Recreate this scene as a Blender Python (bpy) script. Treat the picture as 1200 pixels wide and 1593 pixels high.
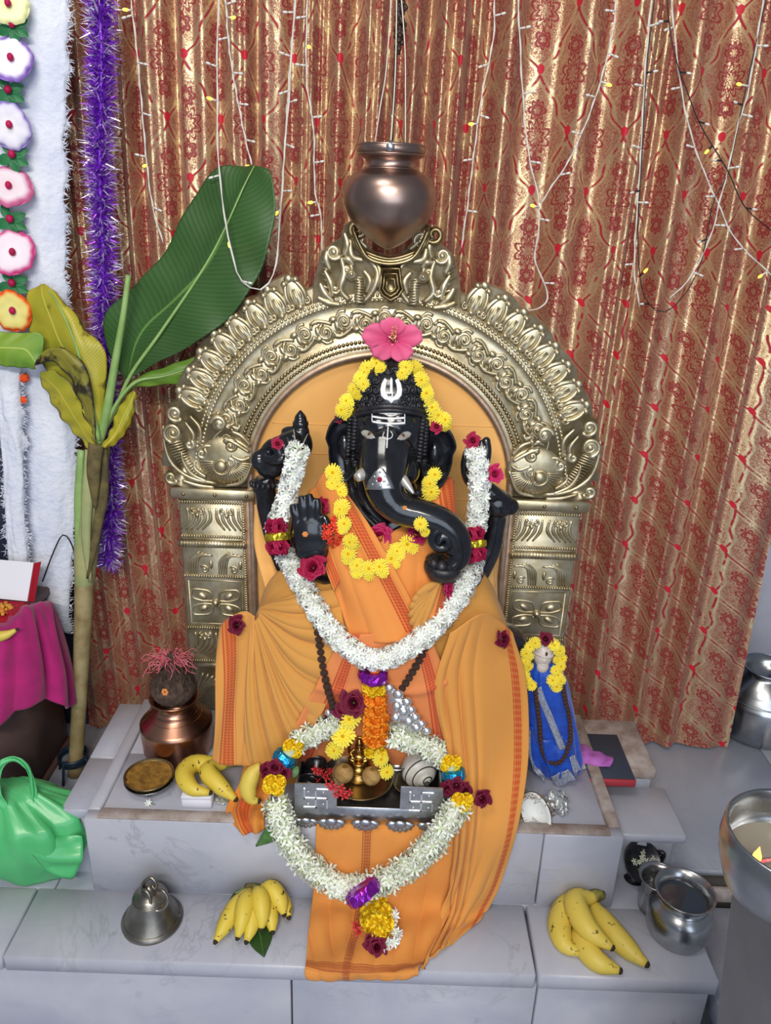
import bpy, bmesh, math, random
import numpy as np
from mathutils import Vector, Matrix, Euler, Quaternion
from mathutils.bvhtree import BVHTree

for o in list(bpy.data.objects):
    bpy.data.objects.remove(o, do_unlink=True)
SC = bpy.context.scene
COL = SC.collection
random.seed(7)
RNG = np.random.default_rng(7)
PI = math.pi

# ------------------------------------------------------------------ camera
TH, RO, FPX = math.radians(21.5), math.radians(2.0), 1200.0
CAM = np.array([0.0, -1.124, 1.257])
_f = np.array([0, math.cos(TH), -math.sin(TH)])
_r = np.array([1.0, 0, 0])
_u = np.array([0, math.sin(TH), math.cos(TH)])
CR = _r * math.cos(RO) + _u * math.sin(RO)
CU = _u * math.cos(RO) - _r * math.sin(RO)
cd = bpy.data.cameras.new('camera')
cam = bpy.data.objects.new('camera', cd)
COL.objects.link(cam)
SC.camera = cam
cd.sensor_fit = 'VERTICAL'
cd.sensor_height = 36.0
cd.lens = 36.0 * FPX / 1593.0
cd.clip_start = 0.02
cam.matrix_world = Matrix((
    (CR[0], CU[0], -_f[0], CAM[0]), (CR[1], CU[1], -_f[1], CAM[1]),
    (CR[2], CU[2], -_f[2], CAM[2]), (0, 0, 0, 1)))

# ------------------------------------------------------------------ world and lights
w = bpy.data.worlds.new('world')
SC.world = w
w.use_nodes = True
bg = w.node_tree.nodes['Background']
bg.inputs[0].default_value = (0.62, 0.68, 0.80, 1)
bg.inputs[1].default_value = 0.26


def area(name, loc, target, sx, sy, power, col):
    l = bpy.data.lights.new(name, 'AREA')
    l.shape = 'RECTANGLE'
    l.size, l.size_y, l.energy, l.color = sx, sy, power, col
    o = bpy.data.objects.new(name, l)
    COL.objects.link(o)
    o.location = loc
    d = Vector(target) - Vector(loc)
    o.rotation_euler = d.to_track_quat('-Z', 'Y').to_euler()
    return o


area('tube_lamp', (-0.15, -2.3, 2.25), (0, 0.4, 0.9), 1.3, 0.22, 58, (1.0, 0.94, 0.84))
area('ceiling_lamp', (-0.5, -1.0, 2.9), (0, 0.4, 0.7), 0.7, 0.5, 16, (1.0, 0.95, 0.88))
area('door_daylight', (0.5, -3.6, 1.0), (0, 0.3, 0.4), 2.6, 2.0, 50, (0.72, 0.84, 1.0))
SC.view_settings.view_transform = 'Standard'
SC.view_settings.look = 'None'
SC.view_settings.gamma = 1.0
SC.view_settings.use_curve_mapping = False
SC.view_settings.exposure = 0.0


# ------------------------------------------------------------------ placing helpers
def ray(x, y):
    return _f + CR * (x - 600) / FPX - CU * (y - 796.5) / FPX


def PY(x, y, Y):
    d = ray(x, y)
    return CAM + d * (Y - CAM[1]) / d[1]


def PZ(x, y, z):
    d = ray(x, y)
    return CAM + d * (z - CAM[2]) / d[2]


def ppm(p):
    """size in metres of one photo pixel at the world point p"""
    return float((np.asarray(p) - CAM) @ _f) / FPX


def PT(t):
    """(x, y, Y) or (x, y, 'z', Z)"""
    return PZ(t[0], t[1], t[3]) if len(t) == 4 else PY(*t)


def H(h):
    h = h.lstrip('#')
    c = [int(h[i:i + 2], 16) / 255 for i in (0, 2, 4)]
    return tuple(x / 12.92 if x < .04045 else ((x + .055) / 1.055) ** 2.4 for x in c)


# ------------------------------------------------------------------ mesh helpers
class MB:
    def __init__(s):
        s.v, s.f, s.uv, s.m = [], [], [], []

    def add(s, vs, fs, m=0, uv=None):
        o = len(s.v)
        s.v.extend([tuple(map(float, p)) for p in vs])
        s.f.extend([tuple(i + o for i in f) for f in fs])
        s.m.extend([m] * len(fs))
        s.uv.extend(uv if uv is not None else [(0.5, 0.5)] * len(vs))
        return s

    def merge(s, b, M=None, m=None):
        vs = b.v if M is None else [tuple(M @ Vector(p)) for p in b.v]
        o = len(s.v)
        s.v.extend(vs)
        s.f.extend([tuple(i + o for i in f) for f in b.f])
        s.m.extend(b.m if m is None else [m] * len(b.f))
        s.uv.extend(b.uv)
        return s

    def mesh(s, name, mats, smooth=True, off=(0, 0, 0)):
        me = bpy.data.meshes.new(name)
        off = np.asarray(off, float)
        me.from_pydata([tuple(np.asarray(p) - off) for p in s.v], [], s.f)
        if not isinstance(mats, (list, tuple)):
            mats = [mats]
        for m in mats:
            me.materials.append(m)
        me.polygons.foreach_set('material_index', s.m)
        if smooth:
            me.polygons.foreach_set('use_smooth', [True] * len(s.f))
        ul = me.uv_layers.new(name='UVMap')
        li = np.empty(len(me.loops), int)
        me.loops.foreach_get('vertex_index', li)
        ul.data.foreach_set('uv', np.asarray(s.uv, float)[li].ravel())
        me.update()
        return me

    def build(s, name, mats, parent=None, smooth=True, loc=None, **props):
        off = wl(parent) if parent is not None else (np.asarray(loc, float) if loc is not None else np.asarray(s.v).mean(0))
        o = bpy.data.objects.new(name, s.mesh(name, mats, smooth, off))
        COL.objects.link(o)
        if parent is not None:
            o.parent = parent
        else:
            o.location = off
        for k, v in props.items():
            o[k] = v
        return o


def wl(o):
    p = np.zeros(3)
    while o is not None:
        p += np.array(o.location)
        o = o.parent
    return p


def thing(name, label, cat, loc, group=None):
    o = bpy.data.objects.new(name, None)
    COL.objects.link(o)
    o.location = tuple(map(float, loc))
    o['label'], o['category'] = label, cat
    if group:
        o['group'] = group
    o.empty_display_size = 0.02
    return o


def tag(o, label, cat, group=None):
    o['label'], o['category'] = label, cat
    if group:
        o['group'] = group
    return o


def struct(o):
    o['kind'] = 'structure'
    return o


def basis(n, up=(0, 0, 1), spin=0.0):
    n = Vector(n).normalized()
    q = n.to_track_quat('Z', 'Y')
    return q.to_matrix().to_4x4() @ Matrix.Rotation(spin, 4, 'Z')


def inst(me, name, pos, R, s, parent, **props):
    """one more object sharing the mesh me"""
    o = bpy.data.objects.new(name, me)
    COL.objects.link(o)
    if parent is not None:
        o.parent = parent
        pos = np.asarray(pos) - wl(parent)
    S = Matrix.Diagonal((*((s, s, s) if np.isscalar(s) else s), 1))
    o.matrix_local = Matrix.Translation(Vector(tuple(map(float, pos)))) @ R @ S
    for k, v in props.items():
        o[k] = v
    return o


def hull(pts):
    bm = bmesh.new()
    for p in pts:
        bm.verts.new(tuple(map(float, p)))
    bmesh.ops.convex_hull(bm, input=bm.verts)
    for v in [v for v in bm.verts if not v.link_faces]:
        bm.verts.remove(v)
    bmesh.ops.dissolve_limit(bm, angle_limit=0.01, verts=bm.verts, edges=bm.edges)
    bm.verts.index_update()
    b = MB().add([v.co[:] for v in bm.verts], [[v.index for v in f.verts] for f in bm.faces])
    bm.free()
    return b


def box(c, s, bev=0.002, rz=0.0):
    h = np.asarray(s) / 2
    bev = min(bev, min(h) * .9)
    pts = []
    for sx in (-1, 1):
        for sy in (-1, 1):
            for sz in (-1, 1):
                q = np.array([sx, sy, sz]) * h
                for k in range(3):
                    e = np.array([sx, sy, sz]) * bev
                    e[k] = 0
                    pts.append(q - e)
    if rz:
        cz, sz = math.cos(rz), math.sin(rz)
        pts = [np.array([p[0] * cz - p[1] * sz, p[0] * sz + p[1] * cz, p[2]]) for p in pts]
    return hull([p + np.asarray(c) for p in pts])


def cat(pts, n):
    """Catmull-Rom through pts, resampled to n points by chord length"""
    P = np.asarray(pts, float)
    if len(P) == 1:
        return np.repeat(P, n, 0)
    if len(P) == 2:
        t = np.linspace(0, 1, n)[:, None]
        return P[0] * (1 - t) + P[1] * t
    E = np.vstack([2 * P[0] - P[1], P, 2 * P[-1] - P[-2]])
    out = []
    for i in range(1, len(E) - 2):
        t = np.linspace(0, 1, 17)[:-1, None]
        a, b, c, d = E[i - 1], E[i], E[i + 1], E[i + 2]
        out.append(.5 * (2 * b + (c - a) * t + (2 * a - 5 * b + 4 * c - d) * t ** 2 + (3 * b - a - 3 * c + d) * t ** 3))
    Q = np.vstack(out + [P[-1:]])
    L = np.r_[0, np.cumsum(np.linalg.norm(np.diff(Q[:, :3], axis=0), axis=1))]
    s = np.linspace(0, L[-1], n)
    return np.stack([np.interp(s, L, Q[:, k]) for k in range(Q.shape[1])], 1)


def tube(pts, r, n=8, caps=True, m=0, flat=(1, 1), ref=None):
    P = np.asarray(pts, float)
    K = len(P)
    r = np.full(K, r, float) if np.isscalar(r) else np.interp(np.linspace(0, 1, K), np.linspace(0, 1, len(r)), r)
    T = np.gradient(P, axis=0)
    T /= np.linalg.norm(T, axis=1)[:, None] + 1e-12
    a = np.array(ref, float) if ref is not None else (np.array([0, 0, 1.]) if abs(T[0][2]) < .9 else np.array([0, 1., 0]))
    nrm = a - T[0] * (a @ T[0])
    nrm /= np.linalg.norm(nrm)
    vs, uv = [], []
    for i in range(K):
        nrm = nrm - T[i] * (nrm @ T[i])
        nrm /= np.linalg.norm(nrm) + 1e-12
        bi = np.cross(T[i], nrm)
        for k in range(n):
            an = 2 * PI * k / n
            vs.append(P[i] + r[i] * (math.cos(an) * nrm * flat[0] + math.sin(an) * bi * flat[1]))
            uv.append((k / n, i / max(1, K - 1)))
    fs = [(i * n + k, i * n + (k + 1) % n, (i + 1) * n + (k + 1) % n, (i + 1) * n + k) for i in range(K - 1) for k in range(n)]
    if caps:
        fs += [tuple(range(n))[::-1], tuple((K - 1) * n + k for k in range(n))]
    return MB().add(vs, fs, m, uv)


def lathe(prof, n=32, c=(0, 0, 0), M=None, m=0, cap=True):
    vs, uv = [], []
    K = len(prof)
    for i, (r, z) in enumerate(prof):
        for k in range(n):
            a = 2 * PI * k / n
            vs.append((r * math.cos(a), r * math.sin(a), z))
            uv.append((k / n, i / (K - 1)))
    fs = [(i * n + k, i * n + (k + 1) % n, (i + 1) * n + (k + 1) % n, (i + 1) * n + k) for i in range(K - 1) for k in range(n)]
    if cap:
        fs += [tuple(range(n))[::-1], tuple((K - 1) * n + k for k in range(n))]
    if M is not None:
        vs = [M @ Vector(v) for v in vs]
    c = np.asarray(c)
    return MB().add([np.asarray(v) + c for v in vs], fs, m, uv)


def sprof(pts, n=40):
    """smooth lathe profile"""
    return [tuple(p) for p in cat([(a, b, 0) for a, b in pts], n)[:, :2]]


def ell(c, r, M=None, nu=16, nv=10, m=0):
    r = (r, r, r) if np.isscalar(r) else r
    vs = [(0, 0, -1)]
    for j in range(1, nv):
        b = -PI / 2 + PI * j / nv
        for k in range(nu):
            a = 2 * PI * k / nu
            vs.append((math.cos(b) * math.cos(a), math.cos(b) * math.sin(a), math.sin(b)))
    vs.append((0, 0, 1))
    fs = [(0, 1 + (k + 1) % nu, 1 + k) for k in range(nu)]
    for j in range(nv - 2):
        o = 1 + j * nu
        fs += [(o + k, o + (k + 1) % nu, o + nu + (k + 1) % nu, o + nu + k) for k in range(nu)]
    o = 1 + (nv - 2) * nu
    fs += [(o + k, o + (k + 1) % nu, len(vs) - 1) for k in range(nu)]
    vs = [Vector((x * r[0], y * r[1], z * r[2])) for x, y, z in vs]
    if M is not None:
        vs = [M.to_3x3() @ v for v in vs]
    c = np.asarray(c)
    return MB().add([np.asarray(v) + c for v in vs], fs, m)


def sheet(cols, nu, nv, disp=None, m=0, vdir=None):
    """surface through columns of points (each top to bottom); disp(u, v) moves it along its normal (towards the viewer side)"""
    C = np.array([cat(c, nv) for c in cols])
    G = np.array([cat(C[:, j], nu) for j in range(nv)])          # nv, nu, 3
    if disp is not None:
        du, dv = np.gradient(G, axis=1), np.gradient(G, axis=0)
        N = np.cross(du, dv)
        N /= np.linalg.norm(N, axis=2)[..., None] + 1e-12
        d = CAM - G
        N *= np.sign((N * d).sum(2))[..., None]
        uu, vv = np.meshgrid(np.linspace(0, 1, nu), np.linspace(0, 1, nv))
        G = G + N * disp(uu, vv)[..., None]
    vs = G.reshape(-1, 3)
    uv = [(i / (nu - 1), j / (nv - 1)) for j in range(nv) for i in range(nu)]
    fs = [(j * nu + i, j * nu + i + 1, (j + 1) * nu + i + 1, (j + 1) * nu + i) for j in range(nv - 1) for i in range(nu - 1)]
    return MB().add(vs, fs, m, uv)


def solid(o, t, off=-1):
    md = o.modifiers.new('solid', 'SOLIDIFY')
    md.thickness, md.offset = t, off
    return o


def outline(poly, y0, y1, bev=0.0, m=0):
    """a plate cut to the polygon poly (x, z), front at y0, back at y1"""
    n = len(poly)
    P = np.asarray(poly)
    c = P.mean(0)
    ins = c + (P - c) * (1 - bev)
    vs = [(x, y0, z) for x, z in ins] + [(x, y0 + (y1 - y0) * .35, z) for x, z in P] + [(x, y1, z) for x, z in P]
    fs = [tuple(range(n)), tuple(range(2 * n, 3 * n))[::-1]]
    for k in range(2):
        fs += [(k * n + i, k * n + (i + 1) % n, (k + 1) * n + (i + 1) % n, (k + 1) * n + i) for i in range(n)]
    return MB().add(vs, fs, m)


def spiral(cx, cz, r, a0, turns, n=22, grow=0.12):
    """volute running from its eye outwards, ending at radius r and angle a0"""
    t = np.linspace(0, 1, n)
    a = a0 - turns * 2 * PI * (1 - t)
    rr = r * (grow + (1 - grow) * t)
    return [(cx + q * math.cos(b), cz + q * math.sin(b)) for q, b in zip(rr, a)]


SURF = []


def reg(b):
    SURF.append(BVHTree.FromPolygons([Vector(v) for v in b.v], b.f))


def hit(px, py, default=0.2):
    d = ray(px, py)
    best = None
    for t in SURF:
        h = t.ray_cast(Vector(CAM), Vector(d))
        if h[0] is not None and (best is None or h[3] < best[2]):
            best = (np.array(h[0]), np.array(h[1]), h[3])
    if best is None:
        return PY(px, py, default), np.array([0, -1., 0])
    n = best[1] / np.linalg.norm(best[1])
    if n @ d > 0:
        n = -n
    return best[0], n


def on(px, py, off=0.0, default=0.2):
    p, n = hit(px, py, default)
    d = ray(px, py)
    return p - d / np.linalg.norm(d) * off


# ------------------------------------------------------------------ materials
class NT:
    def __init__(s, name):
        s.mat = bpy.data.materials.new(name)
        s.mat.use_nodes = True
        s.t = s.mat.node_tree
        s.b = s.t.nodes['Principled BSDF']

    def n(s, typ, **kw):
        nd = s.t.nodes.new(typ)
        for k, v in kw.items():
            if k.startswith('i_'):
                nd.inputs[k[2:].replace('_', ' ')].default_value = v
            else:
                setattr(nd, k, v)
        return nd

    def l(s, a, b):
        s.t.links.new(a, b)

    def m(s, op, a, b=None, c=None, clamp=False):
        nd = s.t.nodes.new('ShaderNodeMath')
        nd.operation = op
        nd.use_clamp = clamp
        for i, x in enumerate((a, b, c)):
            if x is None:
                continue
            if isinstance(x, (int, float)):
                nd.inputs[i].default_value = x
            else:
                s.l(x, nd.inputs[i])
        return nd.outputs[0]

    def mix(s, f, a, b):
        nd = s.t.nodes.new('ShaderNodeMix')
        nd.data_type = 'RGBA'
        for k, x in ((0, f), (6, a), (7, b)):
            if isinstance(x, (int, float)):
                nd.inputs[k].default_value = x
            elif isinstance(x, tuple):
                nd.inputs[k].default_value = (*x[:3], 1)
            else:
                s.l(x, nd.inputs[k])
        return nd.outputs[2]

    def noise(s, vec, scale, detail=3, rough=.55, dist=0):
        nd = s.n('ShaderNodeTexNoise')
        nd.inputs['Scale'].default_value = scale
        nd.inputs['Detail'].default_value = detail
        nd.inputs['Roughness'].default_value = rough
        nd.inputs['Distortion'].default_value = dist
        if vec is not None:
            s.l(vec, nd.inputs['Vector'])
        return nd.outputs['Fac']

    def coord(s, which='Object'):
        if which == 'World':
            return s.n('ShaderNodeNewGeometry').outputs['Position']
        return s.n('ShaderNodeTexCoord').outputs[which]

    def ramp(s, f, lo, hi):
        nd = s.n('ShaderNodeMapRange')
        nd.inputs[1].default_value, nd.inputs[2].default_value = lo, hi
        s.l(f, nd.inputs[0])
        return nd.outputs[0]

    def bump(s, h, st, dist=.001):
        nd = s.n('ShaderNodeBump')
        nd.inputs['Strength'].default_value = st
        nd.inputs['Distance'].default_value = dist
        s.l(h, nd.inputs['Height'])
        s.l(nd.outputs[0], s.b.inputs['Normal'])

    def set(s, **kw):
        for k, v in kw.items():
            k = k.replace('_', ' ')
            i = s.b.inputs[k]
            if isinstance(v, (int, float)):
                i.default_value = v
            elif isinstance(v, tuple):
                i.default_value = (*v[:3], 1) if i.type == 'RGBA' else v
            else:
                s.l(v, i)
        return s.mat


def mat(name, col, rough=.5, metal=0.0, col2=None, scale=40, bump=0.0, bscale=120, bd=.001, coat=0.0, sheen=0.0, spec=.5, sub=0.0, perobj=0.0, lo=.35, hi=.65, rvar=0.0):
    t = NT(name)
    c = H(col) if isinstance(col, str) else col
    v = t.coord('World' if False else 'Object')
    if col2 is not None:
        c2 = H(col2) if isinstance(col2, str) else col2
        base = t.mix(t.ramp(t.noise(v, scale, 4), lo, hi), c, c2)
    else:
        base = c
    if perobj:
        oi = t.n('ShaderNodeObjectInfo').outputs['Random']
        hs = t.n('ShaderNodeHueSaturation')
        t.l(t.m('MULTIPLY_ADD', oi, perobj, 1 - perobj / 2), hs.inputs['Value'])
        if isinstance(base, tuple):
            hs.inputs['Color'].default_value = (*base, 1)
        else:
            t.l(base, hs.inputs['Color'])
        base = hs.outputs[0]
    t.set(Base_Color=base, Metallic=metal, Roughness=rough, Coat_Weight=coat, Sheen_Weight=sheen, Specular_IOR_Level=spec)
    if rvar:
        t.set(Roughness=t.m('MULTIPLY_ADD', t.noise(v, scale * .7, 4), rvar, rough - rvar / 2, True))
    if sub:
        t.set(Subsurface_Weight=sub)
        t.b.inputs['Subsurface Scale'].default_value = .004
        t.b.inputs['Subsurface Radius'].default_value = (1, .8, .6)
    if bump:
        t.bump(t.noise(v, bscale, 3), bump, bd)
    return t.mat


def marble_mat(name, base, vein, stain=.25):
    t = NT(name)
    p = t.coord('World')
    oi = t.n('ShaderNodeObjectInfo').outputs['Random']
    cb = t.n('ShaderNodeCombineXYZ')
    for i in range(3):
        t.l(t.m('MULTIPLY', oi, 7.0 + i), cb.inputs[i])
    va = t.n('ShaderNodeVectorMath')
    t.l(p, va.inputs[0]); t.l(cb.outputs[0], va.inputs[1])
    v = va.outputs[0]
    cloud = t.ramp(t.noise(v, 5, 5, .6, .6), .35, .7)
    ln = t.noise(v, 4.2, 6, .62, 1.6)
    vn = t.m('SUBTRACT', 1, t.ramp(t.m('ABSOLUTE', t.m('SUBTRACT', ln, .5)), 0, .022), clamp=True)
    vn = t.m('MULTIPLY', vn, t.ramp(t.noise(v, 3, 2), .5, .72), clamp=True)
    sp = t.ramp(t.noise(v, 22, 4, .6), .68, .80)
    c = t.mix(t.m('MULTIPLY', cloud, .65), H(base), H(vein))
    c = t.mix(t.m('MULTIPLY', vn, .30), c, H('#5b6069'))
    c = t.mix(t.m('MULTIPLY', sp, stain), c, H('#4e4a46'))
    t.set(Base_Color=c, Roughness=t.m('MULTIPLY_ADD', t.noise(v, 14, 4), .25, .22), Specular_IOR_Level=.45)
    t.bump(t.noise(v, 60, 3), .04, .001)
    return t.mat


def cloth_mat(name, col, col2, stripes=(), red='#b5301f', weave=900, warm=None):
    """woven cloth, (axis, centre, half width) bands of thin red lines along its borders"""
    t = NT(name)
    uv = t.n('ShaderNodeSeparateXYZ')
    t.l(t.n('ShaderNodeUVMap').outputs[0], uv.inputs[0])
    o = t.coord('Object')
    base = t.mix(t.ramp(t.noise(o, 7, 3), .3, .7), H(col), H(col2))
    for ax, c, hw in stripes:
        a, b = (uv.outputs[0], uv.outputs[1]) if ax == 'u' else (uv.outputs[1], uv.outputs[0])
        d = t.m('DIVIDE', t.m('SUBTRACT', a, c), hw)
        inside = t.m('LESS_THAN', t.m('ABSOLUTE', d), 1)
        core = t.m('LESS_THAN', t.m('ABSOLUTE', d), .62)
        fine = t.m('GREATER_THAN', t.m('SINE', t.m('MULTIPLY', d, 13.0)), -.1)
        lines = t.m('MAXIMUM', t.m('MULTIPLY', fine, .85), t.m('MULTIPLY', core, .62))
        dash = t.m('MULTIPLY_ADD', t.m('GREATER_THAN', t.m('SINE', t.m('MULTIPLY', b, 330)), .2), -.3, 1)
        base = t.mix(t.m('MULTIPLY', t.m('MULTIPLY', inside, lines), dash), base, H(red))
    t.set(Base_Color=base, Roughness=.82, Sheen_Weight=.12, Specular_IOR_Level=.2)
    t.bump(t.noise(o, weave, 2), .10, .0006)
    return t.mat


def brocade_mat():
    """red satin with a woven gold ogee lattice; u, v in metres"""
    t = NT('brocade')
    uv = t.n('ShaderNodeUVMap').outputs[0]
    sp = t.n('ShaderNodeSeparateXYZ')
    t.l(uv, sp.inputs[0])
    U, V = t.m('DIVIDE', sp.outputs[0], .150), t.m('DIVIDE', sp.outputs[1], .215)
    fr = lambda x: t.m('FRACT', x)
    # curled ogee outlines: a bulging S between the drops
    w2 = t.m('ADD', t.m('MULTIPLY', t.m('COSINE', t.m('MULTIPLY', V, 2 * PI)), .20),
             t.m('ADD', t.m('MULTIPLY', t.m('COSINE', t.m('MULTIPLY', V, 6 * PI)), .045), t.m('MULTIPLY', t.m('SINE', t.m('MULTIPLY', V, 10 * PI)), .012)))

    def dist(off, sg):
        x = t.m('MULTIPLY_ADD', w2, sg, t.m('ADD', U, off))
        return t.m('ABSOLUTE', t.m('SUBTRACT', fr(x), .5))
    d = t.m('MINIMUM', dist(.25, -1), dist(.75, 1))
    line = t.m('MULTIPLY', t.m('SUBTRACT', 1, t.ramp(d, .010, .030), clamp=True), t.ramp(t.noise(uv, 45, 2), .36, .52))
    gline = t.m('SUBTRACT', 1, t.ramp(t.m('ABSOLUTE', t.m('SUBTRACT', d, .055)), .010, .02), clamp=True)
    gfill = t.m('LESS_THAN', d, .055)
    dots, tear = None, None
    for ou, ov in ((0.5, .5), (0, 0)):
        a = t.m('SUBTRACT', fr(t.m('ADD', U, ou)), .5)
        b = t.m('SUBTRACT', fr(t.m('ADD', V, ov)), .5)
        rr = t.m('SQRT', t.m('ADD', t.m('POWER', a, 2), t.m('POWER', t.m('MULTIPLY', t.m('ADD', b, .46), 1.3), 2)))
        dd = t.m('LESS_THAN', rr, t.m('MULTIPLY_ADD', t.m('ADD', b, .46), .35, .048))
        dots = dd if dots is None else t.m('MAXIMUM', dots, dd)
        # paired curls and a many petalled flower inside each cell
        g = None
        for bx, by, r0, n_ in ((0, .0, .17, 5), (.0, .22, .10, 4), (0, -.22, .09, 3)):
            r2 = t.m('SQRT', t.m('ADD', t.m('POWER', t.m('SUBTRACT', t.m('ABSOLUTE', a), bx), 2), t.m('POWER', t.m('MULTIPLY', t.m('SUBTRACT', b, by), 1.43), 2)))
            an = t.m('ARCTAN2', a, t.m('SUBTRACT', b, by))
            pet = t.m('MULTIPLY_ADD', t.m('ABSOLUTE', t.m('COSINE', t.m('MULTIPLY', an, n_))), r0 * .45, r0 * .7)
            for q_ in (1.0, .58):
                k_ = t.m('SUBTRACT', 1, t.ramp(t.m('ABSOLUTE', t.m('SUBTRACT', r2, t.m('MULTIPLY', pet, q_))), .010, .022), clamp=True)
                g = k_ if g is None else t.m('MAXIMUM', g, k_)
        tear = g if tear is None else t.m('MAXIMUM', tear, g)
    red = t.m('MAXIMUM', line, dots)
    fine = t.noise(uv, 170, 3, .7, 1.5)
    grain = t.ramp(t.noise(uv, 1100, 2, .8), .36, .56)
    leafy = t.ramp(t.m('ABSOLUTE', t.m('SUBTRACT', fine, .5)), .02, .05)
    gold = t.m('MAXIMUM', t.m('MULTIPLY', leafy, .80), t.m('MAXIMUM', gline, t.m('MULTIPLY', gfill, .85)), clamp=True)
    gold = t.m('SUBTRACT', gold, t.m('MULTIPLY', tear, .75), clamp=True)
    gold = t.m('MULTIPLY', gold, t.m('SUBTRACT', 1, t.m('MULTIPLY', red, .9)), clamp=True)
    gold = t.m('MULTIPLY', gold, t.m('MULTIPLY_ADD', grain, .84, .02), clamp=True)
    gold = t.m('MULTIPLY', t.ramp(gold, .18, .54), t.m('MULTIPLY_ADD', t.ramp(t.noise(uv, 420, 3, .8), .44, .54), .52, .48))
    c = t.mix(t.m('MULTIPLY', red, .85), H('#8a2d2a'), H('#9c0f28'))
    c = t.mix(t.m('MULTIPLY', dots, .9), c, H('#c0152c'))
    c = t.mix(gold, c, H('#e9e0b0'))
    t.set(Base_Color=c, Metallic=t.m('MULTIPLY', gold, .97), Roughness=t.m('MULTIPLY_ADD', gold, -.34, .56),
          Specular_IOR_Level=.4, Sheen_Weight=.08)
    bh = t.m('ADD', t.noise(uv, 600, 3, .7), t.m('MULTIPLY', gold, .5))
    t.bump(bh, .27, .0008)
    return t.mat


def radial_mat(name, stops, rough=.7, sub=.1):
    """petals coloured along v from the base (0) to the edge (1)"""
    t = NT(name)
    sp = t.n('ShaderNodeSeparateXYZ')
    t.l(t.n('ShaderNodeUVMap').outputs[0], sp.inputs[0])
    r = t.n('ShaderNodeValToRGB')
    e = r.color_ramp.elements
    while len(e) < len(stops):
        e.new(.5)
    for k, (p, c) in zip(e, stops):
        k.position = p
        k.color = (*H(c), 1)
    t.l(sp.outputs[1], r.inputs[0])
    oi = t.n('ShaderNodeObjectInfo').outputs['Random']
    hs = t.n('ShaderNodeHueSaturation')
    t.l(t.m('MULTIPLY_ADD', oi, .22, .89), hs.inputs['Value'])
    t.l(r.outputs[0], hs.inputs['Color'])
    t.set(Base_Color=hs.outputs[0], Roughness=rough, Specular_IOR_Level=.25, Subsurface_Weight=sub)
    t.b.inputs['Subsurface Scale'].default_value = .003
    return t.mat


def leaf_mat(name, c1, c2, edge, dry=None, drylo=.55, veins=90):
    t = NT(name)
    sp = t.n('ShaderNodeSeparateXYZ')
    t.l(t.n('ShaderNodeUVMap').outputs[0], sp.inputs[0])
    u, v = sp.outputs[0], sp.outputs[1]
    uc = t.m('ABSOLUTE', t.m('SUBTRACT', u, .5))
    vein = t.m('SINE', t.m('MULTIPLY', t.m('SUBTRACT', v, t.m('MULTIPLY', uc, .28)), veins * 2 * PI))
    o = t.coord('Object')
    big = t.ramp(t.noise(o, 9, 3), .35, .68)
    c = t.mix(big, H(c1), H(c2))
    c = t.mix(t.m('MULTIPLY', t.ramp(vein, -.2, 1), .12), c, H(edge))
    c = t.mix(t.m('SUBTRACT', 1, t.ramp(uc, .006, .022), clamp=True), c, H(edge))
    if dry:
        k = t.m('ADD', t.m('MULTIPLY', t.m('POWER', t.m('MULTIPLY', uc, 2), 6), .25), t.noise(o, 28, 4, .6))
        c = t.mix(t.ramp(k, drylo, drylo + .14), c, H(dry))
    t.set(Base_Color=c, Roughness=.42, Specular_IOR_Level=.45)
    t.bump(vein, .12, .001)
    return t.mat


M = {}
M['floor'] = marble_mat('floor_marble', '#a3a7b3', '#8a91a2', .4)
M['marble'] = marble_mat('plinth_marble', '#b9b9c3', '#9a9fb2', .45)
M['marble_old'] = mat('stained_marble', '#8f7d73', .55, col2='#b5aaa6', scale=30, bump=.2)
M['grout'] = mat('grout', '#4a4641', .9)
M['wall'] = mat('wall_paint', '#7c8aa8', .7, col2='#6c7a9a', scale=5)
M['navy'] = mat('navy_frame', '#232b40', .5, col2='#2e3146', scale=20)
M['brocade'] = brocade_mat()
M['brass'] = mat('brass_sheet', '#d3c9ae', .42, .93, col2='#b3a480', scale=34, bump=.18, bscale=160, rvar=.14)
M['brass_lit'] = mat('brass_backing', '#d3c9ae', .55, .85, col2='#b3a480', scale=34, bump=.3, bscale=120)
M['brass_dark'] = mat('brass_old', '#b3a079', .33, .95, col2='#8a7853', scale=40, bump=.15, bscale=150, rvar=.16)
M['brass_pale'] = mat('brass_rim', '#d0b49c', .42, .75, col2='#b99a80', scale=60, bump=.2)
M['brass_idol'] = mat('brass_polished', '#c9a25e', .28, 1, col2='#a07f45', scale=60)
M['copper'] = mat('copper', '#b98a72', .3, 1, col2='#a06f5a', scale=14, bump=.04, bscale=40, rvar=.15)
M['copper_dark'] = mat('copper_aged', '#b39a90', .33, 1, col2='#9d857b', scale=12, rvar=.12, bump=.03, bscale=30)
M['steel'] = mat('steel', '#b9bbbd', .28, 1, col2='#a5a7aa', scale=20, rvar=.16, bump=.04, bscale=40)
M['steel_dark'] = mat('steel_sooty', '#55545a', .35, .9, col2='#34343a', scale=30)
M['bell'] = mat('bell_metal', '#a19c93', .36, 1, col2='#7d776e', scale=26, rvar=.2, bump=.05, bscale=60)
M['silver'] = mat('silver_sheet', '#c3c4c8', .34, .95, col2='#a8a9af', scale=50, rvar=.14, bump=.06)
M['silver_bright'] = mat('silver_bright', '#e9e9ec', .25, .9, bump=.3, bscale=90)
M['stone'] = mat('black_stone', '#121317', .2, col2='#1d1f26', scale=30, coat=.35, bump=.10, bscale=90, spec=.55)
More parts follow.
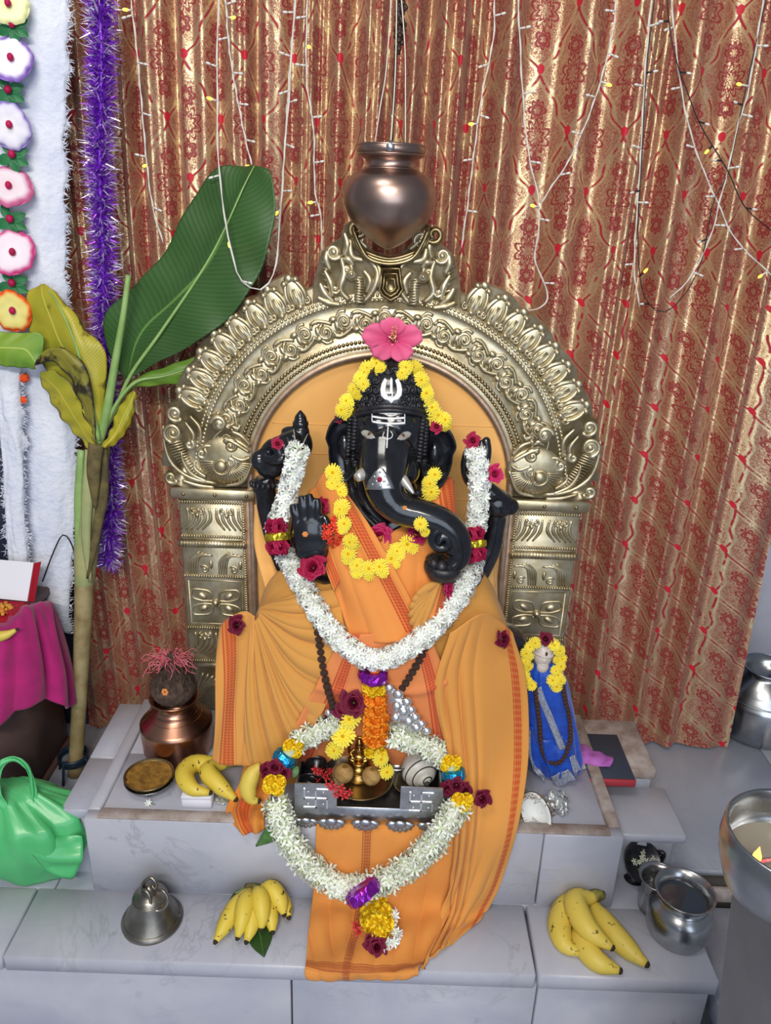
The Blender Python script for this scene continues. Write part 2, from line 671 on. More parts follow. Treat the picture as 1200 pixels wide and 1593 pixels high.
M['stone_matt'] = mat('black_carved_stone', '#17171b', .42, col2='#2a2a31', scale=90, bump=.5, bscale=170, bd=.002)
M['white_paint'] = mat('white_paint', '#e9e9ea', .6, bump=.1)
M['tusk'] = mat('tusk_silver', '#d3d0cb', .3, .6, bump=.05)
M['bead'] = mat('rudraksha', '#3c2a24', .8, col2='#5d4136', scale=240, bump=.9, bscale=400, bd=.002)
M['bead_brown'] = mat('rudraksha_brown', '#6d4a3f', .8, col2='#4a2f28', scale=240, bump=.9, bscale=400, bd=.002)
M['thread'] = mat('white_thread', '#d8d2c8', .8)
M['wire_white'] = mat('white_wire', '#d6d2cc', .45)
M['wire_black'] = mat('black_wire', '#1b1718', .5)
M['leaf_dark'] = leaf_mat('banana_leaf_green', '#33562a', '#2b4a22', '#5f8540', None, .5, 45)
M['leaf_yellow'] = leaf_mat('banana_leaf_yellow', '#b7a730', '#8d9026', '#c9bf55', '#54481c', .66, 60)
M['leaf_dry'] = leaf_mat('banana_leaf_dry', '#6b6426', '#8f8a30', '#a59a3a', '#2b2417', .50, 60)
M['leaf_lime'] = leaf_mat('banana_leaf_lime', '#7f9c33', '#5e8a2d', '#b3c25a', '#6b5a22', .72, 60)
M['stem_green'] = mat('banana_stem', '#a8a873', .55, col2='#8b9866', scale=18, bump=.15, bscale=60)
M['stem_brown'] = mat('banana_stem_lower', '#a2946a', .6, col2='#7d6a44', scale=22, bump=.2, bscale=60)
M['stalk'] = mat('leaf_stalk', '#8fae6a', .5, col2='#7d9f57', scale=30)
M['sheath_dry'] = mat('dry_sheath', '#4b4128', .8, col2='#6d6038', scale=40, bump=.4)
M['leaf_small'] = mat('garland_leaf', '#3d6b35', .5, col2='#5b8547', scale=60)
M['cotton'] = mat('cotton', '#dfe3ee', .95, col2='#cdd4e6', scale=14, bump=.7, bscale=70, bd=.006, sheen=.3)
M['tinsel'] = mat('tinsel_purple', '#8a2fd0', .3, .55, col2='#a24ce0', scale=200)
M['tinsel_silver'] = mat('tinsel_silver', '#e9e0f4', .3, .6)
M['magenta'] = mat('magenta_cloth', '#b3126f', .85, col2='#9c0f63', scale=20, bump=.3, bscale=500, sheen=.2)
M['green_bag'] = mat('green_plastic', '#58bd78', .32, col2='#45ad68', scale=8, bump=.12, bscale=30, bd=.004, sub=.15)
M['blue_iron'] = mat('blue_iron', '#1d3348', .4, .2, col2='#16293b', scale=30)
M['wood'] = mat('brown_wood', '#6a5450', .5, col2='#5a4541', scale=12)
M['card_white'] = mat('white_card', '#dcdbe6', .6)
M['card_red'] = mat('red_card', '#a3142b', .5)
M['foil_purple'] = mat('foil_purple', '#a02fc0', .22, .85, bump=.6, bscale=60, bd=.004)
M['foil_gold'] = mat('foil_gold', '#d8c23a', .25, .8, bump=.6, bscale=60, bd=.004)
M['foil_blue'] = mat('foil_blue', '#2a9bd0', .22, .8, bump=.6, bscale=70, bd=.004)
M['tuberose'] = radial_mat('tuberose_petal', [(0, '#cfdcc0'), (.35, '#f0f2ee'), (1, '#f6f6f4')])
M['jasmine'] = radial_mat('jasmine_petal', [(0, '#b9c79a'), (.4, '#e9ecdc'), (1, '#f3f4ec')])
M['mum'] = radial_mat('chrysanthemum_petal', [(0, '#d9a800'), (.4, '#f0d21c'), (1, '#f7e65a')])
M['mum_eye'] = mat('chrysanthemum_eye', '#d79a08', .8, col2='#b98a10', scale=300)
M['marigold'] = radial_mat('marigold_petal', [(0, '#c95e06'), (.5, '#ee8412'), (1, '#f6a133')])
M['marigold_y'] = radial_mat('yellow_marigold_petal', [(0, '#cf9c00'), (.5, '#f0c80f'), (1, '#f7dd3a')])
M['rose'] = radial_mat('rose_petal', [(0, '#5e0620'), (.5, '#8f0f36'), (1, '#a01a48')], .55)
M['rose_dark'] = radial_mat('dark_rose_petal', [(0, '#3a0418'), (.5, '#62092a'), (1, '#781838')], .6)
M['rose_pink'] = radial_mat('pink_rose_petal', [(0, '#7c062e'), (.5, '#ad144c'), (1, '#c03068')], .55)
M['hibiscus'] = radial_mat('hibiscus_petal', [(0, '#7f1034'), (.25, '#c84070'), (1, '#d8668c')], .6)
M['ixora'] = radial_mat('ixora_petal', [(0, '#b81f14'), (.5, '#e0402a'), (1, '#ea6648')])
M['ixora_red'] = radial_mat('red_ixora_petal', [(0, '#9c1420'), (.5, '#c9323a'), (1, '#d9605a')])
M['stamen'] = mat('stamen', '#e7b25a', .7)
M['coconut'] = mat('coconut_husk', '#3b2c24', .9, col2='#57443a', scale=90, bump=.9, bscale=200, bd=.002)
M['coconut_flesh'] = mat('coconut_flesh', '#e9eceb', .55, col2='#dde0df', scale=30, sub=.15)
M['red_thread'] = mat('red_thread', '#cf4058', .8, col2='#d98a90', scale=200)
M['kumkum'] = mat('kumkum_paste', '#d98a4a', .9)
M['turmeric'] = mat('turmeric_powder', '#9c7428', .95, col2='#6f4c18', scale=60, bump=.6, bscale=120, bd=.003)
M['banana'] = mat('banana_skin', '#d6bd50', .5, col2='#5a4522', scale=75, lo=.63, hi=.70, sub=.05)
M['banana_spot'] = mat('banana_spotted', '#d9bf45', .5, col2='#3a2a16', scale=80, lo=.62, hi=.68)
M['banana_tip'] = mat('banana_tip', '#2d2115', .8)
M['banana_stem'] = mat('banana_crown', '#8f8a3f', .6, col2='#4d3f22', scale=60)
M['betel'] = mat('betel_nut', '#b9965c', .75, col2='#94703d', scale=70, bump=.3)
M['conch'] = mat('conch_shell', '#dcdad5', .4, col2='#b9b6b0', scale=30)
M['conch_line'] = mat('conch_line', '#3a3838', .7)
M['tray_inside'] = mat('tray_inside', '#4d4a48', .45, .7, col2='#33312f', scale=30)
M['marble_skin'] = mat('statuette_marble', '#d9cfc9', .45, col2='#cbbfb9', scale=30, sub=.2)
M['blue_satin'] = mat('blue_satin', '#1450c4', .38, col2='#0f3fa8', scale=60, bump=.4, bscale=110, bd=.002, sheen=.3)
M['silver_lace'] = mat('silver_lace', '#aeb4c4', .5, .3, col2='#7f88a4', scale=260, bump=.6, bscale=300)
M['book'] = mat('navy_book', '#343c4c', .6)
M['book_red'] = mat('red_spine', '#a8303c', .6)
M['pages'] = mat('book_pages', '#cfc8be', .8)
M['pink_cloth'] = mat('pink_cloth', '#b86cc0', .8, col2='#a85ab0', scale=40)
M['grey_paint'] = mat('grey_painted_post', '#7b7d83', .6, col2='#6d7077', scale=8, bump=.06)
M['oil'] = mat('lamp_oil', '#8a8478', .08, 0, spec=.8)
M['plastic_clear'] = mat('crinkled_foil', '#d0d2d4', .25, .5, bump=.8, bscale=60, bd=.006)
for n_, c_ in (('flame', '#ffb347'),):
    t_ = NT(n_)
    t_.set(Base_Color=H(c_), Emission_Color=H(c_), Emission_Strength=4.0)
    M[n_] = t_.mat
t_ = NT('bulb_lit')
t_.set(Base_Color=H('#ffd060'), Emission_Color=H('#ffc033'), Emission_Strength=3.5)
M['bulb_lit'] = t_.mat
M['bulb_off'] = mat('bulb_clear', '#d8d8d4', .15, spec=.6)
# saffron cloths
ORANGE, OCHRE, OR2 = '#e2913a', '#c98a3c', '#dd8030'
M['panel_cloth'] = cloth_mat('panel_cloth', '#efb870', '#e9ad62')
M['dhoti'] = cloth_mat('dhoti_cloth', '#d3924a', '#da9a50', [('u', .42, .20)])
M['dhoti_r'] = cloth_mat('dhoti_cloth_right', '#d19048', '#d8964c', [('u', .885, .05)])
M['dhoti_plain'] = cloth_mat('dhoti_plain', '#c88f48', '#d0964c')
M['sash'] = cloth_mat('sash_cloth', '#e4934c', '#de8a44', [('u', .82, .10)])
M['sash_l'] = cloth_mat('sash_cloth_left', '#e4934c', '#de8a44', [('u', .2, .16)])
M['front'] = cloth_mat('front_cloth', '#d98250', '#dd8850', [('u', .16, .055), ('u', .88, .055)])
M['runner'] = cloth_mat('runner_cloth', '#de9248', '#d68a42', [('u', .36, .035), ('v', .93, .022)], '#9c4a2a')

# ================================================================== SETTING
fl = struct(bpy.data.objects.new('floor', None)); COL.objects.link(fl)
box((0, .7, -.075), (3.6, 1.24, .1), .001).build('mortar_bed', M['grout'], fl)
box((.2, -.75, -.42), (4.2, 1.9, .1), .001).build('lower_floor', M['floor'], fl)
xs = [-1.8, -1.16, -.62, .0, .615, .98, 1.6, 1.8]
ys = [.10, .62, 1.3]
for i in range(len(xs) - 1):
    for j in range(2):
        x0, x1, y0, y1 = xs[i] + .0015, xs[i + 1] - .0015, ys[j] + .0015, ys[j + 1] - .0015
        if i < 4 and j == 0:
            y0 = .0
        box(((x0 + x1) / 2, (y0 + y1) / 2, -.0125), (x1 - x0, y1 - y0, .025), .0015).build('marble_tile', M['floor'], fl)
# drain threshold right of the step and the lower landing beyond it
box((1.2, .088, -.03), (1.16, .012, .05), .001).build('threshold_face', M['grout'], fl)
box((1.2, .074, -.034), (1.16, .012, .034), .002).build('threshold_strip', M['marble_old'], fl)
box((1.2, -.20, -.085), (1.14, .53, .05), .002).build('landing_slab', M['floor'], fl)

st = struct(bpy.data.objects.new('trim_1', None)); COL.objects.link(st); st.location = (0, -.07, 0)
st['label'] = 'grey veined marble step below the altar plinth'
for x0, x1 in ((-1.6, -.652), (-.652, .298), (.301, .624)):
    box(((x0 + x1) / 2 - .001, -.074, -.017), (x1 - x0 - .002, .152, .036), .004).build('step_slab', M['marble'], st)
for x0, x1 in ((-1.6, -.1425), (-.1405, .305), (.307, .618)):
    box(((x0 + x1) / 2, -.12, -.215), (x1 - x0 - .0015, .03, .355), .002).build('riser_slab', M['marble'], st)
box((-.49, -.10, -.21), (2.2, .03, .35), .002).build('step_core', M['grout'], st)

wb = struct(box((0, 1.0, 1.0), (3.8, .1, 2.4), .001).build('wall_back', M['wall'], loc=(0, 1, 1)))
box((1.2, .93, .19), (1.0, .06, .42), .003).build('wall_ledge', M['marble'], wb)
post = struct(box((-.775, .55, .9), (.07, .08, 1.9), .003).build('trim_2', M['navy'], loc=(-.775, .55, .9)))

# ------------------------------------------------------------------ plinth
pl = thing('altar_plinth', 'veined white marble plinth carrying the black elephant headed statue', 'plinth', (-.04, .17, 0))
PT_Z = .181
X0, X1 = -.545, .468
for x0, x1 in ((X0, .318), (.319, X1)):
    box(((x0 + x1) / 2, .012, .089), (x1 - x0 - .0012, .026, .178), .0025).build('front_slab', M['marble'], pl)
box((-.04, .2, .08), (.99, .33, .158), .001).build('core', M['grout'], pl)
for x, s in ((X0 + .012, .024), (X1 - .012, .024)):
    box((x, .2, .09), (s, .35, .18), .002).build('side_slab', M['marble'] if x < 0 else M['marble_old'], pl)
box(((X0 + X1) / 2, .014, .1795), (X1 - X0 - .05, .026, .006), .002).build('front_border', M['marble_old'], pl)
for x0, x1 in ((X0 + .026, -.13), (-.129, .235), (.236, X1 - .026)):
    for y0, y1 in ((.029, .19), (.1915, .375)):
        box(((x0 + x1) / 2, (y0 + y1) / 2, .166), (x1 - x0 - .001, y1 - y0, .02), .0015).build('top_slab', M['marble'], pl)
# lower side ledges
lg = thing('side_ledge', 'narrow marble ledge along the plinth side by the green bag', 'ledge', (-.575, .2, 0))
for y0, y1 in ((.03, .18), (.1815, .37)):
    box((-.574, (y0 + y1) / 2, .158), (.054, y1 - y0, .022), .002).build('ledge_slab', M['marble'], lg)
box((-.576, .205, .073), (.046, .33, .146), .002).build('ledge_wall', M['marble'], lg)
lr = thing('side_ledge', 'stepped marble ledge right of the plinth under the navy book', 'ledge', (.54, .2, 0))
box((.544, .135, .112), (.148, .14, .022), .004).build('ledge_slab', M['marble'], lr)
box((.536, .14, .05), (.13, .12, .1), .002).build('ledge_wall', M['marble'], lr)
box((.535, .30, .146), (.13, .175, .026), .004).build('upper_ledge_slab', M['marble_old'], lr)
box((.533, .30, .066), (.12, .16, .132), .002).build('upper_ledge_wall', M['marble'], lr)

# ------------------------------------------------------------------ brocade curtain
NU, NV = 900, 90
xl, xr = -.735, .895
NU = 1300
kx = np.concatenate([[xl - .3], np.cumsum(np.r_[xl - .25, RNG.uniform(.050, .090, 15), RNG.uniform(.075, .125, 12)])])
kx = kx[:np.searchsorted(kx, xr + .3)]
KA = RNG.uniform(.6, 1.25, len(kx)) * np.where(kx < .25, 1, .8)

KP = RNG.uniform(0, 6, len(kx))


def fold(x, z):
    """uneven hanging folds: each has a rounded crest and a tucked valley"""
    s = np.interp(x, kx, np.arange(len(kx)))
    am = np.interp(x, kx, KA)
    wd = np.interp(x, kx, np.gradient(kx))
    low = np.clip(z / 1.1, 0, 1)
    k = .45 + .55 * low
    ph_ = 2 * PI * s
    sk = np.interp(x, kx, KP)
    a = np.sin(ph_ + .7 * np.sin(ph_ + sk)) + .30 * np.cos(2 * ph_ + 2 * sk + z)
    big = np.sin((x + .10 * z) * 8.5 + .8) + .5 * np.sin((x - .05 * z) * 17 + 2)
    return a * k * am * wd * .27 + big * .006


uu = np.linspace(0, 1, NU)
zz = np.linspace(1.80, 0.004, NV)
X, Z = np.meshgrid(xl + (xr - xl) * uu, zz)
hem = .012 * np.sin(X * 11) * np.clip(1 - Z / .4, 0, 1)
Y = .51 - fold(X + .012 * np.sin(Z * 2.2 + X * 2) - .03 * (Z - .8) * 0, Z) + .01
Y = Y + .03 * np.clip((Z - .6), -1, 1) - .035 * np.exp(-((X - .53) / .1) ** 2) * np.clip(1 - Z / .5, 0, 1)
Zs = Z + hem * .5 + .0
Zs = np.where(Z < .3, Zs - .0 * Z, Zs)
arc = np.concatenate([np.zeros((NV, 1)), np.cumsum(np.hypot(np.diff(X, axis=1), np.diff(Y, axis=1)), 1)], 1)
cb = MB()
cb.v = [tuple(p) for p in np.stack([X, Y, np.maximum(Zs, .003)], 2).reshape(-1, 3)]
cb.uv = [tuple(p) for p in np.stack([arc, Z], 2).reshape(-1, 2)]
cb.f = [(j * NU + i, (j + 1) * NU + i, (j + 1) * NU + i + 1, j * NU + i + 1) for j in range(NV - 1) for i in range(NU - 1)]
cb.m = [0] * len(cb.f)
cur = cb.build('brocade_curtain', M['brocade'], loc=(0, .5, 0))
tag(cur, 'red and gold brocade curtain hanging in folds behind the brass arch', 'curtain')

# ================================================================== BRASS ARCH
AY = .345                                                # front of the sheet metal
ar = thing('brass_arch', 'embossed brass arch with scroll crest and pillars standing behind the black statue', 'arch', (-.012, .37, .18))
CX, CZ, RI = -.0125, .737, .2605


def XZ(px, py, Y=AY):
    p = PY(px, py, Y)
    return p[0], p[2]


def relief(lines, r, n=6, y=None, m=0, flat=(1, 1)):
    """half sunk rounded ribs following (x, z) lines on the front of the sheet"""
    b = MB()
    y = AY if y is None else y
    for ln in lines:
        b.merge(tube([(p[0], y, p[1]) for p in ln], r, n, True, m, flat, ref=(0, -1, 0)))
    return b


def mirror(b, cx=CX):
    o = MB()
    o.merge(b)
    k = len(o.v)
    o.v = [(2 * cx - x, y, z) for x, y, z in o.v]
    o.f = [f[::-1] for f in o.f]
    return o


# curved band, embossed in section
NA = 240
prof = [(RI - .004, .004), (RI + .010, -.004), (RI + .014, -.001), (RI + .034, -.006), (RI + .040, .002), (RI + .085, -.003), (RI + .092, .001),
        (RI + .098, -.004), (RI + .114, -.005), (RI + .118, .002), (1.0, .003), (1.02, .012), (1.02, .03)]
vs, fs = [], []
for i in range(NA + 1):
    a = math.radians(3 + 174 * i / NA)
    ro = .430 + .010 * abs(math.sin((a - .12) * 15.4)) ** .7
    if abs(a - PI / 2) < .42:
        ro = .40
    for r, y in prof:
        if r >= 1.0:
            rr = ro if r == 1.0 else ro + .004
        else:
            rr = r
        vs.append((CX + rr * math.cos(a), AY + y, CZ + rr * math.sin(a)))
K = len(prof)
for i in range(NA):
    for k in range(K - 1):
        fs.append((i * K + k, i * K + k + 1, (i + 1) * K + k + 1, (i + 1) * K + k))
MB().add(vs, fs).build('arch_band', M['brass'], ar)
# pinkish inner rim
rim = []
for r, y in ((RI - .006, .02), (RI - .006, -.006), (RI + .006, -.008), (RI + .008, .0)):
    rim.append((r, y))
vs, fs = [], []
pathz = [(CX - 0, 0)]
pts = [(-1, z) for z in np.linspace(.20, CZ, 12)[:-1]] + [(math.radians(180 - 180 * k / 90), None) for k in range(91)] + [(1, z) for z in np.linspace(CZ, .20, 12)[1:]]
for a, z in pts:
    for r, y in rim:
        if z is None:
            vs.append((CX + r * math.cos(a), AY + y, CZ + r * math.sin(a)))
        else:
            vs.append((CX + a * r, AY + y, z))
for i in range(len(pts) - 1):
    for k in range(3):
        fs.append((i * 4 + k, i * 4 + k + 1, i * 4 + 5 + k, i * 4 + 4 + k))
MB().add(vs, fs).build('inner_rim', M['brass_pale'], ar)
# bead rows
for R0, rb, nb, y in ((RI + .0165, .0036, 120, -.004), (RI + .0275, .0040, 112, -.006), (RI + .1015, .0042, 132, -.004), (RI + .1105, .0036, 140, -.005)):
    b = MB()
    for k in range(nb + 1):
        a = math.radians(2 + 176 * k / nb)
        b.merge(ell((CX + R0 * math.cos(a), AY + y, CZ + R0 * math.sin(a)), (rb, rb * .8, rb), None, 7, 5))
    b.build('bead_border', M['brass_dark' if R0 < RI + .05 else 'brass'], ar, kind='stuff')
# vine scrolls of the middle band (one shape, repeated)
b = MB()
b.merge(ell((.002, .001, .001), (.021, .003, .017), None, 14, 6))
b.merge(relief([spiral(.0, .004, .0125, -PI / 2, 1.6, 18)], .0032, 6, -.001))
b.merge(relief([cat([(-.020, 0, -.012), (-.010, 0, -.015), (.004, 0, -.010), (.013, 0, -.004)], 9)[:, (0, 2)]], .0034, 6, -.001))
b.merge(relief([cat([(.011, 0, .006), (.017, 0, .014), (.026, 0, .012)], 7)[:, (0, 2)]], .0030, 6, -.001))
b.merge(relief([cat([(-.012, 0, .010), (-.004, 0, .019), (.006, 0, .018)], 7)[:, (0, 2)]], .0028, 6, -.001))
b.merge(ell((.017, -.001, -.010), (.0075, .005, .005), None, 10, 6))
b.merge(ell((-.012, -.001, .0), (.005, .004, .008), None, 8, 6))
b.merge(ell((.0, -.001, .004), (.004, .005, .004), None, 8, 6))
vine = b.mesh('vine_scroll', M['brass'])
nv = 25
for k in range(nv):
    a = math.radians(9 + 162 * k / (nv - 1))
    R0 = RI + .064
    fl_ = -1 if k % 2 else 1
    inst(vine, 'vine_scroll', (CX + R0 * math.cos(a), AY - .001, CZ + R0 * math.sin(a)), Matrix.Rotation(-(a - PI / 2), 4, 'Y'), (1.2, 1.3, fl_ * 1.3), ar)
# acanthus crest units of the outer edge
b = MB()
b.merge(ell((0, 0, -.004), (.0195, .0042, .031), None, 18, 8))
for s in (-1, 1):
    b.merge(relief([cat([(s * .016, 0, -.026), (s * .019, 0, -.006), (s * .013, 0, .012), (s * .004, 0, .020)], 12)[:, (0, 2)]], [.003, .006, .0055, .003], 7, -.001))
    b.merge(relief([[(s * p[0], p[1]) for p in spiral(.0165, -.024, .008, PI * .5, 1.3, 12)]], .0034, 6, -.001))
    b.merge(relief([cat([(s * .006, 0, -.026), (s * .0085, 0, -.008), (s * .005, 0, .008)], 9)[:, (0, 2)]], [.002, .0045, .0025], 6, -.001))
    b.merge(ell((s * .0125, -.001, .018), (.0075, .006, .0065), None, 10, 6))
b.merge(relief([[(0, -.028), (0, .004)]], [.003, .005], 6, -.001))
b.merge(ell((0, -.001, .024), (.010, .005, .008), None, 12, 6))
b.merge(ell((0, -.002, -.03), (.007, .006, .006), None, 10, 6))
crest = b.mesh('acanthus_crest', M['brass'])
for side in (0, 1):
    for k in range(8):
        a = math.radians(24.5 + 5.85 * k)
        a = a if side else PI - a
        R0 = .409
        inst(crest, 'acanthus_crest', (CX + R0 * math.cos(a), AY - .002, CZ + R0 * math.sin(a)), Matrix.Rotation(-(a - PI / 2), 4, 'Y'), (.92, 1.2, 1.0), ar)

# corner bosses: crested bird scrolls (left one traced, right one mirrored)
def boss():
    P = lambda x, y: XZ(x, y)
    b = MB()
    pl_ = [P(*q) for q in ((262, 628), (285, 617), (300, 628), (318, 640), (350, 660), (392, 690), (392, 757), (285, 757), (262, 750), (256, 738), (268, 727), (276, 730), (262, 700), (257, 672), (263, 655))]
    b.merge(outline(pl_, AY - .006, AY + .02, .02))
    return b, P


bb, P = boss()
parts = [('boss_plate', bb, M['brass'])]
cx_, cz_ = P(352, 716)
rr_ = ppm(PY(352, 716, AY))
# round body with radiating feathers
b = MB()
b.merge(ell((cx_ + .004, AY - .004, cz_ + .002), (.058, .013, .050), None, 30, 14))
parts.append(('bird_body', b, M['brass']))
b = MB()
for k in range(22):
    a = PI + PI * (k + .3) / 22
    P3 = [(cx_ + .004 + .058 * q_ * math.cos(a), AY - .004 - .0128 * math.sqrt(max(0, 1 - q_ * q_)), cz_ + .002 + .050 * q_ * math.sin(a)) for q_ in (.36, .55, .75, .95)]
    b.merge(tube(P3, [.0016, .0028, .0030], 5))
parts.append(('breast_feathers', b, M['brass']))
ex, ez = P(347, 722)
b = ell((ex, AY - .017, ez), (.013, .007, .0125), None, 14, 8)
b.merge(relief([spiral(ex, ez, .018, PI * .2, 1.0, 16, .75)], .003, 6, AY - .0165))
parts.append(('breast_boss', b, M['brass']))
b = MB()
for q, r, tr, a0 in (((274, 642), .016, 1.7, -.6), ((271, 672), .020, 1.7, -PI / 2), ((343, 657), .016, 1.2, PI), ((361, 691), .014, 1.5, 2.6), ((316, 704), .011, 1.4, 1.2), ((361, 717), .009, 1.3, 2.0), ((297, 690), .009, 1.3, 1.2), ((268, 741), .013, 1.5, -.3)):
    x, z = P(*q)
    b = relief([spiral(x, z, r, a0, tr, 26)], [.003, .0045, .0052], 7, AY - (.013 if 325 < q[0] < 385 else .008))
    b.merge(ell((x, AY - (.014 if 325 < q[0] < 385 else .008), z), (r * .38, r * .3, r * .38), None, 9, 6))
    b.merge(ell((x, AY - (.012 if 325 < q[0] < 385 else .006), z), (r * .9, .003, r * .9), None, 14, 6))
    parts.append(('volute', b, M['brass']))
b = MB()
for ln in (((256, 660), (258, 690), (270, 720), (300, 742), (340, 750)), ((284, 700), (287, 715), (300, 735), (325, 748)), ((290, 655), (303, 675), (298, 690)), ((297, 645), (313, 665), (312, 690)),
           ((306, 700), (322, 692), (338, 694)), ((304, 716), (306, 728), (322, 740)), ((363, 668), (378, 675), (392, 690)), ((350, 678), (368, 686), (390, 700)), ((362, 705), (378, 712), (391, 708)), ((364, 660), (372, 664), (376, 658)),
           ((352, 752), (380, 745), (395, 715)), ((285, 745), (310, 753), (335, 756))):
    q = [P(*t) for t in ln]
    parts.append(('scroll_rib', relief([cat([(x, 0, z) for x, z in q], 14)[:, (0, 2)]], [.0025, .0048, .0035], 7, AY - (.015 if ln[0][0] > 330 else .008)), M['brass']))
b = MB()
for k in range(14):
    t = k / 13
    q0, q1 = (262 + 40 * t ** 1.4, 690 + 50 * t), (283 + 26 * t, 684 + 48 * t)
    b.merge(relief([[P(*q0), P(*q1)]], .0021, 5, AY - .007))
for k in range(9):
    x0 = 371 + 2.4 * k
    b.merge(relief([[P(x0, 706), P(x0 - .5, 716)]], .0017, 5, AY - .013))
for k in range(10):
    for j in range(4):
        x, z = P(374 + 3.6 * j + k * .0, 719 + 3 * k - j)
        if (k > 6 and j > 2):
            continue
        b.merge(ell((x, AY - .011, z), .0026, None, 6, 4))
parts.append(('plume_barbs', b, M['brass']))
x, z = P(343, 657)
parts.append(('rosette', MB().merge(ell((x, AY - .012, z), (.0105, .006, .0105), None, 12, 8)).merge(relief([[(x + .004 * math.cos(a), z + .004 * math.sin(a)) for a in np.linspace(0, 2 * PI, 9)]], .0016, 5, AY - .018)), M['brass']))
for side in (0, 1):
    for n, b, mm in parts:
        q = b if side == 0 else mirror(b)
        o = q.build(n, mm, ar)
        if n in ('plume_barbs', 'breast_feathers', 'rosette'):
            o['kind'] = 'stuff'

# ------------------------------------------------------------------ pillars
def pillar(side):
    xo, xi = (-.424, -.288)
    zrow = lambda y: XZ(330, y)[1]
    col = bpy.data.objects.new('pillar', None)
    COL.objects.link(col)
    col.parent = ar
    col.location = (0, 0, 0)
    items = []
    put = lambda n, b, mm=M['brass'], **k: items.append((n, b, mm, k))
    put('shaft_plate', box(((xo + xi) / 2, AY + .012, (.18 + zrow(762)) / 2), (xi - xo, .026, zrow(762) - .18), .003))
    put('flange', box((xi + .0085, AY + .012, (.181 + zrow(775)) / 2), (.017, .024, zrow(775) - .181), .0015), M['brass_pale'])
    put('cap_slab', box(((xo + xi) / 2 + .006, AY + .005, zrow(766)), (xi - xo + .036, .04, zrow(758) - zrow(775)), .003))
    for k in range(3):
        x = xo + .015 + (xi - xo) * .47 * k
        put('rivet', ell((x, AY - .0155, zrow(766)), (.004, .003, .004), None, 8, 5), M['brass_dark'])

    def beads(y, r=.0034, x0=xo + .004, x1=xi - .004, n=26):
        b = MB()
        for k in range(n):
            b.merge(ell((x0 + (x1 - x0) * k / (n - 1), AY - .003, zrow(y)), (r * .75, r, r * 1.25), None, 6, 5))
        put('bead_border', b, M['brass'], kind='stuff')
    for y in (781, 834, 896, 976, 1027):
        beads(y)
    b = MB()
    for k in range(60):
        z = zrow(785) + (zrow(1000) - zrow(785)) * k / 59
        b.merge(ell((xi - .004, AY - .003, z), (.0042, .0034, .0026), None, 6, 4))
    put('bead_border', b, M['brass'], kind='stuff')
    # leaning acanthus leaves
    def acan(ya, yb, flip):
        b = MB()
        w_ = (xi - xo - .016) / 2
        for h in (0, 1):
            for k in range(5):
                s = k / 4
                x0 = xo + .008 + w_ * h + w_ * (.15 + .75 * s)
                z0, z1 = zrow(ya), zrow(yb)
                d = (1 if flip else -1)
                ln = [(x0 - .010 * d * 0, 0, z0 - .006), (x0 + .002, 0, (z0 * .5 + z1 * .5)), (x0 + .016 * (1 - h * 2) * -d, 0, z1 + .008)]
                if h == 0:
                    ln = [(x, y, z) for x, y, z in ln]
                b.merge(relief([cat(ln, 10)[:, (0, 2)]], [.0026, .0046, .0022], 6))
            xm = xo + .008 + w_ * (h + .5)
            for s in (-1, 1):
                b.merge(relief([[(xm + s * p[0], zrow(ya) - .014 + p[1]) for p in spiral(.008, 0, .0075, PI / 2, 1.2, 14)]], .0026, 6, AY - .002))
            b.merge(ell((xm, AY - .002, zrow(ya) - .022), (.005, .005, .006), None, 8, 6))
        return b
    put('acanthus_panel', acan(786, 830, True), M['brass'], kind='stuff')
    b = tube([(xo - .004, AY - .002, zrow(845)), (xi, AY - .002, zrow(845))], .0088, 10)
    for k in range(22):
        x = xo + (xi - xo) * (k + .5) / 22
        b.merge(ell((x, AY - .008, zrow(845)), (.0024, .004, .008), None, 6, 5))
    put('roll_moulding', b)
    # palmette panel
    b = MB()
    for h in (0, 1):
        x0 = xo + .012 + .062 * h
        for k in range(4):
            q = [(x0 + .002 + .005 * k, 0, zrow(893)), (x0 + .006 + .006 * k, 0, zrow(872 - 2 * k)), (x0 + .026 + .009 * k, 0, zrow(858 + 2 * k))]
            b.merge(relief([cat(q, 10)[:, (0, 2)]], [.002, .0038, .0024], 6))
        b.merge(relief([spiral(x0 + .034, zrow(886), .010, PI * .8, 1.3, 14)], .003, 6))
        b.merge(ell((x0 + .048, AY, zrow(878)), (.005, .005, .011), None, 8, 6))
    put('palmette_panel', b, M['brass'], kind='stuff')
    # four petalled flower
    fx, fz = (xo + xi) / 2 - .002, zrow(937)
    for q in ((1, 1), (1, -1), (-1, 1), (-1, -1)):
        b = MB()
        t = np.linspace(0, 1, 20)
        c1 = [(fx + q[0] * (.004 + .042 * s), fz + q[1] * (.004 + .030 * s ** .6 - .024 * max(0, s - .8) * 2)) for s in t]
        lp = cat([(fx + q[0] * .006, 0, fz + q[1] * .004), (fx + q[0] * .012, 0, fz + q[1] * .026), (fx + q[0] * .040, 0, fz + q[1] * .031), (fx + q[0] * .050, 0, fz + q[1] * .028),
                  (fx + q[0] * .050, 0, fz + q[1] * .012), (fx + q[0] * .030, 0, fz + q[1] * .004), (fx + q[0] * .006, 0, fz + q[1] * .004)], 26)[:, (0, 2)]
        b.merge(relief([lp], .0030, 6))
        b.merge(ell((fx + q[0] * .028, AY, fz + q[1] * .015), (.013, .006, .0085), Matrix.Rotation(-q[0] * q[1] * .5, 4, 'Y'), 12, 7))
        put('petal', b)
    put('flower_boss', ell((fx, AY - .002, fz), (.0085, .008, .0085), None, 12, 8))
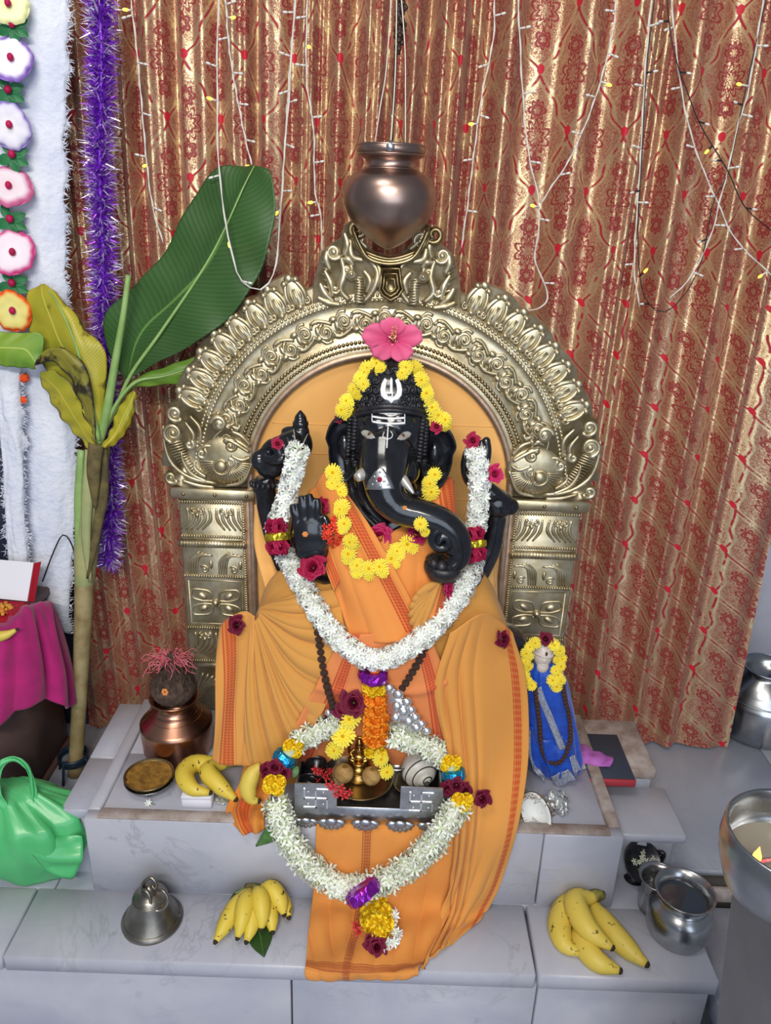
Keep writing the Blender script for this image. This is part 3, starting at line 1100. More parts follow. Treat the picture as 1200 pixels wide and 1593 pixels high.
    put('panel_frame', relief([[(xo + .010, zrow(903)), (xi - .012, zrow(903)), (xi - .012, zrow(970)), (xo + .010, zrow(970)), (xo + .010, zrow(903))]], .0022, 6))
    put('acanthus_panel', acan(980, 1022, True), M['brass'], kind='stuff')
    b = tube([(xo, AY, zrow(1034)), (xi, AY, zrow(1034))], .007, 8)
    put('roll_moulding', b)
    b = MB()
    for h in (0, 1):
        for k in range(6):
            a = .25 + 1.1 * k / 5
            x0 = xo + .012 + .062 * h
            q = [(x0 + .0 + .002 * k, 0, zrow(1090)), (x0 + .03 * math.cos(a), 0, zrow(1068)), (x0 + .056 * math.cos(a) + .004, 0, zrow(1068) + .036 * math.sin(a))]
            b.merge(relief([cat(q, 10)[:, (0, 2)]], [.003, .004, .003], 6))
    put('foot_palmette', b, M['brass'], kind='stuff')
    for n, b, mm, k in items:
        if side:
            b = mirror(b)
        o = b.build(n, mm, ar)
        o.parent = col
        for kk, v in k.items():
            o[kk] = v


pillar(0)
pillar(1)

# ------------------------------------------------------------------ crest with two rearing lions and a cradle
cr = bpy.data.objects.new('crest_piece', None); COL.objects.link(cr); cr.parent = ar
pp = lambda x, y: XZ(x, y, AY - .004)
poly = [(486, 478), (486, 448), (492, 420), (500, 392), (516, 378), (530, 370), (536, 350), (550, 340), (562, 376), (582, 392), (610, 400)]
poly = [pp(*q) for q in poly]
full = poly + [(2 * CX + .002 - x, z) for x, z in poly[::-1][1:]]
base = [(x, z) for x, z in full]
nb_ = len(base)
b = MB()
o_ = outline([(x, z) for x, z in base], AY - .004, AY + .016, .015)
b.merge(o_)
b.build('crest_plate', M['brass_lit'], ar).parent = cr
lion = []
b = MB()
for q, r, tr, a0 in (((520, 392), .014, 1.6, -.4), ((540, 420), .011, 1.5, 1.0), ((556, 372), .014, 1.2, 2.4), ((522, 450), .008, 1.2, 0)):
    x, z = pp(*q)
    b = relief([spiral(x, z, r, a0, tr, 22)], [.003, .0045], 7, AY - .008)
    b.merge(ell((x, AY - .009, z), (r * .45, r * .45, r * .45), None, 9, 6))
    b.merge(ell((x, AY - .006, z), (r * .9, .004, r * .9), None, 14, 6))
    lion.append(('mane_volute', b))
b = MB()
for ln in (((530, 396), (536, 425), (530, 450), (545, 468)), ((545, 372), (548, 398), (566, 405)), ((505, 420), (515, 440), (518, 462)), ((548, 425), (560, 440), (556, 465), (560, 472)), ((575, 402), (588, 425), (580, 452), (566, 470)), ((585, 405), (592, 425), (588, 448)), ((498, 440), (506, 456), (520, 470)), ((512, 384), (508, 402), (514, 420)), ((536, 362), (541, 380), (536, 398)), ((548, 352), (556, 370), (572, 386)), ((566, 420), (576, 436), (570, 456)), ((530, 404), (544, 404), (550, 414)), ((494, 462), (510, 470), (530, 474))):
    q = [pp(*t) for t in ln]
    lion.append(('lion_limb', relief([cat([(x, 0, z) for x, z in q], 14)[:, (0, 2)]], [.004, .008, .005], 8, AY - .006)))
b = MB()
for k in range(6):
    q = (502 + 3 * (k % 2), 410 + 9 * k)
    b.merge(relief([[pp(q[0] + 12, q[1] + 3), pp(q[0] - 4, q[1] - 4)]], [.0035, .001], 6, AY - .006))
for k in range(10):
    y = 430 + 4.2 * k
    b.merge(relief([[pp(552, y), pp(567, y + 2)]], .0018, 5, AY - .013))
lion.append(('mane_barbs', b))
b = MB()
x, z = pp(558, 440)
b.merge(ell((x - .012, AY - .012, z + .014), (.012, .010, .011), None, 12, 8))
b.merge(ell((x - .012, AY - .022, z + .016), (.004, .004, .004), None, 8, 6))
lion.append(('lion_head', b))
for side in (0, 1):
    for n, b in lion:
        o = (b if side == 0 else mirror(b, CX + .001)).build(n, M['brass'], ar)
        o.parent = cr
        if n == 'mane_barbs':
            o['kind'] = 'stuff'
b = MB()
for s in (.0, .5, 1.0):
    ln = [(551, 352 + 6 * s), (552 + 8 * s, 380), (575, 394 + 8 * s), (607, 402 + 8 * s), (640, 394 + 8 * s), (664 - 8 * s, 380), (666, 352 + 6 * s)]
    q = [pp(*t) for t in ln]
    b.merge(relief([cat([(x, 0, z) for x, z in q], 30)[:, (0, 2)]], .0042, 8, AY - .012 - .006 * s))
for q, a0, sg in (((555, 356), 1, 1), ((676, 365), 1, -1)):
    x, z = pp(*q)
    b.merge(relief([[(x + sg * (p[0] - x), p[1]) for p in spiral(x, z, .016, 0, 1.2, 18, .3)]], [.004, .006], 7, AY - .010))
b.build('cradle', M['brass_dark'], ar).parent = cr
b = MB()
for k in range(26):
    t = k / 25
    x, z = pp(578 + 60 * t, 402 + 8 * math.sin(PI * t))
    b.merge(ell((x, AY - .016, z), .0028, None, 6, 5))
o = b.build('bead_border', M['brass_dark'], ar); o.parent = cr; o['kind'] = 'stuff'
sh = [pp(*q) for q in ((592, 412), (624, 412), (627, 440), (630, 450), (622, 462), (608, 470), (595, 462), (587, 450), (590, 440))]
b = outline(sh, AY - .016, AY + .002, .06)
for s in (.85, .6, .35):
    c = np.mean(sh, 0)
    q = [tuple(c + (np.array(t) - c) * s) for t in sh]
    b.merge(relief([q + [q[0]]], .0020, 6, AY - .0165))
b.build('shield', M['brass_dark'], ar).parent = cr

# saffron cloth stretched over the panel inside the arch
vs = [(CX + .006 + (RI - .002) * math.cos(a) * 1.0, z) for a, z in []]
pts = [(CX - RI + .002, .19), (CX + RI - .002, .19)] + [(CX + (RI - .002) * math.cos(a), CZ + (RI - .002) * math.sin(a)) for a in np.linspace(0, PI, 50)]
pc = outline(pts, AY + .006, AY + .014)
pcb = pc.build('backing_cloth', M['panel_cloth'], loc=(CX, AY + .01, .6), smooth=False)
tag(pcb, 'plain saffron cloth stretched behind the statue inside the brass arch', 'cloth')
reg(pc)
b = MB()
for z, x0, x1 in ((.86, -.23, .21), (.705, .12, .24), (.80, -.24, -.02)):
    b.merge(tube([(x, AY + .0062, z + .004 * math.sin(9 * x)) for x in np.linspace(x0, x1, 14)], .0016, 5, True, 0, (.5, 1)))
b.build('fold_crease', M['panel_cloth'], pcb)

# ================================================================== STATUE
sb = thing('elephant_headed_statue', 'black polished stone elephant headed deity seated in saffron cloth beneath the arch', 'statue', (-.01, .24, .181))
bodyb = MB()


def E_(px, py, Y, rx, rz, ry=None, rot=0.0, dst=None):
    """ellipsoid, radii in photo pixels (ry in metres)"""
    p = PY(px, py, Y)
    s = ppm(p)
    Mx = Matrix.Rotation(rot, 4, 'Y') if rot else None
    (bodyb if dst is None else dst).merge(ell(p, (rx * s, ry if ry is not None else rx * s, rz * s * 1.05), Mx, 28, 18))
    return p


def T_(pts, rpx, n=14, flat=(1, 1), N=24, dst=None):
    P = cat([PY(*p) for p in pts], N)
    s = ppm(P[len(P) // 2])
    r = [q * s for q in rpx] if not np.isscalar(rpx) else rpx * s
    (bodyb if dst is None else dst).merge(tube(P, r, n, True, 0, flat, ref=(0, -1, 0)))
    return P


# torso, belly and folded legs (mostly under the cloth)
E_(600, 870, .245, 108, 130, .080)
E_(590, 985, .235, 120, 95, .080)
E_(430, 1010, .22, 75, 42, .070, .25)
E_(745, 1010, .22, 75, 42, .070, -.25)
E_(590, 1085, .225, 205, 85, .075)
# head
E_(606, 672, .225, 62, 72, .070)
E_(608, 622, .228, 60, 58, .062)                         # crown dome
E_(610, 566, .235, 16, 20, .020)
E_(590, 655, .185, 26, 20, .028)
E_(622, 655, .187, 26, 20, .028)
E_(603, 700, .180, 42, 46, .042)
E_(575, 672, .178, 16, 12, .014)
E_(630, 674, .180, 16, 12, .014)
E_(572, 730, .18, 20, 22, .03)
E_(634, 732, .18, 20, 22, .03)
E_(608, 770, .215, 44, 42, .05)
# trunk
TR = T_([(602, 668, .200), (600, 700, .172), (598, 735, .142), (602, 768, .125), (622, 790, .118), (655, 800, .112), (688, 812, .108), (711, 836, .106), (714, 866, .104), (700, 882, .100)],
        [30, 44, 39, 32, 27, 25, 23, 22, 20, 16], 18, N=44)
# ears
for s_, ex_, ey_ in ((-1, 534, 694), (1, 678, 706)):
    p = PY(ex_, ey_, .215)
    b = MB()
    q = ppm(p)
    vs, fs = [], []
    NR, NT_ = 8, 26
    for i in range(NR + 1):
        r = i / NR
        for k in range(NT_):
            a = 2 * PI * k / NT_
            rx = 31 * (1 + .08 * math.cos(a)) * q
            rz = (50 if math.sin(a) > 0 else 60) * q
            dish = .012 * (1 - r * r) - (.008 if r > .86 else 0)
            vs.append((p[0] + rx * r * math.cos(a) * (1 if math.sin(a) > 0 else .82), p[1] + dish, p[2] + rz * r * math.sin(a)))
    fr = [(i * NT_ + k, i * NT_ + (k + 1) % NT_, (i + 1) * NT_ + (k + 1) % NT_, (i + 1) * NT_ + k) for i in range(NR) for k in range(NT_)]
    n0 = len(vs)
    vs += [(x, y + .014, z) for x, y, z in vs]
    fs = [f[::-1] for f in fr] + [tuple(i + n0 for i in f) for f in fr]
    o0 = NR * NT_
    fs += [(o0 + k, o0 + (k + 1) % NT_, n0 + o0 + (k + 1) % NT_, n0 + o0 + k) for k in range(NT_)]
    bodyb.add(vs, fs)
    E_(ex_ + s_ * -2, ey_ + 2, .212, 9, 20, .010)
# raised back hand holding the goad
T_([(448, 880, .235), (430, 835, .235), (416, 785, .232), (412, 742, .23)], [21, 19, 17, 16])
E_(412, 752, .23, 21, 6, .019)
E_(411, 762, .23, 19, 4, .017)
E_(424, 720, .225, 29, 23, .026, -.3)
E_(404, 716, .218, 14, 16, .018)
for k in range(4):
    T_([(412 + 9 * k, 700 - 4 * k, .222), (424 + 10 * k, 690 - 4 * k, .207), (434 + 9 * k, 702 - 3 * k, .198), (436 + 8 * k, 716 - 2 * k, .202)], [8, 8.5, 8, 7], 10)
T_([(412, 712, .212), (428, 716, .196), (444, 712, .193)], [9, 9, 7], 10)
E_(465, 692, .222, 22, 27, .022)
T_([(441, 676, .222), (452, 672, .222), (458, 690, .222)], [9, 9, 9])
p = PY(468, 672, .222)
q = ppm(p)
bodyb.merge(lathe([(r * q, (672 - y) * q * 1.06) for r, y in ((0, 686), (14, 684), (14, 668), (11, 664), (13, 660), (13, 657), (9, 654), (10, 651), (9, 648), (4, 642), (0, 637))], 18, p))
# other raised hand with the noose
T_([(742, 890, .235), (762, 850, .235), (770, 815, .232), (772, 790, .23)], [21, 20, 17, 17])
E_(774, 783, .225, 27, 22, .026, .35)
E_(795, 788, .222, 13, 13, .016)
E_(756, 768, .218, 18, 17, .02)
for k in range(4):
    T_([(784 - 3 * k, 775 - 3 * k, .215), (772 - 5 * k, 768 - 4 * k, .204), (762 - 5 * k, 776 - 4 * k, .200)], [8.5, 8.5, 7], 10)
a_ = np.linspace(0, 2 * PI, 30)
pc_ = PY(739, 722, .222)
q = ppm(pc_)
bodyb.merge(tube([(pc_[0] + 16 * q * math.cos(a), pc_[1], pc_[2] + 34 * q * math.sin(a)) for a in a_], 6.5 * q, 10))
E_(742, 715, .228, 10, 24, .010)
T_([(748, 735, .222), (757, 705, .222), (756, 684, .222)], [11, 9, 7])
E_(757, 687, .222, 7, 8, .008)
# blessing hand
T_([(530, 905, .20), (508, 885, .175), (490, 868, .155)], [28, 26, 25])
E_(482, 832, .146, 31, 36, .020)
E_(486, 855, .150, 28, 22, .022)
for k, (x0, x1, yt) in enumerate(((460, 456, 783), (471.5, 469, 770), (483, 481.5, 767), (494, 493.5, 774))):
    T_([(x0 + 2, 822, .142), (x0, 800, .142), (x1 + 1, yt + 12, .142), (x1, yt + 1, .143)], [8.2, 8.0, 7.4, 5.6], 12)
T_([(500, 850, .142), (509, 830, .138), (508, 812, .138), (503, 802, .140)], [10, 9.5, 8, 5.5], 12)
# hand with the bowl
T_([(738, 900, .22), (720, 905, .18), (700, 895, .15)], [24, 22, 18])
E_(690, 882, .125, 31, 24, .028)
E_(690, 870, .125, 29, 9, .028)

# weld everything into one stone body
tmp = bodyb.build('tmp', M['stone'], loc=(0, 0, 0))
md = tmp.modifiers.new('r', 'REMESH'); md.mode = 'VOXEL'; md.voxel_size = .0024; md.use_smooth_shade = True
md = tmp.modifiers.new('s', 'SMOOTH'); md.iterations = 7; md.factor = .5
dg = bpy.context.evaluated_depsgraph_get()
ev = tmp.evaluated_get(dg)
me = bpy.data.meshes.new_from_object(ev)
bpy.data.objects.remove(tmp, do_unlink=True)
me.name = 'body'
bv = [tuple(v.co) for v in me.vertices]
bf = [tuple(p.vertices) for p in me.polygons]
body = MB().add(bv, bf)
reg(body)
body.build('body', M['stone'], sb)

# carved details -----------------------------------------------------------
# curled trunk tip
b = MB()
c0 = PY(689, 838, .098)
q = ppm(c0)
for sp_, rr in ((spiral(0, 0, 25 * q, PI * 1.35, 1.75, 40, .12), [7 * q, 8 * q, 11 * q]),):
    b.merge(tube([(c0[0] - x, c0[1] - .010 * (1 - i / 39), c0[2] + z) for i, (x, z) in enumerate(sp_)], rr, 12, True, 0, (1, 1)))
b.merge(ell(c0 + np.array([0, .010, 0]), (20 * q, .012, 22 * q), None, 20, 12))
b.build('trunk_curl', M['stone'], sb)
# crown bands, ropes and curls
b = MB()
for y, wx, Yc in ((642, 60, .17), (636, 62, .175)):
    P = [on(x, yy, .003) for x, yy in zip(np.linspace(548, 664, 30), y + 10 * ((np.linspace(-1, 1, 30)) ** 2) - 4)]
    b.merge(tube(P, .0045, 8))
b.build('crown_band', M['stone_matt'], sb)
k_ = 0
for row, (y, xa, xb, n) in enumerate(((578, 592, 628, 4), (592, 574, 642, 7), (607, 562, 654, 9), (621, 556, 660, 10), (631, 552, 664, 11))):
    for k in range(n):
        x = xa + (xb - xa) * k / (n - 1)
        if abs(x - 609) < 18 and 585 < y < 628:
            continue
        p, nn = hit(x, y)
        s = ppm(p) * 7
        sp_ = spiral(0, 0, s, k * 1.3, 1.3, 14, .2)
        Bm = basis(nn)
        b = tube([tuple(Vector(p) + Bm @ Vector((u, v, .001))) for u, v in sp_], s * .28, 6)
        b.merge(ell(p, s * .5, None, 8, 6))
        b.build('crown_curl', M['stone_matt'], sb)
b = MB()
p = PY(610, 572, .235)
q = ppm(p)
b.merge(lathe([(0, 20 * q), (11 * q, 20 * q), (15 * q, 13 * q), (15 * q, 7 * q), (12 * q, 4 * q), (17 * q, 0), (17 * q, -5 * q), (13 * q, -8 * q)], 24, p))
b.build('crown_knob', M['stone'], sb)
# beaded locks beside the face
for x0, x1, ya, yb, n in ((546, 541, 636, 712, 15), (553, 549, 648, 714, 13), (659, 652, 648, 716, 13), (665, 660, 640, 706, 13)):
    b = MB()
    for k in range(n):
        t = k / (n - 1)
        p = on(x0 + (x1 - x0) * t, ya + (yb - ya) * t, .003, .19)
        b.merge(ell(p, (.0058, .0055, .0040), None, 9, 6))
    b.build('hair_lock', M['stone_matt'], sb, kind='stuff')
for s_, x, y in ((-1, 546, 640), (1, 664, 636)):
    b = ell(on(x, y, .004, .19), (.011, .010, .016), None, 12, 8)
    b.build('crown_ear_boss', M['stone_matt'], sb)
for pts in (((540, 716), (548, 760), (562, 795), (590, 825)), ((553, 718), (560, 752), (572, 785), (598, 815)), ((660, 716), (652, 745), (648, 768))):
    P = cat([on(x, y, .005, .17) for x, y in pts], 40)
    b = tube(P, .0090, 8, flat=(1.2, .7))
    for k in range(len(P)):
        b.merge(ell(P[k] + np.array([0, -.005, .001]), (.0085, .003, .0026), None, 7, 5))
    b.build('long_lock', M['stone_matt'], sb)
# tusks
T1 = cat([PY(574, 738, .145), PY(564, 738, .128), PY(555, 744, .118)], 10)
tube(T1, [.0125, .0120, .0075], 16).build('tusk', M['tusk'], sb)
T1 = cat([PY(618, 738, .142), PY(630, 750, .120), PY(644, 768, .105)], 14)
tube(T1, [.0125, .009, .002], 16).build('tusk', M['tusk'], sb)
# painted marks: stripes, small trident, crown trident (thin raised paint)


def paint(lines, r, name, mm=M['white_paint'], flat=.5):
    b = MB()
    for ln in lines:
        pts = cat([(x, y, 0) for x, y in ln], max(6, int(len(ln) * 5)))[:, :2]
        P = [on(x, y, .0006) for x, y in pts]
        rr = r if np.isscalar(r) else r
        b.merge(tube(P, rr, 6))
    return b.build(name, mm, sb)


paint([[(580, 640), (592, 642), (605, 643), (617, 643), (630, 642)], [(580, 648), (592, 650), (605, 651), (617, 651), (630, 650)], [(580, 656), (592, 658), (605, 659), (617, 659), (630, 658)]], .0019, 'forehead_stripes')
paint([[(579, 638), (579, 656)], [(630, 642), (630, 660)]], .0009, 'forehead_stripes')
paint([[(604, 663), (602, 697)]], .0013, 'forehead_trident')
paint([[(598, 672), (596, 678), (598, 682), (603, 683), (609, 681), (611, 676), (608, 671)]], .0008, 'forehead_trident')


def flatpaint(poly, name, mm, lift=.0016, th=.002, sub=3):
    """a painted patch with a little thickness following the stone"""
    c = np.mean(poly, 0)
    bm = bmesh.new()
    vs = [bm.verts.new((x, y, 0)) for x, y in poly]
    f = bm.faces.new(vs)
    bmesh.ops.triangulate(bm, faces=[f])
    bmesh.ops.subdivide_edges(bm, edges=bm.edges, cuts=sub, use_grid_fill=True)
    bm.verts.index_update()
    V = [on(v.co.x, v.co.y, lift) for v in bm.verts]
    F = [[v.index for v in f.verts] for f in bm.faces]
    bm.free()
    o = MB().add(V, F).build(name, mm, sb)
    solid(o, th, 0)
    return o


for poly in ([(607, 591), (609, 587), (611, 591), (611, 606), (612, 618), (606, 618), (607, 606)],
             [(599, 588), (603, 592), (601, 598), (600, 606), (601, 612), (605, 617), (609, 618), (609, 628), (605, 623), (598, 621), (593, 615), (592, 606), (594, 597)],
             [(619, 588), (615, 592), (617, 598), (618, 606), (617, 612), (613, 617), (609, 618), (609, 628), (613, 623), (620, 621), (625, 615), (626, 606), (624, 597)]):
    flatpaint(poly, 'crown_trident', M['white_paint'])
ell(on(608, 615, .0015), (.0026, .0015, .0032), None, 10, 6).build('trident_dot', M['bead'], sb)
for x, y, g in ((573, 677, 1), (629, 679, -1)):
    al = [(x - 11 * g, y - 5), (x - 6 * g, y - 8), (x + 1 * g, y - 7), (x + 7 * g, y - 2), (x + 11 * g, y + 4), (x + 5 * g, y + 6), (x - 2 * g, y + 5), (x - 8 * g, y + 1)]
    flatpaint(al, 'eye', M['tusk'], .0022, .003)
    ell(on(x + 2 * g, y - 1, .0045), (.0034, .0016, .0040), None, 12, 6).build('pupil', M['bead'], sb)
pal = flatpaint([(591, 727), (597, 729), (603, 738), (610, 750), (614, 761), (592, 762), (570, 761), (574, 749), (582, 736)], 'trunk_ornament', M['silver'], .003, .004)
ell(on(591, 746, .006), (.0042, .002, .005), None, 12, 6).build('ornament_stone', M['rose'], sb)
b = MB()
for x, y in ((583, 742), (600, 741), (580, 754), (592, 756), (604, 754), (592, 735), (586, 749), (598, 749)):
    b.merge(ell(on(x, y, .004), (.003, .0018, .003), None, 8, 5))
b.build('ornament_beading', M['silver'], sb, kind='stuff')
for x, y, r in ((475, 831, .0055), (630, 790, .0042)):
    p, nn = hit(x, y)
    b = MB()
    for k in range(6):
        a = k * PI / 3
        b.merge(ell(p + np.array([r * .6 * math.cos(a), -.0005, r * .6 * math.sin(a)]), (r * .45, .0012, r * .45), None, 7, 5))
    b.merge(ell(p, (r * .6, .0016, r * .6), None, 7, 5))
    b.build('sandal_paste_dot', M['kumkum'], sb)
for x, y in ((527, 672), (526, 692), (674, 708), (567, 692), (630, 668), (594, 692), (588, 712), (606, 710), (583, 700), (599, 722)):
    pass
# bowl of sweets carved under the trunk
b = MB()
p = PY(690, 880, .110)
q = ppm(p)
b.merge(lathe([(8 * q, -24 * q), (24 * q, -18 * q), (30 * q, -4 * q), (30 * q, 4 * q), (26 * q, 4 * q)], 24, p))
for k in range(7):
    a = 2 * PI * k / 7
    b.merge(ell(p + np.array([17 * q * math.cos(a), 17 * q * math.sin(a), 6 * q]), 10 * q, None, 10, 7))
b.build('carved_bowl', M['stone_matt'], sb)
# rope bracelet bosses
b = MB()
for k in range(16):
    a = 2 * PI * k / 16
    p = PY(412, 752, .23)
    q = ppm(p)
    b.merge(ell(p + np.array([21 * q * math.cos(a), .020 * math.sin(a), 0]), (.004, .004, .006), None, 7, 5))
b.build('bracelet', M['stone_matt'], sb, kind='stuff')

# ================================================================== CLOTHS
def S(cols):
    return [[PT(t) for t in c] for c in cols]


def ridge(x, k=1.0):
    """a soft crest with a sharper valley"""
    return (np.abs(np.sin(PI * x)) ** k) - .5


dh = thing('saffron_dhoti', 'saffron cloth with red woven borders draped over the statue lap and plinth front', 'cloth', (-.02, .12, .19))


def cloth(name, cols, mm, parent, nu=70, nv=70, disp=None, th=.0016, do_reg=True):
    b = sheet(S(cols), nu, nv, disp)
    if do_reg:
        reg(b)
    o = b.build(name, mm, parent)
    solid(o, th, 0)
    return o


# lap, gathered in level folds on the left thigh
def d_lap(u, v):
    left = np.clip((.45 - u) / .25, 0, 1)
    g = ridge(v * 9 + 1.2 * u, .7) * .010 * left * np.clip(v * 4, 0, 1) * np.clip((.75 - v) * 5, 0, 1)
    right = np.clip((u - .55) / .2, 0, 1)
    fold = np.exp(-((v - .42 - .35 * (1 - u)) / .03) ** 2) * .006 + np.exp(-((v - .72 + .5 * (u - .7)) / .04) ** 2) * .007
    return g + fold * right + .003 * np.sin(14 * u + 9 * v)


cloth('lap_cloth', [
    [(398, 958, .22), (397, 1000, .175), (392, 1100, .14), (395, 1225, .10)],
    [(436, 888, .20), (432, 955, .145), (432, 1060, .125), (440, 1228, .11)],
    [(525, 872, .165), (517, 960, .130), (520, 1060, .118), (520, 1228, .125)],
    [(600, 872, .155), (600, 960, .126), (600, 1060, .112), (600, 1228, .13)],
    [(690, 880, .165), (690, 960, .130), (690, 1060, .118), (690, 1228, .125)],
    [(752, 892, .20), (760, 960, .150), (765, 1060, .12), (760, 1225, .09)],
    [(775, 940, .23), (792, 990, .18), (800, 1080, .15), (800, 1220, .10)]],
    M['dhoti_plain'], dh, 90, 90, d_lap)


cloth('left_drape', [
    [(341, 984, .165), (337, 1060, .125), (330, 1182, .085)],
    [(352, 966, .16), (348, 1060, .118), (342, 1187, .078)],
    [(368, 954, .152), (364, 1060, .112), (356, 1190, .072)],
    [(384, 952, .15), (378, 1060, .104), (370, 1192, .064)],
    [(398, 958, .145), (396, 1060, .100), (390, 1192, .058)]],
    M['dhoti'], dh, 60, 60, lambda u, v: .004 * np.sin(6 * v + 7 * u) + .008 * np.clip(u - .6, 0, 1) * np.sin(14 * u + 2 * v))


def d_fan(u, v):
    s_ = u * 7.2 + .5 * np.sin(5 * u) + .25 * np.sin(4 * v)
    a = ridge(s_, .65) * .017 + .005 * ridge(2.3 * s_ + .4, .8)
    return a * np.clip(v * 1.5, 0, 1) ** .7 * (1 - .35 * v) + .012 * np.sin(PI * v) * (1 - u * .5)


cloth('gathered_fan', [
    [(390, 966, .142), (386, 1080, .098), (378, 1192, .062)],
    [(392, 966, .140), (408, 1080, .094), (408, 1200, .056)],
    [(394, 966, .138), (430, 1080, .092), (440, 1196, .056)],
    [(396, 966, .137), (450, 1070, .094), (474, 1150, .072)],
    [(398, 964, .137), (466, 1050, .097), (508, 1095, .088)],
    [(400, 962, .138), (474, 1022, .104), (535, 1035, .100)],
    [(402, 958, .140), (472, 985, .112), (538, 985, .110)],
    [(402, 952, .145), (466, 950, .122), (530, 945, .120)],
    [(404, 946, .155), (462, 925, .140), (520, 918, .138)]],
    M['dhoti_plain'], dh, 200, 60, d_fan)


def d_right(u, v):
    mid = np.exp(-((u - .30) / .12) ** 2) + .8 * np.exp(-((u - .08) / .10) ** 2)
    pl_ = ridge(7 * u + .5 * v - .3 * v * v, .7) * .014
    low = np.clip((v - .62) / .15, 0, 1) * ridge(5 * u + 7 * (v - .6) * (1 - u), .8) * .012 * (1 - u)
    return pl_ * mid * np.clip(v * 4, 0, 1) + low + .003 * np.sin(9 * u + 11 * v)


cloth('right_drape', [
    [(700, 985, .092), (676, 1070, .085), (694, 1170, .062), (706, 1280, -.012), (702, 1360, -.022), (690, 1420, 'z', .012), (660, 1497, 'z', .010), (652, 1512, -.158)],
    [(735, 960, .105), (705, 1070, .085), (710, 1180, .048), (725, 1285, -.014), (716, 1365, -.026), (700, 1428, 'z', .012), (668, 1488, 'z', .008), (660, 1499, 'z', .008)],
    [(762, 955, .125), (742, 1060, .094), (740, 1180, .050), (748, 1285, -.012), (735, 1370, -.024), (712, 1430, 'z', .010), (690, 1478, 'z', .006), (686, 1484, 'z', .006)],
    [(782, 970, .155), (775, 1060, .112), (775, 1180, .060), (775, 1285, -.010), (757, 1370, -.018), (728, 1425, 'z', .008), (716, 1452, 'z', .006), (712, 1460, 'z', .006)],
    [(797, 985, .165), (820, 1060, .128), (822, 1170, .080), (806, 1285, -.006), (782, 1370, -.010), (760, 1412, 'z', .006), (752, 1425, 'z', .006), (748, 1432, 'z', .006)]],
    M['dhoti_r'], dh, 110, 150, d_right)

cloth('front_apron', [
    [(534, 985, .100), (494, 1060, .086), (432, 1176, .056)],
    [(560, 985, .098), (535, 1070, .088), (500, 1192, .112)],
    [(595, 985, .096), (590, 1080, .090), (585, 1200, .122)],
    [(640, 985, .098), (650, 1075, .088), (655, 1192, .112)],
    [(668, 985, .102), (700, 1070, .088), (718, 1170, .050)]],
    M['front'], dh, 70, 60, lambda u, v: .004 * np.sin(8 * u + 3 * v) + .006 * np.exp(-((v - .35 - .3 * (u - .5) ** 2) / .03) ** 2))

# cloth end lying on the plinth, left
cloth('cloth_end', [
    [(382, 1185, .075), (372, 1225, 'z', .20), (352, 1258, 'z', .186), (362, 1283, -.004), (372, 1296, -.010)],
    [(405, 1190, .06), (398, 1225, 'z', .212), (384, 1255, 'z', .192), (384, 1278, -.004), (388, 1297, -.012)],
    [(432, 1195, .05), (425, 1230, 'z', .21), (415, 1255, 'z', .19), (410, 1276, -.004), (411, 1293, -.012)]],
    cloth_mat('cloth_end', '#d98a3a', '#d07f30', [('u', .45, .18)]), dh, 40, 40, lambda u, v: .005 * np.sin(13 * u + 5 * v))


# runner over the plinth edge and step
def d_run(u, v):
    a = ridge(6 * u + 1.2 * np.sin(3 * v), .8) * .010
    return a * np.clip((v - .25) * 2, .12, 1) * np.clip((.93 - v) * 7, .3, 1) + .004 * np.sin(20 * v + 7 * u) * np.clip((v - .4) * 3, 0, 1)


cloth('runner', [
    [(492, 1262, 'z', .186), (492, 1290, -.010), (490, 1350, -.016), (486, 1398, -.022), (481, 1440, 'z', .010), (476, 1498, 'z', .009), (475, 1512, -.160), (477, 1519, -.160)],
    [(530, 1262, 'z', .188), (530, 1290, -.012), (528, 1350, -.020), (526, 1400, -.028), (520, 1440, 'z', .014), (512, 1500, 'z', .012), (512, 1514, -.163), (512, 1524, -.163)],
    [(590, 1262, 'z', .188), (590, 1290, -.012), (588, 1350, -.022), (586, 1402, -.030), (580, 1445, 'z', .016), (572, 1500, 'z', .014), (572, 1516, -.165), (572, 1527, -.165)],
    [(650, 1262, 'z', .188), (650, 1290, -.012), (648, 1350, -.020), (645, 1402, -.028), (635, 1445, 'z', .014), (620, 1500, 'z', .012), (618, 1514, -.163), (616, 1523, -.163)],
    [(715, 1262, 'z', .186), (715, 1290, -.010), (712, 1355, -.016), (705, 1402, -.022), (690, 1440, 'z', .010), (660, 1495, 'z', .009), (652, 1508, -.160), (650, 1514, -.160)]],
    M['runner'], dh, 110, 110, d_run)

sh_ = thing('saffron_shawl', 'bright orange shawl with red borders crossed over the statue chest', 'shawl', (-.02, .14, .45))
cloth('shawl_right', [
    [(575, 842, .150), (590, 885, .128), (610, 960, .108)],
    [(640, 810, .180), (640, 880, .128), (640, 960, .106)],
    [(692, 745, .235), (690, 850, .150), (672, 962, .100)],
    [(706, 765, .25), (716, 870, .17), (690, 965, .115)]],
    M['sash'], sh_, 50, 50, lambda u, v: .005 * np.sin(9 * u + 2 * v) + .004 * ridge(5 * u, .8))
cloth('shawl_left', [
    [(478, 772, .23), (506, 880, .150), (548, 1002, .100)],
    [(498, 748, .232), (530, 850, .138), (580, 1000, .094)],
    [(514, 745, .230), (556, 842, .132), (622, 998, .092)],
    [(530, 752, .222), (592, 845, .130), (672, 992, .098)]],
    M['sash'], sh_, 60, 60, lambda u, v: .004 * np.sin(10 * u - 3 * v) + .003 * ridge(4 * u + v, .8))
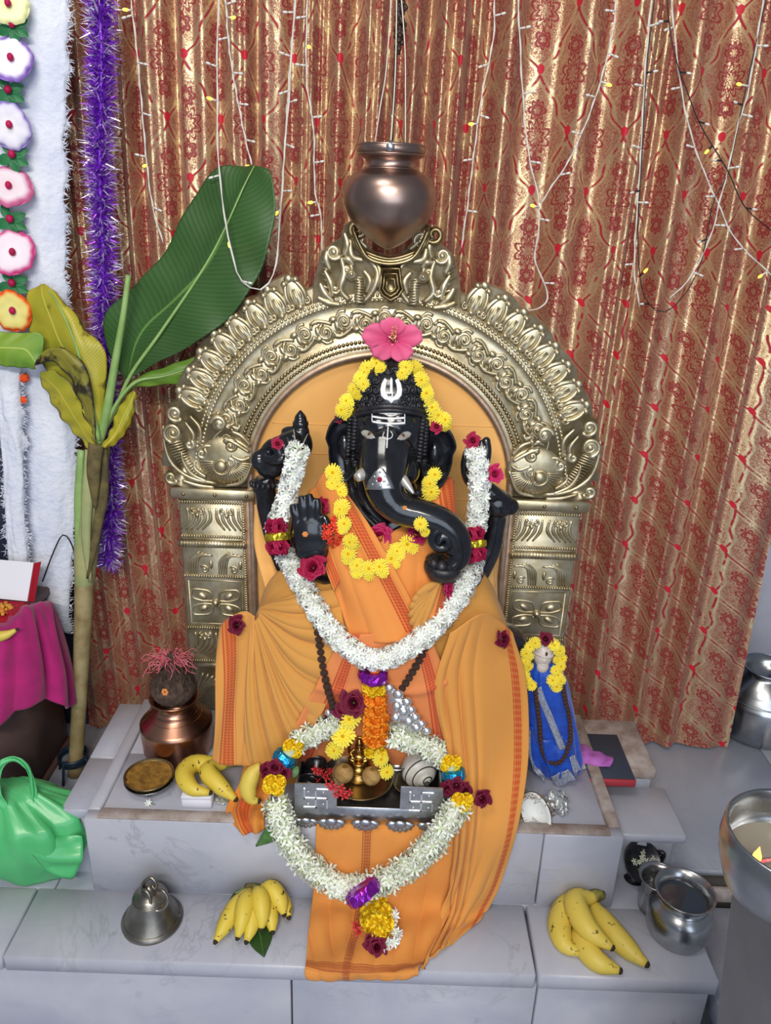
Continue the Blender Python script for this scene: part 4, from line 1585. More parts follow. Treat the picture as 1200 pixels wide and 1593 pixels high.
cloth('shawl_band', [
    [(478, 790, .232), (505, 880, .138), (520, 920, .122)],
    [(498, 742, .228), (518, 830, .150), (538, 890, .126)],
    [(514, 730, .225), (538, 812, .146), (556, 872, .122)]],
    M['sash_l'], sh_, 30, 40)
# little gathered knot by the bowl
kb = MB()
for k in range(7):
    a = -.9 + 1.9 * k / 6
    P = [PY(684, 905, .105), PY(684 - 22 * math.cos(a) - 8, 925 + 24 * math.sin(a) + 10, .098), PY(668 - 30 * math.cos(a), 945 + 40 * math.sin(a) + 12, .094)]
    kb.merge(tube(cat(P, 10), [.004, .010, .006], 8, flat=(1, .7)))
kb.build('gathered_knot', M['dhoti_plain'], sh_)
for s_, cols in ((0, [[(396, 785, .30), (398, 850, .28), (420, 930, .22)], [(415, 785, .30), (425, 850, .27), (445, 920, .21)], [(450, 800, .30), (455, 860, .26), (470, 905, .2)]]),
                 (1, [[(720, 880, .26), (725, 915, .22), (735, 960, .18)], [(755, 850, .29), (758, 910, .25), (765, 965, .2)], [(778, 835, .32), (776, 910, .30), (775, 980, .25)]])):
    cloth('side_hanging', cols, M['panel_cloth'], sh_, 30, 30, lambda u, v: .006 * np.sin(11 * u + 2 * v))

# ================================================================== FLOWER SHAPES (all point along +Z, about 1 unit across unless noted)
def petal_strip(ang, pts, wid, m=0, nseg=None):
    """a bent strip petal: pts are (radius, height), wid the half width at each"""
    vs, uv, fs = [], [], []
    c, s = math.cos(ang), math.sin(ang)
    n = len(pts)
    for i, ((r, z), w_) in enumerate(zip(pts, wid)):
        for sg in (-1, 0, 1):
            x, y = r, sg * w_
            vs.append((x * c - y * s, x * s + y * c, z - (abs(sg) * -.12 * w_)))
            uv.append((sg * .5 + .5, i / (n - 1)))
    for i in range(n - 1):
        for k in range(2):
            fs.append((i * 3 + k, i * 3 + k + 1, i * 3 + 4 + k, i * 3 + 3 + k))
    return MB().add(vs, fs, m, uv)


def fl_star(n=6, L=.5, w_=.1, tubeh=.35, droop=0.0):
    b = tube([(0, 0, -.25), (0, 0, tubeh)], [.05, .09], 6, True)
    b.uv = [(0.5, .1)] * len(b.v)
    for k in range(n):
        b.merge(petal_strip(2 * PI * k / n, [(.06, tubeh - .05), (L * .55, tubeh + .16), (L, tubeh + .10 - droop)], [.05, w_, .012]))
    return b


def fl_mum(rings=((.5, .02, 18), (.42, .10, 16), (.32, .17, 13), (.2, .22, 9))):
    b = MB()
    for i, (R, z, n) in enumerate(rings):
        for k in range(n):
            a = 2 * PI * (k + .5 * (i % 2)) / n + random.uniform(-.06, .06)
            rr = R * random.uniform(.92, 1.06)
            b.merge(petal_strip(a, [(.05, z), (rr * .6, z + .07), (rr, z + .045)], [.022, .05, .035]))
    e = ell((0, 0, .2), (.10, .10, .07), None, 10, 6, 1)
    return b.merge(e)


def fl_pom(n=120, r=.44):
    b = ell((0, 0, 0), r * .78, None, 12, 8)
    b.uv = [(.5, .1)] * len(b.v)
    for k in range(n):
        z = 1 - 2 * (k + .5) / n
        a = k * 2.39996
        q = math.sqrt(1 - z * z)
        d = Vector((q * math.cos(a), q * math.sin(a), z))
        Mx = basis(d, spin=random.uniform(0, 6))
        p = petal_strip(0, [(-.03, 0), (.0, .07), (.05, .13)], [.03, .075, .07])
        b.merge(p, Matrix.Translation(d * r * .72) @ Mx)
    return b


def fl_rose():
    b = MB()
    rings = [(5, .42, .36, .05, .62), (5, .33, .40, .10, .50), (5, .24, .44, .14, .42), (4, .15, .47, .16, .34), (3, .07, .49, .18, .26)]
    for i, (n, R, h, z0, w_) in enumerate(rings):
        for k in range(n):
            a = 2 * PI * k / n + i * .7 + random.uniform(-.3, .3)
            wob, lean = random.uniform(.86, 1.12), random.uniform(-.06, .06)
            vs, uv, fs = [], [], []
            NU_, NV_ = 5, 5
            for iv in range(NV_):
                t = iv / (NV_ - 1)
                rr = R * (.35 + .75 * math.sin(t * 1.7)) + (.10 * R * 2 * max(0, t - .6))
                rr *= wob
                z = z0 + (h - z0) * t - (.45 * max(0, t - .7) if i < 3 else 0) + lean * t
                for iu in range(NU_):
                    s = (iu / (NU_ - 1) - .5) * 2
                    half = w_ * .92 * (.45 + .55 * math.sin(PI * min(1, t * .62 + .18)))
                    da = s * half / max(R, .12) * .62
                    q = rr * (1 + .16 * s * (1 if i % 2 else -1) + .10 * abs(s))
                    vs.append((q * math.cos(a + da), q * math.sin(a + da), z - .06 * s * s * t))
                    uv.append((iu / 4, t))
            for iv in range(NV_ - 1):
                for iu in range(NU_ - 1):
                    o = iv * NU_ + iu
                    fs.append((o, o + 1, o + NU_ + 1, o + NU_))
            b.merge(MB().add(vs, fs, 0, uv))
    return b


def leaf_shape(L=1.0, w_=.28, bend=.15, n=8):
    cols = []
    for s in (-1, -.5, 0, .5, 1):
        cols.append([np.array([t * L, s * w_ * math.sin(PI * min(1, .06 + t * .94)) ** .8, bend * L * math.sin(PI * t) + abs(s) * .06 * L]) for t in np.linspace(0, 1, n)])
    return sheet(cols, 9, n)


ME = {}
ME['tube1'] = fl_star(7, .50, .085, .30).mesh('tuberose', M['tuberose'])
ME['tube2'] = fl_star(7, .47, .09, .34, .06).mesh('tuberose', M['tuberose'])
ME['jas1'] = fl_star(5, .52, .085, .35, .05).mesh('jasmine', M['jasmine'])
ME['jas2'] = fl_star(5, .48, .075, .45, -.05).mesh('jasmine', M['jasmine'])
ME['mum1'] = fl_mum().mesh('chrysanthemum', [M['mum'], M['mum_eye']])
ME['mum2'] = fl_mum(((.5, .0, 20), (.45, .09, 17), (.36, .17, 14), (.25, .24, 11), (.14, .28, 7))).mesh('chrysanthemum', [M['mum'], M['mum_eye']])
ME['mari'] = fl_pom().mesh('marigold', M['marigold'])
ME['mariy'] = fl_pom(140).mesh('marigold', M['marigold_y'])
ME['rose'] = fl_rose().mesh('rose', M['rose'])
ME['rose_dark'] = fl_rose().mesh('rose', M['rose_dark'])
ME['rose_pink'] = fl_rose().mesh('rose', M['rose_pink'])
ME['leaf'] = leaf_shape().mesh('leaf', M['leaf_small'])
ME['ix'] = fl_star(4, .5, .17, .2).mesh('ixora', M['ixora'])
ME['ixr'] = fl_star(4, .5, .13, .3).mesh('ixora', M['ixora_red'])


FILL = {'tuberose_petal': fl_star(6, .50, .09, .30), 'jasmine_petal': fl_star(5, .52, .08, .35, .03)}


def frames(P):
    T = np.gradient(P, axis=0)
    T /= np.linalg.norm(T, axis=1)[:, None]
    out = []
    for i in range(len(P)):
        v = CAM - P[i]
        v = v / np.linalg.norm(v)
        n = v - T[i] * (v @ T[i])
        n /= np.linalg.norm(n)
        out.append((T[i], n, np.cross(T[i], n)))
    return out


def strand(px, rad, lift=.75):
    """path of a garland lying on whatever is below it; px (x, y) or (x, y, Y) when it hangs free"""
    out = []
    for q in px:
        if len(q) == 3:
            out.append(PY(*q))
        elif len(q) == 4:
            out.append(PZ(q[0], q[1], q[3]))
        else:
            p, n = hit(q[0], q[1])
            d = CAM - p
            d /= np.linalg.norm(d)
            out.append(p + d * rad * lift)
    return out


def ring_garland(parent, P, rad, meshes, pitch, per, size, name, tilt=.25, core=None, jitter=.2, frontonly=False):
    """blossoms bound in rings around the strand P"""
    L = np.linalg.norm(np.diff(P, axis=0), axis=1).sum()
    n = max(2, int(L / pitch))
    Q = cat(P, n)
    F = frames(Q)
    for i in range(n):
        t, a, b_ = F[i]
        for k in range(per):
            if frontonly:
                an = -PI * .62 + PI * 1.24 * (k + .5 * (i % 2)) / max(1, per - .5)
            else:
                an = 2 * PI * (k + .5 * (i % 2)) / per
            an += random.uniform(-jitter, jitter)
            d = a * math.cos(an) + b_ * math.sin(an)
            dd = d + t * random.uniform(-tilt, tilt) - t * tilt * .3
            inst(random.choice(meshes), name, Q[i] + d * rad * .42, basis(dd, spin=random.uniform(0, 6)), size * random.uniform(.88, 1.12), parent)
    if core is not None:
        tube(Q, rad * .55, 8).build('garland_core', core, parent)
        fb_ = MB()
        src = FILL[core.name]
        for k in range(int(L * 900)):
            i = random.randrange(n)
            t, a, b_ = F[i]
            an = random.uniform(0, 2 * PI)
            d = a * math.cos(an) + b_ * math.sin(an)
            dd = d + t * random.uniform(-.6, .6)
            p = Q[i] + t * random.uniform(-.5, .5) * pitch + d * rad * .35
            fb_.merge(src, Matrix.Translation(Vector(p)) @ basis(dd, spin=random.uniform(0, 6)) @ Matrix.Scale(size * random.uniform(.75, .95), 4))
        fb_.build('blossom_filling', core, parent, kind='stuff')


# ------------------------------------------------------------------ the long white garland between the raised hands
g1 = thing('white_garland', 'long white tuberose garland looped between the two raised hands of the statue', 'garland', (-.02, .06, .5))
R1 = .0195
segA = [PY(463, 704, .165), PY(455, 738, .172), PY(447, 770, .178), PY(437, 800, .172), PY(430, 822, .165)]
segB = strand([(446, 866), (468, 905), (492, 948), (520, 986), (552, 1014), (586, 1026), (622, 1016), (662, 988), (696, 952), (722, 912), (738, 872)], R1)
segC = [PY(741, 818, .180), PY(745, 785, .180), PY(746, 752, .182), PY(743, 722, .185), PY(741, 704, .188)]
for seg, per in ((segA, 6), (segB, 6), (segC, 6)):
    P = cat(seg, 30)
    ring_garland(g1, P, R1 * (1 if seg is segB else .86), [ME['tube1'], ME['tube2']], .0165, per, .0255, 'tuberose', .3, M['tuberose'], frontonly=False)


def band(parent, c, ax, rad, h, mm, name='foil_band'):
    """foil strip wound around a strand"""
    n = 28
    vs, fs, = [], []
    Mx = basis(ax)
    prof_ = [(rad * .80, -h / 2), (rad * 1.02, -h * .38), (rad * 1.10, 0), (rad * 1.02, h * .38), (rad * .80, h / 2)]
    b = lathe(prof_, n, c, Mx)
    b.v = [tuple(np.array(v) + np.random.default_rng(i).normal(0, rad * .035, 3)) for i, v in enumerate(b.v)]
    return b.build(name, mm, parent, smooth=False)


def rose_ring(parent, c, ax, rad, me, n=5, size=.026):
    Mx = basis(ax)
    for k in range(n):
        a = 2 * PI * k / n + .3
        d = np.array(Mx @ Vector((math.cos(a), math.sin(a), 0)))
        inst(me, 'rose', np.asarray(c) + d * rad * .5, basis(d, spin=random.uniform(0, 6)), size, parent)


for q, Y_ in (((431, 835), .150), ((738, 846), .160)):
    A, B_ = PY(q[0] - 1, q[1] - 12, Y_), PY(q[0] + 1, q[1] + 12, Y_ - .010)
    ax = np.array(B_) - np.array(A)
    c = (A + B_) / 2
    band(g1, c, ax, .021, .014, M['foil_gold'])
    rose_ring(g1, c - ax / np.linalg.norm(ax) * .018, ax, .017, ME['rose'], 6, .026)
    rose_ring(g1, c + ax / np.linalg.norm(ax) * .018, ax, .017, ME['rose'], 6, .027)
    tube([c - ax * 1.0, c + ax * 1.0], .014, 8).build('garland_core', M['rose'], g1)
# pendant: foil, yellow, orange marigolds
Y_ = .072
pt_ = cat([PY(583, 1040, Y_ + .004), PY(583, 1100, Y_), PY(584, 1160, Y_ - .004)], 30)
tube(pt_, .010, 8).build('garland_core', M['marigold'], g1)
c = PY(581, 1051, Y_ + .004)
band(g1, c, (0.05, .1, 1), .026, .020, M['foil_purple'])
for y, me, n, sz in ((1070, 'mariy', 5, .024), (1086, 'mari', 5, .027), (1101, 'mari', 5, .028), (1117, 'mari', 5, .029), (1132, 'mari', 5, .030), (1148, 'mari', 5, .031), (1170, 'mariy', 3, .026)):
    c = PY(583 + (y - 1070) * .03, y, Y_)
    for k in range(n):
        a = 2 * PI * k / n + y
        inst(ME[me], 'marigold', c + np.array([.0125 * math.cos(a), .010 * math.sin(a), random.uniform(-.002, .002)]), basis((math.cos(a), math.sin(a), .1)), sz, g1)
# threads tying it to the hands
for a_, b_ in (((457, 668, .205), (462, 702, .17)), ((479, 675, .205), (466, 702, .17)), ((737, 690, .205), (743, 715, .185))):
    tube([PY(*a_), PY(*b_)], .0007, 5).build('thread', M['thread'], g1)

# ------------------------------------------------------------------ rudraksha bead string
rm = thing('bead_necklace', 'dark brown rudraksha bead string hanging in a V over the statue lap', 'necklace', (-.02, .08, .4))
bm_ = ell((0, 0, 0), (.5, .5, .42), None, 10, 7).mesh('bead', M['bead'])
Pth = strand([(492, 965), (497, 1000), (503, 1040), (511, 1075), (520, 1104)], .009, .9) + []
Pth2 = strand([(662, 1008), (650, 1032), (632, 1062), (614, 1088), (602, 1108)], .009, .9)
for Pp in (Pth, Pth2):
    Q = cat(Pp, int(np.linalg.norm(np.diff(np.array(Pp), axis=0), axis=1).sum() / .0118))
    for i, p in enumerate(Q):
        t = Q[min(i + 1, len(Q) - 1)] - Q[max(0, i - 1)]
        inst(bm_, 'bead', p, basis(t, spin=random.uniform(0, 6)), .0150 * random.uniform(.93, 1.07), rm)
    tube(Q, .002, 5).build('string', M['bead'], rm)

# ------------------------------------------------------------------ yellow chrysanthemum garland round head and neck
g3 = thing('yellow_garland', 'yellow chrysanthemum garland around the head and neck of the black statue', 'garland', (-.01, .15, .6))
pts = [(587, 566), (572, 574), (562, 590), (552, 606), (541, 624), (533, 638), (631, 572), (644, 573), (654, 592), (662, 612), (670, 634), (680, 646), (690, 653),
       (519, 735), (525, 757), (522, 742), (533, 789), (536, 815), (546, 842), (543, 862), (556, 880), (573, 884), (592, 882), (608, 868), (618, 856), (634, 845), (648, 834), (655, 815),
       (668, 752), (676, 738), (670, 765), (640, 783), (626, 778), (655, 790)]
back = {(626, 778): .20, (640, 783): .20, (655, 790): .205, (668, 752): .205, (676, 738): .21, (670, 765): .205}
for k, q in enumerate(pts):
    if q[1] < 660:
        p = on(q[0], q[1], .006, .20)
        if p[1] > .25:
            p = PY(q[0], q[1], .205)
        n = np.array([(q[0] - 608) * .004, -1, .25])
    elif q in back:
        p = PY(q[0], q[1], back[q]); n = np.array([0.1, -1, .25])
    else:
        p = on(q[0], q[1], .008)
        n = np.array([random.uniform(-.25, .25), -1, random.uniform(.1, .5)])
    sz = random.uniform(24, 30) * ppm(p)
    inst(ME['mum1'] if k % 2 else ME['mum2'], 'chrysanthemum', p, basis(n, spin=random.uniform(0, 6)), sz, g3)
    if q[1] < 660 or q[1] > 730:
        q2 = (q[0] + random.uniform(-7, 7), q[1] + random.uniform(6, 11))
        p2 = on(q2[0], q2[1], .004) if q not in back else PY(q2[0], q2[1], back[q] + .01)
        if p2[1] > .25:
            p2 = PY(q2[0], q2[1], .212)
        inst(ME['mum2'], 'chrysanthemum', p2, basis(n + np.array([random.uniform(-.6, .6), 0, random.uniform(-.6, .6)]), spin=random.uniform(0, 6)), sz * .85, g3)

# ------------------------------------------------------------------ single flowers tucked on and around the statue
ROSES = [
    ((735, 686), .195, 22, 'rose', 'red rose resting on top of the noose held by the statue'),
    ((769, 738), .190, 26, 'rose_pink', 'pink rose on the wrist beside the brass arch pillar'),
    ((432, 691), .195, 17, 'rose', 'small red rose tucked on the fist holding the goad'),
    ((507, 790), None, 26, 'rose', 'red rose at the fingertips of the open blessing hand'),
    ((591, 834), None, 38, 'rose_pink', 'large pink rose on the chest under the long dark locks'),
    ((645, 834), None, 30, 'rose_pink', 'pink rose on the yellow garland beside the curled trunk'),
    ((712, 832), .125, 26, 'rose_pink', 'pink rose between the trunk bend and right garland band'),
    ((491, 886), None, 37, 'rose', 'crimson rose below the wrist of the open blessing hand'),
    ((691, 914), None, 26, 'rose_pink', 'pink rose under the carved bowl next to the white garland'),
    ((372, 972), None, 27, 'rose_dark', 'dark red rose on the upper corner of the left drape'),
    ((778, 993), None, 25, 'rose_dark', 'dark red rose on the upper corner of the right drape'),
    ((679, 664), .200, 19, 'rose', 'small crimson rose above the ear at the yellow garland end'),
    ((527, 652), .215, 13, 'rose_dark', 'small dark rose behind the ear near the goad'),
    ((551, 1093), .074, 38, 'rose_dark', 'deep purple rose left of the orange marigold pendant'),
    ((533, 1104), .080, 26, 'rose_dark', 'smaller purple rose at the lower end of the bead string'),
]
for q, Y_, d, kind, lab in ROSES:
    if Y_ is None:
        p, n = hit(*q)
        s = ppm(p) * d
        p = p + n * s * .12 + (CAM - p) / np.linalg.norm(CAM - p) * s * .22
    else:
        p = PY(q[0], q[1], Y_)
        n = np.array([0, -1, .45])
        s = ppm(p) * d
    n = np.array(n) + np.array([random.uniform(-.2, .2), -.4, .3])
    r = thing('rose', lab, 'rose', p - np.array([0, 0, .001]))
    inst(ME[kind], 'petals', p, basis(n, spin=random.uniform(0, 6)), (s * 1.05, s * 1.05, s * .9), r)
    Mx = basis(n)
    ct = MB()
    ct.merge(ell((0, 0, 0), (.22, .22, .1), None, 8, 5))
    for k in range(5):
        ct.merge(petal_strip(2 * PI * k / 5, [(.1, .0), (.3, .06), (.44, .02)], [.06, .09, .01]))
    o = inst(ct.mesh('sepals', M['leaf_small']), 'sepals', p, Mx, s, r)

# clump of orange ixora beside the blessing hand
ix = thing('ixora_cluster', 'bright orange-red ixora cluster beside the blessing hand', 'flower', on(518, 828))
for k in range(46):
    a, rr = random.uniform(0, 2 * PI), math.sqrt(random.random())
    q = (518 + 13 * rr * math.cos(a), 827 + 22 * rr * math.sin(a))
    p = on(q[0], q[1], .003 + .010 * (1 - rr))
    inst(ME['ix'], 'floret', p, basis((math.cos(a) * rr * .8, -1, .2 - math.sin(a) * rr), spin=random.uniform(0, 6)), .0125, ix)

# hibiscus on the crown
hb = thing('hibiscus', 'large pink hibiscus flower on the knob of the statue crown', 'flower', PY(611, 545, .20))
hp = PY(611, 530, .205)
hs = ppm(hp)
for k, (a, L) in enumerate(((1.62, 44), (.36, 48), (-.95, 42), (-2.25, 42), (2.82, 49))):
    NU_, NV_ = 11, 9
    vs, uv, fs = [], [], []
    for j in range(NV_):
        t = j / (NV_ - 1)
        for i in range(NU_):
            s = (i / (NU_ - 1) - .5) * 2
            half = (.10 + .78 * math.sin(PI * min(1, .08 + t * .74)) ** .9)
            aa = a + s * half * .86
            rr = L * (t * (1 - .10 * s * s * t) + .02 * math.sin(9 * s + k))
            z = (14 - 26 * t + 16 * t * t) + (2.2 * math.sin(7 * s + 2 * k) * t * t) + (k % 2) * .8 * t
            # local: x right, z up, towards viewer -y
            vs.append(hp + np.array([rr * math.cos(aa) * hs, (z - 6 + (1 - t) * 6 * 0) * hs, rr * math.sin(aa) * .82 * hs]))
            uv.append((i / (NU_ - 1), t))
    for j in range(NV_ - 1):
        for i in range(NU_ - 1):
            o = j * NU_ + i
            fs.append((o, o + 1, o + NU_ + 1, o + NU_))
    o = MB().add(vs, fs, 0, uv).build('petal', M['hibiscus'], hb)
    solid(o, .0008, 0)
st_ = cat([hp + np.array([0, .008, -.004]), hp + np.array([.001, -.016, .010]), hp + np.array([.003, -.03, .028])], 12)
b = tube(st_, [.0018, .0012, .001], 7)
b.build('stamen_column', M['hibiscus'], hb)
b = MB()
for k in range(26):
    t = .45 + .55 * k / 25
    p = st_[int(t * 11)]
    a = k * 2.4
    b.merge(ell(p + np.array([.004 * math.cos(a), .001 * math.sin(a), .004 * math.sin(a)]), .0012, None, 6, 4))
b.build('anthers', M['stamen'], hb, kind='stuff')

# ================================================================== SILVER TRAY AND WHAT IS ON IT
TYF, TYB = -.010, .118
tx0, tx1 = PY(459, 1245, TYF)[0], PY(688, 1250, TYF)[0]
tz0, tz1 = PY(572, 1276, TYF)[2], PY(572, 1222, TYF)[2]
tz0 = max(tz0, .2005)
tr = thing('silver_tray', 'silver four footed puja tray with pierced corner panels at the plinth edge', 'tray', ((tx0 + tx1) / 2, .06, .1815))
tb = MB()
box(((tx0 + tx1) / 2, (TYF + TYB) / 2, tz0 + .002), (tx1 - tx0, TYB - TYF, .004), .001).build('tray_floor', M['tray_inside'], tr)
W_ = tx1 - tx0
# front panel with a lowered middle and pierced emblems
cw, th_ = W_ * .285, .003
hz = tz1 - tz0
box(((tx0 + tx1) / 2, TYF, tz0 + hz * .19), (W_, th_, hz * .38), .001).build('front_rail', M['silver'], tr)
for s_, xa in ((0, tx0), (1, tx1 - cw)):
    # solid plate; the emblem's cut arms are laid on as bright bars
    n = 9
    cutw, cx_, czz = hz * .60, xa + cw / 2, tz0 + hz * .60
    lit = {(r, c) for r in range(7) for c in range(7)}
    arms = set()
    for k in range(7):
        arms |= {(3, k), (k, 3)}
    for k in range(3, 7):
        arms |= {(0, k), (6, 6 - k)}
    for k in range(0, 4):
        arms |= {(k, 0)} if False else set()
    for k in range(0, 4):
        arms |= {(3 + k, 6), (3 - k, 0)}
    dots = {(1, 1), (1, 5), (5, 1), (5, 5)}
    b = MB()
    u = cutw / 7
    xL, zB = cx_ - cutw / 2, czz - cutw / 2
    pan = outline([(xa, tz0 + hz * .37), (xa + cw, tz0 + hz * .37), (xa + cw, tz1), (xa, tz1)], TYF - th_ / 2, TYF + th_ / 2)
    pan.build('corner_panel', M['silver'], tr, smooth=False)
    # emblem: bright raised bars and dots stand in for light through the cut arms
    def bar(c0, r0, c1, r1):
        xa_, xb_ = xL + (c0 + .5) * u, xL + (c1 + .5) * u
        za, zb_ = zB + (6 - r0 + .5) * u, zB + (6 - r1 + .5) * u
        return box(((xa_ + xb_) / 2, TYF - th_ / 2 - .0005, (za + zb_) / 2), (abs(xb_ - xa_) + .5 * u, .0016, abs(zb_ - za) + .5 * u), .0003)
    q = MB()
    for t_ in ((0, 3, 6, 3), (3, 0, 3, 6), (3, 0, 6, 0), (6, 3, 6, 6), (0, 6, 3, 6), (0, 0, 0, 3)):
        q.merge(bar(*t_))
    q.build('emblem', M['silver_bright'], tr, smooth=False)
    for r_, c_ in dots:
        ell((xL + (c_ + .5) * u, TYF - th_ / 2, zB + (r_ + .5) * u), (u * .34, .0012, u * .34), None, 10, 6).build('emblem_dot', M['silver_bright'], tr)
for x in (tx0, tx1):
    box((x, (TYF + TYB) / 2, tz0 + hz * .42), (th_, TYB - TYF, hz * .84), .001).build('side_panel', M['silver'], tr)
box(((tx0 + tx1) / 2, TYB, tz0 + hz * .42), (W_, th_, hz * .84), .001).build('back_panel', M['silver'], tr)
# lotus feet
lt = MB()
for k in range(7):
    a = PI * (k + .5) / 7
    lt.merge(ell((.0170 * math.cos(a), 0, -.0120 * math.sin(a)), (.0062, .0035, .0105), Matrix.Rotation(-(a + PI / 2) * -1, 4, 'Y'), 9, 6))
lt.merge(ell((0, -.002, -.001), (.012, .004, .008), None, 12, 7))
lm = lt.mesh('lotus_foot', M['silver'])
for px_ in (476, 516, 569, 623, 668):
    p = PY(px_, 1276 + (px_ - 570) * .035, TYF - .002)
    inst(lm, 'lotus_foot', (p[0], TYF - .007, tz0 + .002), Matrix.Identity(4), (.85 if px_ in (476, 668) else 1.0), tr)
for x in (tx0 + .01, tx1 - .01):
    box((x, TYB - .01, (tz0 + .182) / 2), (.012, .012, tz0 - .182), .001).build('rear_foot', M['silver'], tr)

fz = tz0 + .0045


def zat(px, Yc):
    return lambda y: PY(px, y, Yc)[2]


# brass plate, little idol, nuts
bp = thing('brass_plate', 'round brass plate under the small brass idol in the tray', 'plate', PZ(560, 1212, fz))
c = PZ(562, 1214, fz + .006); c[2] = fz
lathe([(.030, 0), (.050, .004), (.062, .012), (.064, .013), (.062, .0145), (.049, .0065), (.0, .0045)], 36, c).build('dish', M['brass_dark'], bp)
idY = c[1] + .012
zi = zat(558, idY)
idl = thing('brass_idol', 'tiny seated brass idol with an arched back plate on the brass plate', 'idol', PY(558, 1207, idY))
s = ppm(PY(558, 1190, idY))
ic = PY(558, 1207, idY)
ic[2] = fz + .006
hh = zi(1150) - ic[2]
lathe(sprof([(0, 0), (20 * s, 0), (22 * s, hh * .10), (17 * s, hh * .22), (19 * s, hh * .30), (14 * s, hh * .40), (16 * s, hh * .46), (0, hh * .48)], 26), 24, ic).build('pedestal', M['brass_idol'], idl)
ib = MB()
zc = ic[2]
A = lambda x, y, z: np.array([ic[0] + x * s, ic[1] + y * s, zc + z * hh])
ib.merge(ell(A(0, 0, .56), (12 * s, 9 * s, hh * .10), None, 14, 9))
ib.merge(ell(A(0, 0, .68), (8 * s, 7 * s, hh * .11), None, 14, 9))
ib.merge(ell(A(0, -1, .83), (6.5 * s, 6 * s, hh * .085), None, 14, 9))
for g in (-1, 1):
    ib.merge(tube(cat([A(g * 4, -2, .54), A(g * 14, -5, .52), A(g * 6, -9, .50)], 9), [4 * s, 4.5 * s, 3 * s], 8))
    ib.merge(tube(cat([A(g * 7, 0, .74), A(g * 13, -3, .66), A(g * 9, -7, .60)], 9), [2.8 * s, 2.4 * s, 2 * s], 8))
ib.merge(tube([A(0, -5, .86), A(1, -8, .76), A(4, -9, .68)], [2.2 * s, 1.8 * s, 1.2 * s], 7))
ib.merge(lathe([(5.5 * s, 0), (5 * s, hh * .06), (2 * s, hh * .12), (0, hh * .15)], 12, A(0, -1, .88)))
ib.build('figure', M['brass_idol'], idl)
ha = [A(16 * math.cos(a), 6, .62 + .34 * math.sin(a) + .02) for a in np.linspace(-.2, PI + .2, 26)]
tube(ha, 1.8 * s, 7).build('halo', M['brass_idol'], idl)
for k, (x, y, r, lab) in enumerate(((535, 1203, 15.5, 'tan betel nut on the brass plate beside the red ixora'), (578, 1207, 15, 'tan betel nut on the brass plate nearer the conch'))):
    p = PY(x, y, c[1] - .028)
    r_ = r * ppm(p)
    p[2] = max(p[2], fz + .0115 + r_ * .75)
    o = thing('betel_nut', lab, 'nut', p - np.array([0, 0, r_]))
    ell(p, (r_, r_, r_ * .96), None, 22, 14).build('nut', M['betel'], o)
    lathe([(r_ * .28, 0), (r_ * .22, r_ * .05), (0, r_ * .06)], 10, p + np.array([r_ * .1, -.1 * r_, r_ * .92])).build('nut_scar', M['turmeric'], o)
# smaller plate and conch
sp = thing('small_plate', 'small tarnished brass plate beneath the white conch', 'plate', PZ(640, 1222, fz))
cc = PZ(640, 1222, fz)
lathe([(.018, 0), (.030, .003), (.036, .008), (.037, .009), (.034, .0085), (.028, .0045), (0, .003)], 30, cc).build('dish', M['brass_dark'], sp)
cn = thing('conch', 'white conch shell with dark spiral lines standing in the silver tray', 'conch', cc)
p0 = PY(652, 1203, cc[1] + .004)
q = ppm(p0)
p0[2] = max(p0[2], cc[2] + .004 + 25 * q)
axd = np.array([.35, -.85, -.12])
Mx = basis(axd)
prof = sprof([(0, -30), (14, -26), (24, -14), (28, 0), (26, 10), (21, 15), (17, 20), (12, 22), (8, 26), (3.5, 28), (0, 31)], 46)
lathe([(r * q, z * q) for r, z in prof], 34, p0, Mx).build('shell', M['conch'], cn)
for t0, turns, rr in ((0, 2.6, 1.0),):
    P = []
    for k in range(90):
        t = k / 89
        z = 4 + 25 * t
        rp = np.interp(z, [a[1] for a in prof], [a[0] for a in prof]) + .4
        a = 2 * PI * turns * t
        P.append(p0 + np.array(Mx @ Vector((rp * math.cos(a) * q, rp * math.sin(a) * q, z * q))))
    tube(P, 1.0 * q, 6).build('spiral_line', M['conch_line'], cn)
ell(p0 + np.array(Mx @ Vector((0, 0, 29 * q))), 4.5 * q, None, 10, 7).build('spire_tip', M['conch_line'], cn)
# dark pots at the back
def pot(name, lab, cat_, px_, zb, Yc, prof, mm, part='body', n=30):
    o = thing(name, lab, cat_, (px_, Yc, zb))
    lathe(prof, n, (px_, Yc, zb)).build(part, mm, o)
    return o


s = ppm(PY(490, 1180, .09))
x_ = PY(492, 1180, .088)[0]
pot('dark_pot', 'small sooty metal pot in the left rear corner of the tray', 'pot', x_, fz, .088, sprof([(0, 0), (16 * s, 0), (21 * s, 9 * s), (21 * s, 20 * s), (15 * s, 28 * s), (17 * s, 33 * s), (14.5 * s, 33 * s), (13 * s, 27 * s), (0, 12 * s)], 30), M['steel_dark'])
x_ = PY(480, 1205, .045)[0]
pot('dark_cup', 'low dark metal cup inside the tray near its left panel', 'cup', x_, fz, .045, sprof([(0, 0), (14 * s, 0), (17 * s, 14 * s), (19 * s, 26 * s), (17 * s, 26 * s), (14 * s, 12 * s), (0, 6 * s)], 24), M['steel_dark'])
x_ = PY(618, 1180, .098)[0]
pot('steel_cup', 'small dull steel cup behind the conch in the tray', 'cup', x_, fz, .094, sprof([(0, 0), (15 * s, 0), (19 * s, 18 * s), (23 * s, 38 * s), (21 * s, 38 * s), (16 * s, 16 * s), (0, 8 * s)], 24), M['steel'])
